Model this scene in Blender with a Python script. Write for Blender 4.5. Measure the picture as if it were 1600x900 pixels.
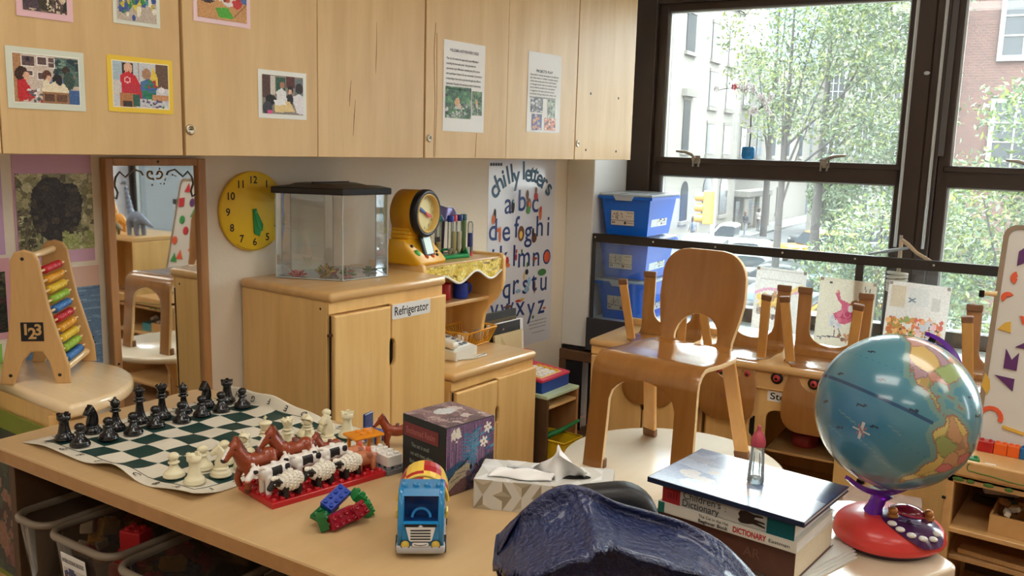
import bpy, bmesh, math, random
import numpy as np
from mathutils import Vector, Matrix, Euler
PI = math.pi
R = math.radians
for o in list(bpy.data.objects): bpy.data.objects.remove(o)
SC = bpy.context.scene
COL = SC.collection
rnd = random.Random(7)

# ------------------------------------------------------------------ camera, sky, lights, exposure
cam_data = bpy.data.cameras.new('camera'); cam = bpy.data.objects.new('camera', cam_data); COL.objects.link(cam)
cam_data.sensor_fit = 'HORIZONTAL'; cam_data.sensor_width = 36.0; cam_data.lens = 1380.0/1600*36
cam_data.clip_start = 0.02; cam_data.clip_end = 500
CX = Vector((0.59331139, -0.80448018, 0.02816451)); CY = Vector((-0.11077678, -0.11625412, -0.98702253)); CF = Vector((0.79731431, 0.58249173, -0.15809262))
EYE = Vector((0, 0, 1.32))
cam.matrix_world = Matrix(((CX.x, -CY.x, -CF.x, EYE.x), (CX.y, -CY.y, -CF.y, EYE.y), (CX.z, -CY.z, -CF.z, EYE.z), (0, 0, 0, 1)))
SC.camera = cam
SC.view_settings.view_transform = 'Standard'; SC.view_settings.look = 'None'
SC.view_settings.gamma = 1.0; SC.view_settings.use_curve_mapping = False
SC.view_settings.exposure = 0.5

world = bpy.data.worlds.new('overcast_sky'); SC.world = world; world.use_nodes = True
bgn = world.node_tree.nodes['Background']
bgn.inputs['Color'].default_value = (0.94, 0.975, 1.0, 1); # overcast sky: brighter towards the zenith
_wt = world.node_tree; _tc = _wt.nodes.new('ShaderNodeTexCoord'); _sx = _wt.nodes.new('ShaderNodeSeparateXYZ'); _mr = _wt.nodes.new('ShaderNodeMapRange')
_wt.links.new(_tc.outputs['Generated'], _sx.inputs[0]); _wt.links.new(_sx.outputs['Z'], _mr.inputs['Value'])
_mr.inputs['From Min'].default_value = 0.0; _mr.inputs['From Max'].default_value = 1.0; _mr.inputs['To Min'].default_value = 7.0; _mr.inputs['To Max'].default_value = 32.0
_wt.links.new(_mr.outputs['Result'], bgn.inputs['Strength'])

def area_lamp(name, loc, rot, sx, sy, power, color=(1, 1, 1), portal=False):
    l = bpy.data.lights.new(name, 'AREA'); l.shape = 'RECTANGLE'; l.size = sx; l.size_y = sy; l.energy = power; l.color = color
    if portal: l.cycles.is_portal = True
    o = bpy.data.objects.new(name, l); COL.objects.link(o); o.location = loc; o.rotation_euler = rot
    return o
CEIL_POWER = 5.0
CEIL_SPOTS = [(0.6, 0.7), (0.6, -1.3), (2.2, -0.2), (-1.2, 0.7), (-1.2, -1.3), (2.2, -2.0)]
CEIL_Z = 2.75

# ------------------------------------------------------------------ helpers
ALBEDO = 1.0
def lin(c):
    out = []
    for v in c[:3]:
        v = v/255.0
        out.append(v/12.92 if v <= 0.04045 else ((v+0.055)/1.055)**2.4)
    return tuple(v*ALBEDO for v in out)

def nodes_of(name):
    m = bpy.data.materials.new(name); m.use_nodes = True
    nt = m.node_tree; b = nt.nodes['Principled BSDF']
    return m, nt, b

def mat(name, c, rough=0.5, metal=0.0, spec=0.5, noise=0.0, nscale=30.0, bump=0.0, bscale=60.0, coat=0.0, trans=0.0, ior=1.45, alpha=1.0, emit=0.0, sss=0.0):
    m, nt, b = nodes_of(name)
    col = lin(c)
    b.inputs['Base Color'].default_value = (*col, 1); b.inputs['Roughness'].default_value = rough
    b.inputs['Metallic'].default_value = metal; b.inputs['Specular IOR Level'].default_value = spec
    b.inputs['Coat Weight'].default_value = coat; b.inputs['Transmission Weight'].default_value = trans
    b.inputs['IOR'].default_value = ior; b.inputs['Alpha'].default_value = alpha
    b.inputs['Coat Roughness'].default_value = 0.12
    if emit: b.inputs['Emission Color'].default_value = (*col, 1); b.inputs['Emission Strength'].default_value = emit
    if noise or bump:
        tc = nt.nodes.new('ShaderNodeTexCoord')
    if noise:
        n = nt.nodes.new('ShaderNodeTexNoise'); n.inputs['Scale'].default_value = nscale; n.inputs['Detail'].default_value = 4
        nt.links.new(tc.outputs['Object'], n.inputs['Vector'])
        mx = nt.nodes.new('ShaderNodeMix'); mx.data_type = 'RGBA'
        mx.inputs[6].default_value = (*[max(0, x*(1-noise)) for x in col], 1); mx.inputs[7].default_value = (*[min(1, x*(1+noise)) for x in col], 1)
        nt.links.new(n.outputs['Fac'], mx.inputs[0]); nt.links.new(mx.outputs[2], b.inputs['Base Color'])
    if bump:
        n2 = nt.nodes.new('ShaderNodeTexNoise'); n2.inputs['Scale'].default_value = bscale; n2.inputs['Detail'].default_value = 5
        nt.links.new(tc.outputs['Object'], n2.inputs['Vector'])
        bp = nt.nodes.new('ShaderNodeBump'); bp.inputs['Strength'].default_value = bump; bp.inputs['Distance'].default_value = 0.01
        nt.links.new(n2.outputs['Fac'], bp.inputs['Height']); nt.links.new(bp.outputs['Normal'], b.inputs['Normal'])
    return m

def wood(name, c, c2=None, axis='Z', scale=9.0, stretch=14.0, rough=0.42, amount=0.5, coat=0.0, rings=True):
    """wood with grain running along one object axis"""
    m, nt, b = nodes_of(name)
    a = lin(c); d = lin(c2) if c2 else tuple(x*0.72 for x in a)
    tc = nt.nodes.new('ShaderNodeTexCoord'); mp = nt.nodes.new('ShaderNodeMapping')
    s = [scale, scale, scale]; s['XYZ'.index(axis)] = scale/stretch
    mp.inputs['Scale'].default_value = s
    nt.links.new(tc.outputs['Object'], mp.inputs['Vector'])
    n = nt.nodes.new('ShaderNodeTexNoise'); n.inputs['Scale'].default_value = 6.0; n.inputs['Detail'].default_value = 6; n.inputs['Roughness'].default_value = 0.6; n.inputs['Distortion'].default_value = 0.4
    nt.links.new(mp.outputs['Vector'], n.inputs['Vector'])
    n2 = nt.nodes.new('ShaderNodeTexNoise'); n2.inputs['Scale'].default_value = 0.8; n2.inputs['Detail'].default_value = 2; n2.inputs['Distortion'].default_value = 1.0
    nt.links.new(mp.outputs['Vector'], n2.inputs['Vector'])
    mul = nt.nodes.new('ShaderNodeMath'); mul.operation = 'MULTIPLY'; mul.inputs[1].default_value = 16.0
    nt.links.new(n2.outputs['Fac'], mul.inputs[0])
    sn = nt.nodes.new('ShaderNodeMath'); sn.operation = 'SINE'; nt.links.new(mul.outputs[0], sn.inputs[0])
    ma = nt.nodes.new('ShaderNodeMath'); ma.operation = 'MULTIPLY_ADD'; ma.inputs[1].default_value = 0.12 if rings else 0.0
    nt.links.new(sn.outputs[0], ma.inputs[0]); nt.links.new(n.outputs['Fac'], ma.inputs[2])
    rp = nt.nodes.new('ShaderNodeValToRGB')
    rp.color_ramp.elements[0].position = 0.28; rp.color_ramp.elements[1].position = 0.72
    dd = tuple(a[i]*(1-amount)+d[i]*amount for i in range(3))
    rp.color_ramp.elements[0].color = (*dd, 1); rp.color_ramp.elements[1].color = (*a, 1)
    nt.links.new(ma.outputs[0], rp.inputs['Fac']); nt.links.new(rp.outputs['Color'], b.inputs['Base Color'])
    b.inputs['Roughness'].default_value = rough; b.inputs['Coat Weight'].default_value = coat; b.inputs['Coat Roughness'].default_value = 0.15
    return m

def glass(name, c=(255, 255, 255), rough=0.0, alpha=0.12, spec=0.5, veil=0.0):
    """thin sheet: mostly clear, with a real reflection"""
    m = bpy.data.materials.new(name); m.use_nodes = True; nt = m.node_tree
    for n in list(nt.nodes): nt.nodes.remove(n)
    out = nt.nodes.new('ShaderNodeOutputMaterial')
    tr = nt.nodes.new('ShaderNodeBsdfTransparent'); tr.inputs['Color'].default_value = (*lin(c), 1)
    gl = nt.nodes.new('ShaderNodeBsdfGlossy'); gl.inputs['Roughness'].default_value = rough; gl.inputs['Color'].default_value = (0.95, 0.97, 1, 1)
    lw = nt.nodes.new('ShaderNodeFresnel'); lw.inputs['IOR'].default_value = 1.45
    mul = nt.nodes.new('ShaderNodeMath'); mul.operation = 'MULTIPLY_ADD'; mul.inputs[1].default_value = spec*2; mul.inputs[2].default_value = 0.0
    nt.links.new(lw.outputs[0], mul.inputs[0])
    mx = nt.nodes.new('ShaderNodeMixShader'); nt.links.new(mul.outputs[0], mx.inputs[0]); nt.links.new(tr.outputs[0], mx.inputs[1]); nt.links.new(gl.outputs[0], mx.inputs[2])
    df = nt.nodes.new('ShaderNodeBsdfDiffuse'); df.inputs['Color'].default_value = (*lin(c), 1)
    m2 = nt.nodes.new('ShaderNodeMixShader'); m2.inputs[0].default_value = alpha
    nt.links.new(mx.outputs[0], m2.inputs[1]); nt.links.new(df.outputs[0], m2.inputs[2]); nt.links.new(m2.outputs[0], out.inputs['Surface'])
    if veil:      # an added translucent veil that hazes the view outside
        tl = nt.nodes.new('ShaderNodeBsdfTranslucent'); tl.inputs['Color'].default_value = (*lin(c), 1)
        m3 = nt.nodes.new('ShaderNodeMixShader'); m3.inputs[0].default_value = veil
        nt.links.new(m2.outputs[0], m3.inputs[1]); nt.links.new(tl.outputs[0], m3.inputs[2]); nt.links.new(m3.outputs[0], out.inputs['Surface'])
    return m

def printmat(name, rough=0.35, trans=0.0, gloss=0.4):
    m, nt, b = nodes_of(name)
    at = nt.nodes.new('ShaderNodeAttribute'); at.attribute_name = 'Col'
    nt.links.new(at.outputs['Color'], b.inputs['Base Color']); b.inputs['Roughness'].default_value = rough; b.inputs['Specular IOR Level'].default_value = gloss
    if trans:
        out = nt.nodes['Material Output']; tl = nt.nodes.new('ShaderNodeBsdfTranslucent'); nt.links.new(at.outputs['Color'], tl.inputs['Color'])
        mx = nt.nodes.new('ShaderNodeMixShader'); mx.inputs[0].default_value = trans
        nt.links.new(b.outputs[0], mx.inputs[1]); nt.links.new(tl.outputs[0], mx.inputs[2]); nt.links.new(mx.outputs[0], out.inputs['Surface'])
    return m

def T(x=0, y=0, z=0): return Matrix.Translation((x, y, z))
def RX(a): return Matrix.Rotation(a, 4, 'X')
def RY(a): return Matrix.Rotation(a, 4, 'Y')
def RZ(a): return Matrix.Rotation(a, 4, 'Z')
def S(x, y, z): return Matrix.Diagonal((x, y, z, 1))
def frame(o, x, y, z):
    return Matrix(((x[0], y[0], z[0], o[0]), (x[1], y[1], z[1], o[1]), (x[2], y[2], z[2], o[2]), (0, 0, 0, 1)))
def align(d):
    """matrix turning +Z to direction d"""
    return Vector(d).to_track_quat('Z', 'Y').to_matrix().to_4x4()

_text = {}
def text_geo(s, bold=0.0, shear=0.0):
    k = (s, bold, shear)
    if k in _text: return _text[k]
    cu = bpy.data.curves.new('t', 'FONT'); cu.body = s; cu.size = 1.0; cu.align_x = 'CENTER'; cu.align_y = 'CENTER'
    cu.offset = bold; cu.shear = shear; cu.resolution_u = 4; cu.fill_mode = 'FRONT'
    o = bpy.data.objects.new('t', cu); COL.objects.link(o)
    dg = bpy.context.evaluated_depsgraph_get(); dg.update()
    me = bpy.data.meshes.new_from_object(o.evaluated_get(dg))
    v = [tuple(x.co) for x in me.vertices]; f = [tuple(p.vertices) for p in me.polygons]
    bpy.data.objects.remove(o); bpy.data.meshes.remove(me); bpy.data.curves.remove(cu)
    xs = [a[0] for a in v] or [0]; ys = [a[1] for a in v] or [0]
    _text[k] = (v, f, (min(xs), max(xs), min(ys), max(ys)))
    return _text[k]

class MB:
    def __init__(s): s.v = []; s.f = []; s.m = []; s.s = []
    def add(s, verts, faces, M=None, mi=0, smooth=False):
        b = len(s.v)
        if M is None: s.v += [tuple(p) for p in verts]
        else: s.v += [tuple(M @ Vector(p)) for p in verts]
        for f in faces: s.f.append(tuple(i+b for i in f)); s.m.append(mi); s.s.append(smooth)
        return s
    def bm(s, bm, M=None, mi=0, smooth=False):
        bm.verts.index_update()
        s.add([p.co.copy() for p in bm.verts], [[q.index for q in f.verts] for f in bm.faces], M, mi, smooth); bm.free(); return s
    def box(s, c, d, bev=0.0, seg=2, M=None, mi=0, smooth=None):
        bm = bmesh.new(); bmesh.ops.create_cube(bm, size=1.0)
        for p in bm.verts: p.co = Vector((p.co.x*d[0]+c[0], p.co.y*d[1]+c[1], p.co.z*d[2]+c[2]))
        if bev > 0: bmesh.ops.bevel(bm, geom=list(bm.edges), offset=min(bev, min(d)*0.49), segments=seg, affect='EDGES', profile=0.5, clamp_overlap=True)
        return s.bm(bm, M, mi, (bev > 0 and seg > 2) if smooth is None else smooth)
    def ab(s, a, b, bev=0.0, seg=2, M=None, mi=0):
        return s.box([(a[i]+b[i])/2 for i in range(3)], [abs(b[i]-a[i]) for i in range(3)], bev, seg, M, mi)
    def bar(s, p, q, w, h, bev=0.0, M=None, mi=0, up=(0, 0, 1)):
        """square bar from p to q, section w x h"""
        p = Vector(p); q = Vector(q); d = q-p; L = d.length; d.normalize()
        u = Vector(up)
        if abs(u.dot(d)) > 0.98: u = Vector((0, 1, 0))
        x = u.cross(d).normalized(); y = d.cross(x)
        F = frame((p+q)/2, x, y, d)
        return s.box((0, 0, 0), (w, h, L), bev, 2, (M @ F) if M else F, mi)
    def lathe(s, prof, seg=24, M=None, mi=0, smooth=True, cap=True):
        v = []; f = []; n = len(prof)
        for r, z in prof:
            for k in range(seg):
                a = 2*PI*k/seg; v.append((r*math.cos(a), r*math.sin(a), z))
        for i in range(n-1):
            for k in range(seg):
                k2 = (k+1) % seg; f.append((i*seg+k, i*seg+k2, (i+1)*seg+k2, (i+1)*seg+k))
        s.add(v, f, M, mi, smooth)
        if cap:
            if prof[0][0] > 1e-6: s.add(v[:seg], [tuple(reversed(range(seg)))], M, mi, False)
            if prof[-1][0] > 1e-6: s.add(v[-seg:], [tuple(range(seg))], M, mi, False)
        return s
    def cyl(s, p, q, r, r2=None, seg=16, M=None, mi=0, bev=0.0):
        p = Vector(p); q = Vector(q); L = (q-p).length; r2 = r if r2 is None else r2
        F = T(*p) @ align(q-p)
        pr = [(r, 0), (r2, L)] if bev <= 0 else [(r-bev, 0), (r, bev), (r2, L-bev), (r2-bev, L)]
        return s.lathe(pr, seg, (M @ F) if M else F, mi)
    def tube(s, pts, r, seg=8, M=None, mi=0, closed=False):
        pts = [Vector(p) for p in pts]; n = len(pts); rr = r if isinstance(r, (list, tuple)) else [r]*n
        v = []; f = []; nrm = None
        for i, p in enumerate(pts):
            if closed: t = pts[(i+1) % n]-pts[i-1]
            else: t = pts[min(i+1, n-1)]-pts[max(i-1, 0)]
            if t.length < 1e-9: t = Vector((0, 0, 1))
            t.normalize()
            if nrm is None:
                nrm = t.orthogonal().normalized()
            else:
                nrm = (nrm-t*nrm.dot(t))
                if nrm.length < 1e-6: nrm = t.orthogonal()
                nrm.normalize()
            bn = t.cross(nrm)
            for k in range(seg):
                a = 2*PI*k/seg; v.append(p+(nrm*math.cos(a)+bn*math.sin(a))*rr[i])
        for i in range(n if closed else n-1):
            j = (i+1) % n
            for k in range(seg):
                k2 = (k+1) % seg; f.append((i*seg+k, i*seg+k2, j*seg+k2, j*seg+k))
        s.add(v, f, M, mi, True)
        if not closed: s.add(v[:seg], [tuple(reversed(range(seg)))], M, mi); s.add(v[-seg:], [tuple(range(seg))], M, mi)
        return s
    def prism(s, poly, z0, z1, M=None, mi=0, bev=0.0, seg=2, smooth=False):
        bm = bmesh.new(); vs = [bm.verts.new((p[0], p[1], z0)) for p in poly]
        fc = bm.faces.new(vs); bm.normal_update()
        if fc.normal.z > 0: fc.normal_flip()
        r = bmesh.ops.extrude_face_region(bm, geom=[fc])
        for e in r['geom']:
            if isinstance(e, bmesh.types.BMVert): e.co.z = z1
        bm.normal_update()
        if bev > 0:
            ed = [e for e in bm.edges if abs(e.verts[0].co.z-e.verts[1].co.z) < 1e-7]
            bmesh.ops.bevel(bm, geom=ed, offset=bev, segments=seg, affect='EDGES', profile=0.5, clamp_overlap=True)
        bmesh.ops.recalc_face_normals(bm, faces=bm.faces)
        return s.bm(bm, M, mi, smooth)
    def ell(s, c, r, M=None, mi=0, seg=16, rings=10, rot=None):
        v = []; f = []
        if not isinstance(r, (list, tuple)): r = (r, r, r)
        F = T(*c) @ (rot if rot else Matrix()) 
        if M: F = M @ F
        for i in range(rings+1):
            t = PI*i/rings
            for k in range(seg):
                a = 2*PI*k/seg; v.append((r[0]*math.sin(t)*math.cos(a), r[1]*math.sin(t)*math.sin(a), r[2]*math.cos(t)))
        for i in range(rings):
            for k in range(seg):
                k2 = (k+1) % seg; f.append((i*seg+k, (i+1)*seg+k, (i+1)*seg+k2, i*seg+k2))
        return s.add(v, f, F, mi, True)
    def ring(s, outer, inner, z0, z1, M=None, mi=0):
        n = len(outer); v = [(p[0], p[1], z1) for p in outer]+[(p[0], p[1], z1) for p in inner]+[(p[0], p[1], z0) for p in outer]+[(p[0], p[1], z0) for p in inner]
        f = []
        for i in range(n):
            j = (i+1) % n
            f += [(i, j, n+j, n+i), (2*n+j, 2*n+i, 3*n+i, 3*n+j), (i, 2*n+i, 2*n+j, j), (n+j, 3*n+j, 3*n+i, n+i)]
        return s.add(v, f, M, mi)
    def grid(s, fn, nu, nv, M=None, mi=0, smooth=True, wrap=False):
        v = [fn(i/nu, j/nv) for j in range(nv+1) for i in range(nu+1)]
        f = [(j*(nu+1)+i, j*(nu+1)+i+1, (j+1)*(nu+1)+i+1, (j+1)*(nu+1)+i) for j in range(nv) for i in range(nu)]
        return s.add(v, f, M, mi, smooth)
    def text(s, st, size, M=None, mi=0, bold=0.0, width=None, shear=0.0, depth=0.0):
        """flat lettering centred in the local XY plane, facing +Z; size = em height, or fit to width"""
        v, f, bb = text_geo(st, bold, shear)
        if not v: return s
        sx = size if width is None else width/max(1e-6, bb[1]-bb[0])
        cx = (bb[0]+bb[1])/2
        s.add([((p[0]-cx)*sx, p[1]*size, depth) for p in v], f, M, mi); return s
    def build(s, name, mats, parent=None, loc=None, rot=None, kind=None):
        me = bpy.data.meshes.new(name); me.from_pydata(s.v, [], s.f)
        mats = mats if isinstance(mats, (list, tuple)) else [mats]
        for m in mats: me.materials.append(m)
        if len(s.f):
            me.polygons.foreach_set('material_index', s.m); me.polygons.foreach_set('use_smooth', s.s)
        me.update()
        return link(name, me, parent, loc, rot, kind)
def link(name, me, parent=None, loc=None, rot=None, kind=None):
    o = bpy.data.objects.new(name, me); COL.objects.link(o)
    if parent is not None: o.parent = parent
    if loc is not None: o.location = loc
    if rot is not None: o.rotation_euler = rot
    if kind: o['kind'] = kind
    return o
def modmesh(verts, faces, mods, mats=(), smooth=True, weld=0.0):
    """run modifiers on a raw mesh and return the finished mesh"""
    me = bpy.data.meshes.new('m'); me.from_pydata(verts, [], faces)
    for m in mats: me.materials.append(m)
    if weld:
        bm = bmesh.new(); bm.from_mesh(me); bmesh.ops.remove_doubles(bm, verts=bm.verts, dist=weld)
        bmesh.ops.recalc_face_normals(bm, faces=bm.faces); bm.to_mesh(me); bm.free()
    o = bpy.data.objects.new('m', me); COL.objects.link(o)
    for t, kw in mods:
        md = o.modifiers.new(t, t)
        for k, v in kw.items(): setattr(md, k, v)
    dg = bpy.context.evaluated_depsgraph_get(); dg.update()
    out = bpy.data.meshes.new_from_object(o.evaluated_get(dg))
    bpy.data.objects.remove(o); bpy.data.meshes.remove(me)
    if smooth: out.polygons.foreach_set('use_smooth', [True]*len(out.polygons))
    return out
def label(o, lab, cat, group=None):
    o['label'] = lab; o['category'] = cat
    if group: o['group'] = group
    return o
def thing(name, lab, cat, loc=(0, 0, 0), rz=0.0, group=None, rot=None):
    o = bpy.data.objects.new(name, None); COL.objects.link(o); o.location = loc; o.empty_display_size = 0.05
    o.rotation_euler = rot if rot else (0, 0, rz)
    return label(o, lab, cat, group)
def copy_tree(o, parent=None):
    c = o.copy(); COL.objects.link(c); c.parent = parent
    for ch in list(o.children): copy_tree(ch, c)
    return c
def clone(o, loc, rot, lab, group=None):
    c = copy_tree(o); c.location = loc
    c.rotation_euler = rot if isinstance(rot, (tuple, list)) else (0, 0, rot)
    c['label'] = lab
    if group: c['group'] = group
    return c

# ------------------------------------------------------------------ painter for printed paper (flat pictures in the place)
class Canvas:
    def __init__(s, w, h, c=(255, 255, 255)):
        s.w, s.h = w, h; s.a = np.zeros((h, w, 3)); s.a[:] = c
        yy, xx = np.mgrid[0:h, 0:w]; s.x = (xx+0.5)/w; s.y = (yy+0.5)/h      # y down, 0..1
    def rect(s, x0, y0, x1, y1, c): s.a[(s.x >= x0) & (s.x < x1) & (s.y >= y0) & (s.y < y1)] = c; return s
    def ell(s, cx, cy, rx, ry, c): s.a[((s.x-cx)/rx)**2+((s.y-cy)/ry)**2 < 1] = c; return s
    def poly(s, pts, c):
        ins = np.zeros(s.x.shape, bool); n = len(pts)
        for i in range(n):
            x1, y1 = pts[i]; x2, y2 = pts[(i+1) % n]
            if y1 == y2: continue
            cr = ((y1 > s.y) != (y2 > s.y)) & (s.x < (x2-x1)*(s.y-y1)/(y2-y1)+x1); ins ^= cr
        s.a[ins] = c; return s
    def line(s, x0, y0, x1, y1, wd, c):
        dx, dy = x1-x0, y1-y0; L = max(1e-9, dx*dx+dy*dy)
        t = np.clip(((s.x-x0)*dx+(s.y-y0)*dy)/L, 0, 1); d = np.hypot(s.x-x0-t*dx, s.y-y0-t*dy); s.a[d < wd] = c; return s
    def noise(s, amt, seed=1, cell=1):
        g = np.random.RandomState(seed); n = g.uniform(-amt, amt, (s.h//cell+1, s.w//cell+1, 1))
        n = np.repeat(np.repeat(n, cell, 0), cell, 1)[:s.h, :s.w]; s.a = np.clip(s.a+n, 0, 255); return s
    def blobs(s, n, cols, rmin, rmax, seed=1, box=(0, 0, 1, 1)):
        g = random.Random(seed)
        for i in range(n):
            s.ell(g.uniform(box[0], box[2]), g.uniform(box[1], box[3]), g.uniform(rmin, rmax), g.uniform(rmin, rmax), g.choice(cols))
        return s
    def mesh(s, name, w, h, material, parent=None, M=None, bend=None):
        """quad grid w x h metres in the local XY plane (y up), facing +Z"""
        W, H = s.w, s.h
        v = []
        for j in range(H+1):
            for i in range(W+1):
                x = (i/W-0.5)*w; y = (0.5-j/H)*h; z = bend(i/W, j/H) if bend else 0.0
                p = (x, y, z); v.append(tuple(M @ Vector(p)) if M else p)
        f = [(j*(W+1)+i, (j+1)*(W+1)+i, (j+1)*(W+1)+i+1, j*(W+1)+i+1) for j in range(H) for i in range(W)]
        me = bpy.data.meshes.new(name); me.from_pydata(v, [], f); paint(me, s.a.reshape(-1, 3)); me.materials.append(material)
        return link(name, me, parent)
def paint(me, cols):
    """one sRGB colour per face -> colour attribute"""
    c = np.asarray(cols, float)/255.0; c = np.where(c <= 0.04045, c/12.92, ((c+0.055)/1.055)**2.4)
    at = me.color_attributes.new('Col', 'FLOAT_COLOR', 'CORNER')
    tot = np.zeros(len(me.polygons), int); me.polygons.foreach_get('loop_total', tot)
    arr = np.repeat(np.concatenate([c, np.ones((len(c), 1))], 1), tot, axis=0)
    at.data.foreach_set('color', arr.astype(np.float32).ravel())

# the window wall turns slightly from the square: u runs along it towards the viewer, v out of the room
WO = Vector((3.445, 2.22, 0)); WU = Vector((0.096, -0.9954, 0)).normalized(); WV = Vector((0.9954, 0.096, 0)).normalized()
WA = math.atan2(WU.y, WU.x)
WM = frame(WO, WU, WV, (0, 0, 1))
def wp(u, v, z): return WM @ Vector((u, v, z))

# ------------------------------------------------------------------ shared materials
PLY = wood('birch_ply', (220, 186, 132), (192, 152, 98), 'Z', 4.0, 9.0, 0.42, 0.55)
PLY_EDGE = mat('ply_edge', (196, 150, 96), 0.5)
MAPLE = wood('maple', (246, 204, 134), (216, 166, 96), 'Z', 6.0, 12.0, 0.32, 0.5, coat=0.25)
MAPLE_X = wood('maple_long', (226, 184, 124), (200, 150, 90), 'X', 6.0, 12.0, 0.28, 0.5, coat=0.4)
MAPLE_EDGE = mat('maple_edge', (236, 204, 150), 0.4, noise=0.06, nscale=40, coat=0.3)
CHAIRW = wood('chair_veneer', (164, 110, 52), (136, 86, 36), 'Z', 7.0, 14.0, 0.25, 0.55, coat=0.9)
CHAIRE = mat('chair_ply_edge', (236, 204, 150), 0.45, noise=0.08, nscale=60)
CAPM = mat('brown_foot_cap', (132, 92, 62), 0.55)
TABLEW = wood('table_laminate', (204, 172, 126), (188, 154, 108), 'Y', 6.0, 7.0, 0.38, 0.45, coat=0.15, rings=False)
TABLEE = wood('table_edge', (186, 140, 88), (156, 110, 62), 'Y', 8.0, 16.0, 0.45, 0.5)
ROUNDW = wood('round_table_laminate', (252, 242, 220), (240, 222, 188), 'X', 5.0, 14.0, 0.3, 0.4, coat=1.0, rings=False)
BROWNW = wood('brown_frame_wood', (190, 140, 90), (150, 104, 62), 'Z', 10.0, 14.0, 0.5, 0.6)
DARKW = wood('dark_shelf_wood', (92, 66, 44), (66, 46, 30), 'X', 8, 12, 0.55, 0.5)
WHITEP = mat('white_paper', (240, 240, 238), 0.6)
BLACK = mat('black_print', (24, 24, 28), 0.6)
INK = mat('grey_ink', (60, 60, 66), 0.7)
METAL = mat('steel', (190, 188, 182), 0.3, metal=1.0)
DARKMETAL = mat('dark_metal', (70, 66, 60), 0.4, metal=0.9)
HOLE = mat('dark_hole', (22, 18, 14), 0.9)
PRINT = printmat('printed_picture')
PRINT_T = printmat('thin_printed_picture', 0.6, 0.45)
# ================================================================== the room
WALLM = mat('painted_wall', (238, 228, 210), 0.7, noise=0.03, nscale=3, bump=0.05, bscale=120)
WALLW = mat('white_painted_wall', (232, 232, 230), 0.6, noise=0.02, nscale=3)
FLOORM = wood('floor_boards', (140, 100, 64), (100, 68, 40), 'X', 3.0, 10.0, 0.45, 0.6)
CEILM = mat('ceiling_paint', (236, 234, 228), 0.8)
BRONZE = mat('bronze_frame', (58, 45, 38), 0.38, metal=0.25, noise=0.12, nscale=12)
BRONZE_D = mat('dark_frame', (34, 30, 29), 0.4, metal=0.25)
ALU = mat('aluminium_bead', (186, 190, 188), 0.4, metal=0.3)
PANE = glass('window_glass', (246, 251, 250), 0.0, 0.01, 0.5, 0.012)
PLEXI = glass('plexiglass', (246, 250, 250), 0.02, 0.015, 0.8)
XL, YF, ZC = -2.6, -3.6, CEIL_Z
UE = 5.9
m = MB(); m.ab((XL-0.1, YF-0.1, -0.12), (4.2, 2.4, 0.0)); m.build('floor', FLOORM, kind='structure')
m = MB(); m.ab((XL-0.1, YF-0.1, ZC), (4.6, 2.4, ZC+0.12)); m.build('ceiling', CEILM, kind='structure')
m = MB(); m.ab((XL-0.1, 2.22, 0), (3.98, 2.36, ZC)); m.build('wall_back', WALLM, kind='structure')
m = MB(); m.ab((XL-0.12, YF, 0), (XL, 2.22, ZC)); m.build('wall_left', WALLM, kind='structure')
m = MB(); m.ab((XL-0.1, YF-0.12, 0), (4.2, YF, ZC)); m.build('wall_front', WALLM, kind='structure')
# window wall: column in the corner, wall under the sill, lintel
m = MB(); m.ab((0.0, 0.0, 0.405), (0.137, 0.50, ZC), 0.004, 1, WM); m.build('wall_corner', WALLW, kind='structure')
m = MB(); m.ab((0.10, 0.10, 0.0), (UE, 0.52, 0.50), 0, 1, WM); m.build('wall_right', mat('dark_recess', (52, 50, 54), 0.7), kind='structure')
m = MB(); m.ab((0.137, 0.06, 2.12), (UE, 0.52, ZC), 0, 1, WM); m.build('wall_lintel', WALLW, kind='structure')
m = MB(); m.ab((0.137, 0.0, 0.505), (UE, 0.50, 0.545), 0.004, 1, WM); m.build('trim_1', mat('sill_paint', (226, 226, 222), 0.4), kind='structure')
m = MB(); m.ab((0.137, -0.022, 0.40), (UE, -0.0135, 0.552), 0.001, 1, WM); m.build('trim_5', mat('dark_sill_strip', (58, 58, 62), 0.6), kind='structure')  # dark strip added in front to cover the white sill face
# brown wooden rail and post under the column, ragged black cut edge of the plaster
m = MB(); m.ab((-0.01, -0.012, 0.335), (0.42, 0.10, 0.385), 0.004, 1, WM); m.ab((-0.012, -0.012, 0.0), (0.03, 0.10, 0.335), 0.003, 1, WM); m.build('trim_2', wood('old_brown_rail', (112, 78, 52), (78, 52, 34), 'X', 10, 10, 0.6, 0.6), kind='structure')
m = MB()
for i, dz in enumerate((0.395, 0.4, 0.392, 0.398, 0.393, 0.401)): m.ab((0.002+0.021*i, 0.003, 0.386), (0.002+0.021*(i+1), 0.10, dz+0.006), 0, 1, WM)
m.build('trim_3', mat('torn_plaster_edge', (36, 30, 28), 0.9), kind='structure')
m = MB(); m.ab((XL, 2.205, 0), (3.42, 2.22, 0.09), 0.003, 1); m.build('baseboard_back', WALLW, kind='structure')
m = MB(); m.ab((0.032, -0.004, 0.0), (0.115, 0.004, 0.335), 0, 1, WM); m.build('trim_4', mat('dark_void_panel', (30, 30, 36), 0.8), kind='structure')

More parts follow.
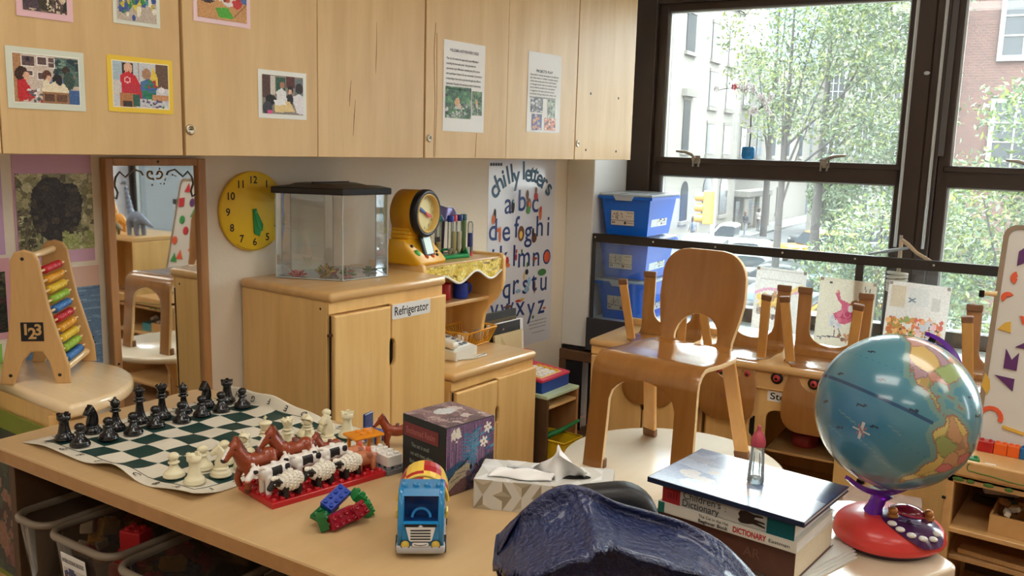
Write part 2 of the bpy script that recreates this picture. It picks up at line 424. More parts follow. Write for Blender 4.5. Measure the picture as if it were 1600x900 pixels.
# ---- windows: each one is its frame, with panes, beads, latches and cords as parts
def window(n, u0, u1, jl, jr, latches=()):
    f = MB()
    V0, V1 = 0.385, 0.465
    f.ab((jl, V0-0.03, 0.545), (u0-0.045, V1, 2.12), 0.004, 1, WM); f.ab((u0-0.045, V0, 0.545), (u0, V1, 2.12), 0.004, 1, WM)
    f.ab((u1, V0, 0.545), (u1+0.03, V1, 2.12), 0.004, 1, WM); f.ab((u1+0.03, V0-0.03, 0.545), (jr, V1, 2.12), 0.004, 1, WM)
    f.ab((jl, V0-0.02, 1.995), (jr, V1, 2.125), 0.004, 1, WM); f.ab((u0, V0, 1.962), (u1, V1, 1.997), 0.003, 1, WM)
    f.ab((u0-0.03, V0, 1.205), (u1+0.03, V1, 1.292), 0.004, 1, WM); f.ab((u0-0.02, V0-0.012, 1.268), (u1+0.02, V0, 1.29), 0.003, 1, WM)
    f.ab((u0, V0, 0.545), (u1, V1, 0.61), 0.004, 1, WM)
    w = f.build('window_%d' % n, BRONZE, kind='structure')
    g = MB(); g.ab((u0, 0.43, 1.292), (u1, 0.434, 1.962), 0, 1, WM); g.build('window_pane', PANE, w)
    g = MB(); g.ab((u0, 0.43, 0.61), (u1, 0.434, 1.205), 0, 1, WM); g.build('window_pane', PANE, w)
    b = MB()
    for z0, z1 in ((1.292, 1.962), (0.61, 1.205)):
        b.ab((u0, 0.405, z0), (u0+0.009, 0.43, z1), 0, 1, WM); b.ab((u1-0.006, 0.405, z0), (u1, 0.43, z1), 0, 1, WM); b.ab((u0, 0.405, z1-0.006), (u1, 0.43, z1), 0, 1, WM)
    b.build('glazing_bead', ALU, w)
    for (lu, flip) in latches:
        l = MB(); M0 = WM @ T(lu, V0-0.012, 1.287) @ S(flip, 1, 1)
        l.ab((-0.014, -0.008, -0.022), (0.026, 0.0, 0.016), 0.003, 1, M0); l.cyl((0, -0.004, 0.0), (0, -0.03, 0.0), 0.009, None, 10, M0)
        l.tube([(0.004, -0.028, 0.006), (-0.01, -0.03, 0.02), (-0.04, -0.03, 0.031), (-0.085, -0.028, 0.034)], [0.008, 0.008, 0.007, 0.005], 8, M0)
        for bx, bz in ((-0.006, -0.03), (0.02, -0.03)): l.ell((bx, -0.012, bz), 0.006, M0, seg=8, rings=6); l.tube([(bx, -0.01, -0.01), (bx, -0.012, -0.03)], 0.004, 6, M0)
        l.build('latch', mat('latch_metal', (150, 142, 130), 0.35, metal=0.9), w)
    return w
w1 = window(1, 0.30, 1.345, 0.137, 1.445, ((0.475, 1), (1.065, -1)))
w2 = window(2, 1.545, 2.62, 1.445, 2.72, ((1.83, 1),))
w3 = window(3, 2.82, 3.86, 2.72, 3.96)
w4 = window(4, 4.06, 5.2, 3.96, 5.9)
for uu in (1.372, 1.478):      # bead cords of the blinds hanging down the mullion
    c = MB(); c.cyl((uu, 0.345, 0.95), (uu, 0.345, 2.12), 0.0042, None, 6, WM); c.cyl((uu+0.006, 0.347, 0.95), (uu+0.006, 0.347, 2.12), 0.0026, None, 6, WM); c.build('blind_cord', ALU, w1)
c = MB(); c.ab((1.50, 0.352, 1.33), (1.522, 0.356, 2.0), 0.001, 1, WM); c.build('tape_strip', mat('worn_tape', (84, 80, 78), 0.5), w2)
c = MB(); c.ell((1.43, 0.352, 1.66), (0.012, 0.004, 0.008), WM, seg=8, rings=6); c.build('chip', ALU, w1)

# ceiling lamps (the room's own light, out of the picture)
LAMPM = mat('lamp_diffuser', (255, 250, 240), 0.6, emit=2.2)
for i, (lx, ly) in enumerate(CEIL_SPOTS):
    t = thing('ceiling_light', 'flat white ceiling light panel, number %d of six, above the room' % (i+1), 'ceiling light', (lx, ly, ZC), 0, 'ceiling lights')
    t['label'] = ['flat white ceiling light panel above the chess table', 'flat white ceiling light panel behind the viewer', 'flat white ceiling light panel above the globe', 'flat white ceiling light panel at the far left of the room', 'flat white ceiling light panel in the rear left corner', 'flat white ceiling light panel near the rear window'][i]
    f = MB(); f.ring([(-.31, -.61), (.31, -.61), (.31, .61), (-.31, .61)], [(-.28, -.58), (.28, -.58), (.28, .58), (-.28, .58)], -0.05, 0.0); f.build('housing', WHITEP, t)
    d = MB(); d.ab((-.28, -.58, -0.035), (.28, .58, -0.02)); d.build('diffuser', LAMPM, t)
    a = area_lamp('lamp_light', (0, 0, -0.055), (0, 0, 0), 0.55, 1.15, CEIL_POWER, (1.0, 0.94, 0.84)); a.parent = t

# ---- window guard: a dark rail on a clear sheet standing on the sill edge
t = thing('window_guard', 'clear plexiglass guard with dark metal rail along the window sill', 'guard', wp(0.145, 0, 0.545), WA)
gl = 3.6
m = MB(); m.ab((0, -0.012, 0.358), (gl, 0.012, 0.396), 0.002, 1); m.build('rail', mat('guard_rail', (52, 48, 46), 0.45, metal=0.3), t)
m = MB(); m.ab((1.140, -0.010, 0.0), (1.168, 0.010, 0.358), 0.002, 1); m.build('post', mat('guard_post', (58, 56, 54), 0.5), t)
m = MB(); m.ab((2.4, -0.010, 0.0), (2.428, 0.010, 0.358), 0.002, 1); m.build('post', bpy.data.materials['guard_post'], t)
m = MB(); m.ab((0.0, -0.010, 0.0), (0.012, 0.010, 0.358), 0.002, 1); m.build('end_strip', bpy.data.materials['guard_post'], t)
m = MB(); m.ab((0.012, -0.003, 0.0), (gl, 0.003, 0.358)); m.build('clear_panel', PLEXI, t)
for i in range(9):
    m = MB(); m.lathe([(0.0045, 0), (0.004, 0.0018), (0, 0.0022)], 8, T(0.015+i*0.28, -0.012, 0.38) @ RX(PI/2)); m.build('screw', METAL, t)

# ================================================================== wall cabinets
CABIN = mat('cabinet_inside', (30, 22, 16), 0.9)
CZ0, CZ1, CFY = 1.277, 2.25, 1.87
def cabinet(lab, x0, x1, doors, locks, extra=None):
    t = thing('wall_cabinet', lab, 'cabinet', (x0, 2.22, CZ0), 0, 'birch wall cabinets')
    b = MB(); b.ab((0.002, -0.33, 0.004), (x1-x0-0.002, 0, CZ1-CZ0)); b.build('body', CABIN if False else PLY, t)
    k = MB(); k.ab((0, -0.3315, 0.002), (x1-x0, -0.33, CZ1-CZ0)); k.build('face_gap', CABIN, t)
    dl = []
    for a, c in doors:
        d = MB(); d.ab((a-x0, CFY-2.22, 0), (c-x0, -0.3317, CZ1-CZ0), 0.0012, 1); dl.append(d.build('door', PLY, t))
    for di, lx in locks:
        l = MB(); M0 = T(lx-x0, CFY-2.22, 1.338-CZ0) @ RX(PI/2)
        l.lathe([(0.0125, -0.001), (0.0125, 0.002), (0.0105, 0.0042), (0.0085, 0.0046), (0.0075, 0.003), (0.0, 0.003)], 20, M0)
        l.build('lock', mat('lock_nickel', (196, 186, 164), 0.28, metal=1.0), dl[di])
        l = MB(); l.ab((-0.0042, -0.0012, 0.0032), (0.0042, 0.0012, 0.0036), 0, 1, M0); l.build('keyhole', HOLE, dl[di])
    return t, dl
cabinet('birch wall cabinet at the left edge, holding the yellow-bordered photo', 0.40, 1.233, [(0.40, 0.828), (0.8305, 1.233)], [])
cB, dB = cabinet('birch wall cabinet above the mirror and yellow clock, two doors', 1.2415, 2.0725, [(1.2415, 1.6455), (1.6475, 2.0725)], [(0, 1.2535)])
cC, dC = cabinet('birch wall cabinet with the two white text sheets', 2.080, 2.944, [(2.080, 2.4995), (2.5005, 2.944)], [(0, 2.099)])
cD, dD = cabinet('narrow birch end cabinet with empty screw holes next to the window', 2.949, 3.397, [(2.949, 3.397)], [(0, 2.966)])
for hx, hz in ((3.05, 1.535), (3.27, 1.53), (3.03, 1.315), (3.27, 1.312)):
    m = MB(); m.lathe([(0.0055, 0), (0.0045, 0.001), (0, 0.0012)], 10, T(hx-2.949, CFY-2.22, hz-CZ0) @ RX(PI/2)); m.build('screw_hole', DARKMETAL, dD[0])
CRACK = mat('veneer_crack', (92, 62, 34), 0.8)
for pts in ([(1.868, 1.66), (1.8665, 1.57), (1.8645, 1.517)], [(1.768, 1.49), (1.764, 1.45), (1.762, 1.418)], [(1.785, 1.438), (1.78, 1.39), (1.776, 1.337)]):
    m = MB(); m.tube([(x-1.2415, CFY-2.2201, z-CZ0) for x, z in pts], [0.0004, 0.001, 0.0003], 5); m.build('crack', CRACK, dB[1])
STREAK = mat('veneer_streak', (158, 112, 62), 0.6)
for pts in ([(2.122, 1.69), (2.116, 1.6), (2.124, 1.45), (2.12, 1.28)], [(2.128, 1.66), (2.132, 1.45), (2.126, 1.28)], [(2.334, 1.36), (2.33, 1.28)]):
    m = MB(); m.tube([(x-2.080, CFY-2.2202, z-CZ0) for x, z in pts], 0.0009, 5); m.build('dark_streak', STREAK, dC[0])

def wallM(x, z, y=CFY-0.0006, tilt=0.0): return frame((x, y, z), (1, 0, 0), (0, 0, 1), (0, -1, 0)) @ RZ(tilt)
def sheet_mb(w, h, th=0.0006):
    m = MB(); m.ab((-w/2, -h/2, -th/2), (w/2, h/2, th/2)); return m
def photo(lab, x0, x1, z0, z1, mountc, cv, border=0.012, rim=None, group='photos on the wall cabinets', b2=None):
    w, h = x1-x0, z1-z0
    t = thing('mounted_photo', lab, 'photo', ((x0+x1)/2, CFY-0.001, (z0+z1)/2), 0, group, rot=(PI/2, 0, 0))
    sheet_mb(w, h).build('mount', mat('mount_paper', mountc, 0.6, noise=0.05, nscale=12), t)
    bx, by = (border, border) if b2 is None else b2
    if rim:
        m = MB(); m.ab((-w/2+bx-0.002, -h/2+by-0.002, 0.0003), (w/2-bx+0.002, h/2-by+0.002, 0.0007)); m.build('white_rim', mat('rim', rim, 0.5), t)
    cv.mesh('print', w-2*bx, h-2*by, PRINT, t, T(0, 0, 0.0012))
    return t
SK = (222, 176, 148); HAIR = (60, 36, 28); HAIR2 = (120, 84, 56)
c = Canvas(60, 46, (206, 190, 176)).rect(0, 0, .12, 1, (176, 130, 88)).rect(.62, .03, 1, .6, (84, 110, 104)).blobs(30, [(60, 90, 84), (120, 150, 130), (40, 60, 66), (140, 120, 100)], .02, .07, 3, (.62, .05, 1, .5))
for a in ((.13, .05, .31, .25), (.37, .04, .5, .2), (.54, .05, .62, .12), (.54, .16, .62, .24), (.36, .36, .48, .5), (.2, .34, .28, .44)): c.rect(a[0]-.012, a[1]-.014, a[2]+.012, a[3]+.014, (232, 226, 220)).rect(*a, (96, 74, 72))
c.ell(.22, .1, .03, .06, (40, 40, 60)).rect(.5, .45, .75, .95, (110, 130, 160)).ell(.12, .42, .1, .16, HAIR).ell(.19, .46, .05, .09, SK).poly([(.05, .55), (.17, .52), (.27, .78), (.3, .9), (.06, 1)], (196, 36, 46)).ell(.5, .42, .07, .12, (94, 58, 40)).ell(.53, .48, .04, .07, SK).ell(.66, .5, .08, .13, (34, 30, 34)).ell(.8, .28, .07, .09, (60, 46, 40)).ell(.84, .5, .09, .2, (58, 80, 70))
c.poly([(.43, .56), (.5, .48), (.55, .6), (.62, .52), (.68, .62), (.76, .56), (.84, .72), (.84, .84), (.42, .8)], (232, 220, 190)).rect(.42, .76, .84, 1, (156, 112, 72)).rect(.45, .8, .6, .96, (92, 62, 50)).rect(.64, .8, .8, .96, (104, 70, 54)).rect(.84, .7, 1, 1, (62, 98, 150)).blobs(16, [(230, 226, 220), (170, 60, 60), (90, 90, 100)], .02, .045, 9, (.22, .72, .42, 1)).noise(14, 4)
photo('classroom photo on pale green mount, at the left edge of the cabinets', 0.845, 1.003, 1.368, 1.489, (216, 222, 206), c, 0.013, (238, 242, 232))
c = Canvas(56, 46, (200, 202, 206)).rect(0, 0, .16, .45, (172, 190, 200)).rect(.16, .02, .36, .3, (52, 40, 40)).rect(.44, 0, .47, .4, (160, 150, 150)).rect(.76, 0, 1, .55, (104, 78, 60)).poly([(.72, .05), (.8, .3), (.8, .5), (.66, .4)], (224, 196, 70))
c.ell(.27, .14, .075, .13, SK).poly([(.13, .3), (.27, .2), (.4, .3), (.5, .55), (.52, .75), (.14, .7)], (204, 32, 46)).ell(.25, .4, .06, .07, (236, 190, 190)).ell(.25, .4, .04, .045, (204, 32, 46)).poly([(.16, .5), (.3, .48), (.56, .5), (.58, .8), (.2, .84)], (190, 40, 56)).ell(.6, .24, .085, .13, (168, 126, 96)).poly([(.48, .42), (.62, .34), (.76, .42), (.78, .78), (.5, .8)], (70, 110, 150))
g_ = random.Random(5)
for i in range(26): c.rect(g_.uniform(.5, .74), g_.uniform(.4, .74), g_.uniform(.56, .8), g_.uniform(.5, .8), g_.choice([(40, 120, 90), (190, 60, 60), (60, 100, 180), (200, 190, 70)])) if i % 2 else c.ell(g_.uniform(.5, .78), g_.uniform(.4, .8), .035, .04, g_.choice([(40, 130, 80), (170, 50, 60), (50, 90, 170)]))
c.ell(.87, .58, .06, .07, (226, 222, 222)).rect(0, .42, .1, .75, (210, 204, 196)).rect(.1, .7, .4, 1, (176, 118, 72)).rect(.16, .86, .32, 1, (60, 44, 40)).rect(.34, .72, .46, .98, (44, 90, 76)).rect(.7, .7, 1, .82, (196, 140, 96)).blobs(26, [(180, 170, 190), (210, 210, 214), (60, 130, 90), (90, 80, 110)], .02, .04, 8, (.48, .82, 1, 1)).noise(12, 5)
photo('photo with a child in red shirt, on bright yellow mount', 1.054, 1.2105, 1.371, 1.492, (236, 200, 60), c, 0.012, (246, 236, 200))
c = Canvas(52, 44, (140, 130, 120)).rect(0, 0, .2, .6, (88, 60, 56)).rect(.2, .02, .3, .5, (206, 200, 190)).rect(.32, .04, .56, .5, (52, 90, 70)).rect(.58, 0, .78, .3, (92, 48, 46)).rect(.78, .05, 1, .5, (110, 120, 120)).ell(.48, .24, .06, .09, (170, 120, 96)).poly([(.33, .42), (.46, .32), (.58, .42), (.6, .66), (.36, .68)], (226, 226, 226)).ell(.68, .34, .07, .1, (44, 34, 32)).ell(.67, .4, .045, .07, SK).poly([(.58, .5), (.7, .46), (.76, .6), (.72, .74), (.6, .72)], (44, 38, 42)).ell(.9, .3, .1, .14, (52, 44, 44)).poly([(.74, .52), (.9, .44), (1, .5), (1, .98), (.84, .96), (.76, .7)], (228, 226, 230)).ell(.2, .64, .13, .13, (34, 30, 32)).ell(.12, .86, .12, .18, (62, 60, 70)).rect(.12, .9, .24, 1, (220, 90, 140)).poly([(.28, .68), (.66, .66), (.8, .92), (.3, .96)], (226, 200, 140)).poly([(.26, .64), (.5, .62), (.58, .74), (.32, .78)], (232, 234, 236)).noise(12, 6)
photo('photo of people round a table, white border, lower on the cabinet door above the clock', 1.450, 1.606, 1.374, 1.495, (234, 236, 230), c, 0.012)
c = Canvas(44, 46, (92, 74, 74)).blobs(60, [(60, 46, 50), (126, 100, 90), (196, 176, 150), (40, 50, 40)], .03, .1, 11).rect(0, .6, .5, .95, (78, 62, 74)).ell(.5, .84, .16, .14, (60, 56, 40)).blobs(70, [(220, 206, 180), (70, 50, 46)], .015, .03, 12, (.55, .5, .95, 1)).noise(14, 7)
photo('dark photo on pink mount, cut off at the top left corner', 0.871, 0.985, 1.549, 1.69, (232, 190, 196), c, 0.013)
c = Canvas(44, 46, (190, 176, 160)).blobs(26, [(196, 160, 120), (160, 60, 60), (232, 226, 220)], .04, .1, 13, (0, 0, 1, .6)).ell(.2, .72, .16, .14, (90, 110, 150)).ell(.5, .6, .12, .24, (216, 200, 60)).blobs(34, [(60, 84, 150), (70, 150, 150), (60, 130, 70), (200, 180, 60), (230, 226, 210)], .03, .07, 14, (.05, .55, .95, .95)).noise(14, 8)
photo('photo of coloured cups on pale grey-green mount, top edge of the cabinets', 1.073, 1.184, 1.560, 1.70, (222, 226, 212), c, 0.009)
c = Canvas(52, 44, (200, 150, 96)).rect(.7, 0, 1, .6, (80, 112, 170)).ell(.2, .5, .2, .18, (60, 46, 48)).ell(.62, .5, .16, .2, (226, 222, 220)).ell(.8, .6, .1, .12, (200, 60, 60)).poly([(.36, .76), (.6, .72), (.74, .94), (.42, .96)], (84, 170, 60)).line(.74, .9, 1, .6, .008, (90, 70, 50)).blobs(24, [(200, 90, 60), (130, 60, 40), (230, 220, 200), (50, 60, 90)], .03, .07, 15, (.2, .1, .9, .6)).noise(12, 9)
photo('photo of a table activity on pale pink mount, top of the second cabinet', 1.270, 1.430, 1.589, 1.72, (238, 208, 212), c, 0.011)
# the two text sheets
def textsheet(lab, x0, x1, z0, z1, title, tcol, tw, ty, lines, ly, lstep, lsize, pics, group):
    w, h = x1-x0, z1-z0
    t = thing('text_sheet', lab, 'paper', ((x0+x1)/2, CFY-0.001, (z0+z1)/2), 0, group, rot=(PI/2, 0, 0))
    sheet_mb(w, h).build('paper', WHITEP, t)
    m = MB(); m.text(title, 0.0125, T(-0.004, h/2-ty, 0.0012), 0, 0.02, tw); m.build('title', mat('title_ink', tcol, 0.6), t)
    m = MB()
    for i, s in enumerate(lines):
        wd = (w-0.03)*(len(s)/max(len(q) for q in lines)) if len(s) > 34 else (w-0.03)*0.5
        m.text(s, lsize, T(-w/2+0.013+wd/2, h/2-ly-i*lstep, 0.0012), 0, 0.01, wd)
    m.build('text_lines', INK, t)
    for px, py, pw, ph, cv in pics: cv.mesh('picture', pw, ph, PRINT, t, T(-w/2+px+pw/2, h/2-py-ph/2, 0.0012))
    return t
def forest(seed, tint=(60, 110, 60)):
    return Canvas(34, 34, tint).blobs(70, [(40, 80, 44), (90, 140, 84), (140, 160, 120), (30, 50, 36), (70, 110, 60)], .03, .1, seed).ell(.46, .5, .1, .16, (206, 160, 110)).ell(.55, .62, .08, .1, (210, 180, 150)).blobs(60, [(110, 120, 110), (170, 176, 170), (60, 70, 64), (200, 196, 190)], .02, .06, seed+1, (0, .55, 1, 1)).noise(16, seed)
textsheet('white text sheet with two green forest pictures, left of the two sheets', 2.160, 2.370, 1.363, 1.646, 'WELCOME: A KIT FOR EVERY CHILD', (120, 112, 124), 0.145, 0.03,
          ['They may still continue the opportunity to go to Montessori', 'according they have read a seed.  A day gives them the', 'opportunity to go to Montessori extending they still have them', 'and to participate in theme of the own conversation. Conversations', 'to have things in the world can give them through many different', 'experiences. The goals in the opening are mainly of experiencing', 'the quality of developing activity.'], 0.056, 0.0155, 0.0095,
          [(0.010, 0.142, 0.130, 0.099, forest(21)), (0.145, 0.150, 0.052, 0.078, forest(31, (96, 120, 70)))], 'text sheets on the cabinets')
def camp(seed, base, cols): return Canvas(26, 30, base).blobs(46, cols, .04, .12, seed).noise(14, seed)
textsheet('white text sheet with four small pictures, right of the two sheets', 2.618, 2.832, 1.374, 1.657, 'PROJECTS: PLAY', (40, 44, 60), 0.105, 0.066,
          ['Opportunity to develop conversation in the classroom', 'play. Observations or children in creative reading', 'children discovering ways of our world. Natural', 'to investigate and act with own questions around', 'during. Gentle be mindful of our own physical', 'to suggestions and create classroom are part', 'environment. During outdoor time, a theme is set', 'project in their own or with time and with each'], 0.080, 0.0112, 0.0082,
          [(0.020, 0.160, 0.078, 0.052, camp(41, (90, 80, 80), [(40, 36, 40), (150, 140, 136), (196, 196, 196), (70, 56, 50)])), (0.128, 0.162, 0.052, 0.066, camp(43, (140, 150, 120), [(80, 90, 60), (190, 190, 176), (60, 60, 56), (120, 130, 90)])), (0.030, 0.218, 0.064, 0.058, camp(45, (80, 74, 130), [(70, 66, 140), (200, 130, 80), (60, 50, 90), (196, 170, 150)])), (0.112, 0.230, 0.072, 0.044, camp(47, (206, 120, 90), [(220, 130, 90), (120, 60, 50), (236, 190, 160), (90, 70, 60)]))], 'text sheets on the cabinets')
# ================================================================== things on the back wall
def flat(poly, z=0.0): return [(p[0], p[1], z) for p in poly]
def circ(cx, cy, r, n=32, ry=None): return [(cx+r*math.cos(2*PI*i/n), cy+(ry or r)*math.sin(2*PI*i/n)) for i in range(n)]
def poster(lab, x0, x1, z0, z1, mc, pics, group='animal posters on the back wall', noise=0.04):
    w, h = x1-x0, z1-z0
    t = thing('poster', lab, 'poster', ((x0+x1)/2, 2.2193, (z0+z1)/2), 0, group, rot=(PI/2, 0, 0))
    sheet_mb(w, h).build('mount', mat('poster_mount', mc, 0.7, noise=noise, nscale=6), t)
    for (a, b, c0, d, cv) in pics:      # x0,x1,z0,z1 of the picture
        cv.mesh('picture', b-a, d-c0, PRINT, t, T((a+b)/2-(x0+x1)/2, (c0+d)/2-(z0+z1)/2, 0.0012))
    return t
c = Canvas(64, 62, (150, 148, 108)).blobs(220, [(180, 176, 130), (120, 118, 80), (96, 92, 66), (206, 204, 160), (140, 140, 96)], .02, .07, 61)
c.poly([(.16, .5), (.2, .2), (.34, .06), (.5, .04), (.6, .12), (.78, .14), (.86, .34), (.82, .62), (.7, .8), (.58, .96), (.44, .9), (.3, .8), (.2, .66)], (44, 38, 36)).ell(.36, .34, .15, .24, (58, 50, 46)).ell(.7, .36, .12, .2, (64, 56, 50)).blobs(40, [(38, 32, 30), (78, 68, 58), (56, 50, 46)], .02, .06, 62, (.22, .1, .8, .8))
c.blobs(60, [(90, 84, 60), (120, 110, 84), (60, 56, 40)], .01, .04, 63, (0, .45, .3, .95)).blobs(50, [(150, 160, 90), (176, 180, 120)], .02, .05, 64, (.55, .78, 1, 1)).noise(18, 60)
poster('dark rhino photo poster on lilac paper, left of the mirror', 1.002, 1.197, 0.998, 1.268, (214, 172, 196), [(1.008, 1.197, 1.03, 1.222, c)])
c = Canvas(44, 60, (104, 136, 170))
g_ = random.Random(9)
for i in range(60): 
    y = g_.random(); x = g_.random(); c.line(x, y, x+g_.uniform(.1, .3), y+.005, .008, g_.choice([(124, 156, 188), (90, 120, 156), (140, 168, 196)]))
c.ell(.63, .66, .22, .045, (44, 34, 30)).ell(.8, .62, .1, .05, (52, 40, 34)).ell(.72, .58, .03, .03, (40, 30, 28)).ell(.86, .575, .03, .03, (40, 30, 28)).noise(8, 60)
poster('blue water poster with a dark animal head, on peach paper behind the abacus', 1.0, 1.205, 0.69, 0.985, (226, 190, 172), [(1.008, 1.205, 0.69, 0.932, c)])
poster('plain lilac poster cut off at the left edge of the wall', 0.74, 0.977, 1.03, 1.275, (206, 170, 206), [])
c = Canvas(30, 34, (44, 48, 40)).blobs(60, [(60, 66, 46), (30, 34, 30), (90, 90, 66), (70, 50, 50)], .03, .1, 71).noise(14, 7)
poster('dark picture on pink paper, at the left edge behind the abacus', 0.74, 0.984, 0.825, 1.022, (226, 170, 180), [(0.77, 0.972, 0.842, 0.99, c)])
c = Canvas(30, 30, (60, 70, 40)).blobs(50, [(70, 84, 40), (40, 46, 30), (110, 120, 60)], .03, .1, 73)
poster('bright green poster edge low on the wall behind the side table', 0.74, 0.955, 0.60, 0.815, (150, 206, 90), [(0.765, 0.93, 0.62, 0.79, c)])

# the alphabet poster
t = thing('alphabet_poster', 'tall white laminated "chilly letters" alphabet poster by the window corner', 'poster', (3.10, 2.2193, 0.855), 0, None, rot=(PI/2, 0, 0))
PX, PZ = 3.10, 0.855
POSTM = mat('laminated_sheet', (226, 226, 232), 0.3, coat=0.6)
sheet_mb(0.49, 0.82).build('sheet', POSTM, t)
NAVY = mat('navy_letter', (44, 66, 128), 0.45); NAVY2 = mat('teal_letter', (48, 92, 124), 0.45)
title = [('c', 2.894, 1.140, 38), ('h', 2.928, 1.170, 30), ('i', 2.960, 1.186, 22), ('l', 2.988, 1.198, 18), ('l', 3.014, 1.206, 12), ('y', 3.046, 1.196, 8), ('l', 3.098, 1.216, 2), ('e', 3.132, 1.206, -4), ('t', 3.163, 1.206, -10), ('t', 3.190, 1.202, -14), ('e', 3.222, 1.184, -20), ('r', 3.262, 1.166, -28), ('s', 3.298, 1.140, -36)]
m = MB()
for ch, x, z, a in title: m.text(ch, 0.108, T(x-PX, z-PZ, 0.0010) @ RZ(R(a)), 0, 0.022)
m.build('title_lettering', NAVY2, t)
rows = [('a', 2.994, 1.08), ('b', 3.094, 1.088), ('c', 3.192, 1.078), ('d', 2.892, 0.973), ('e', 2.985, 0.965), ('f', 3.06, 0.975), ('g', 3.145, 0.956), ('h', 3.232, 0.97), ('i', 3.30, 0.968), ('j', 2.893, 0.853), ('k', 2.973, 0.857), ('l', 3.046, 0.853), ('m', 3.12, 0.843), ('n', 3.212, 0.838), ('p', 2.907, 0.725), ('q', 2.997, 0.718), ('r', 3.066, 0.729), ('s', 3.135, 0.722), ('t', 3.202, 0.726), ('u', 3.277, 0.720), ('v', 2.915, 0.638), ('w', 3.005, 0.634), ('x', 3.102, 0.627), ('y', 3.184, 0.612), ('z', 3.264, 0.616)]
m = MB()
for ch, x, z in rows: m.text(ch, 0.130, T(x-PX, z-PZ, 0.0010), 0, 0.008)
m.build('letters', NAVY, t)
m = MB(); m.add(flat(circ(0, 0, .03, 24, .034), .0010), [tuple(range(24))], T(3.296-PX, 0.832-PZ, 0)); m.add(flat(circ(0, 0, .022, 24, .026), .0014), [tuple(range(24))], T(3.296-PX, 0.832-PZ, 0), 1); m.build('letter_o', [NAVY, mat('orange_spot', (226, 96, 50), 0.45)], t)
ILL = [mat('print_black', (40, 36, 40), .5), mat('print_red', (196, 54, 48), .5), mat('print_orange', (222, 110, 50), .5), mat('print_green', (70, 130, 70), .5), mat('print_pale_blue', (150, 186, 214), .5), mat('print_brown', (120, 76, 50), .5), mat('print_yellow', (232, 190, 80), .5)]
NB = [0]
def blob(x, z, rx, rz, mi, a=0.0):
    NB[0] += 1; m = MB(); m.add(flat(circ(0, 0, rx, 14, rz), .0018+0.00002*NB[0]), [tuple(range(14))], T(x-PX, z-PZ, 0) @ RZ(R(a))); m.build('illustration', ILL[mi], t)
for a in [(3.026, 1.07, .012, .03, 0), (3.03, 1.09, .006, .006, 4), (3.142, 1.072, .018, .03, 5), (3.14, 1.05, .016, .018, 3), (3.13, 1.115, .01, .022, 5), (3.148, 1.074, .008, .012, 2), (3.195, 1.108, .015, .018, 1), (3.195, 1.134, .009, .014, 5), (2.902, 1.035, .008, .03, 0), (2.892, 1.02, .012, .02, 2), (2.94, 0.955, .008, .034, 2), (2.926, .975, .012, .008, 2), (3.09, .95, .024, .034, 5), (3.09, .945, .012, .017, 6), (3.19, .925, .02, .022, 5), (3.18, .95, .008, .02, 0), (3.232, 1.03, .011, .03, 2), (3.236, 1.05, .006, .014, 1), (2.995, .838, .012, .02, 1), (3.0, .82, .015, .01, 2), (3.058, .85, .008, .016, 1), (3.06, .875, .006, .01, 1), (3.144, .81, .006, .012, 3), (3.10, .872, .006, .01, 3), (3.20, .832, .02, .006, 1), (3.196, .83, .006, .018, 5), (3.142, .778, .012, .013, 0), (3.16, .732, .012, .022, 4), (3.145, .70, .02, .014, 4), (3.122, .76, .006, .016, 6), (3.206, .705, .006, .03, 5), (3.26, .765, .034, .016, 3), (3.08, .70, .02, .008, 4), (3.008, .64, .034, .006, 5), (3.09, .656, .03, .006, 1), (3.11, .66, .02, .005, 6), (3.20, .568, .008, .008, 3), (3.288, .598, .014, .005, 2), (2.90, .61, .012, .02, 1)]: blob(*a)
m = MB()
for i, (s, wd) in enumerate((('Letters made of things found in the winter snow', .14), ('children can look for every one of them on walks', .135), ('and say the sounds aloud with a friend at home', .13))): m.text(s, 0.0095, T(3.24-PX, 0.548-0.0155*i-PZ, 0.0010), 0, 0.0, wd)
m.text('see how many small pictures there are', 0.009, T(3.25-PX, 0.494-PZ, 0.001), 0, 0, .1)
m.build('caption', INK, t)
m = MB()
for i in range(5): m.ab((-.238+.017*i, .385, .0006), (-.224+.017*i, .397, .0009))
m.build('small_pictures', mat('print_slate', (70, 84, 104), .6), t)

# yellow teaching clock
t = thing('teaching_clock', 'round yellow teaching clock with black numerals hung on the wall', 'clock', (1.690, 2.212, 1.105), 0, None, rot=(PI/2, 0, R(0)))
YEL = mat('yellow_plastic', (252, 210, 52), 0.42, noise=0.03)
m = MB(); m.lathe([(0.116, -0.006), (0.120, -0.004), (0.120, 0.003), (0.117, 0.006), (0, 0.006)], 64); m.build('face', YEL, t)
m = MB()
for h in range(1, 13):
    a = PI/2-h*PI/6; m = MB(); m.text(str(h), 0.031, T(0.0935*math.cos(a), 0.0935*math.sin(a), 0.0066), 0, 0.016); m.build('numeral', BLACK, t)
GRN = mat('green_plastic', (40, 150, 74), 0.4)
m = MB(); m.prism([(-.007, .008), (.007, .008), (.017, -.058), (.006, -.078), (-.012, -.066)], 0.0075, 0.0105, RZ(R(7)), bev=.001); m.prism([(-.005, .006), (.005, .006), (.012, -.048), (.003, -.066), (-.009, -.052)], 0.0106, 0.0125, RZ(R(20)), bev=.0008); m.build('hands', GRN, t)
m = MB(); m.lathe([(.005, .006), (.005, .0135), (.003, .015), (0, .015)], 16); m.build('pivot', mat('green_pin', (60, 170, 100), .4), t)
m = MB(); m.tube([(0.1155*math.cos(a), 0.1155*math.sin(a), 0.0062) for a in [R(235+i*4) for i in range(18)]], 0.0006, 4); m.build('small_print', INK, t)

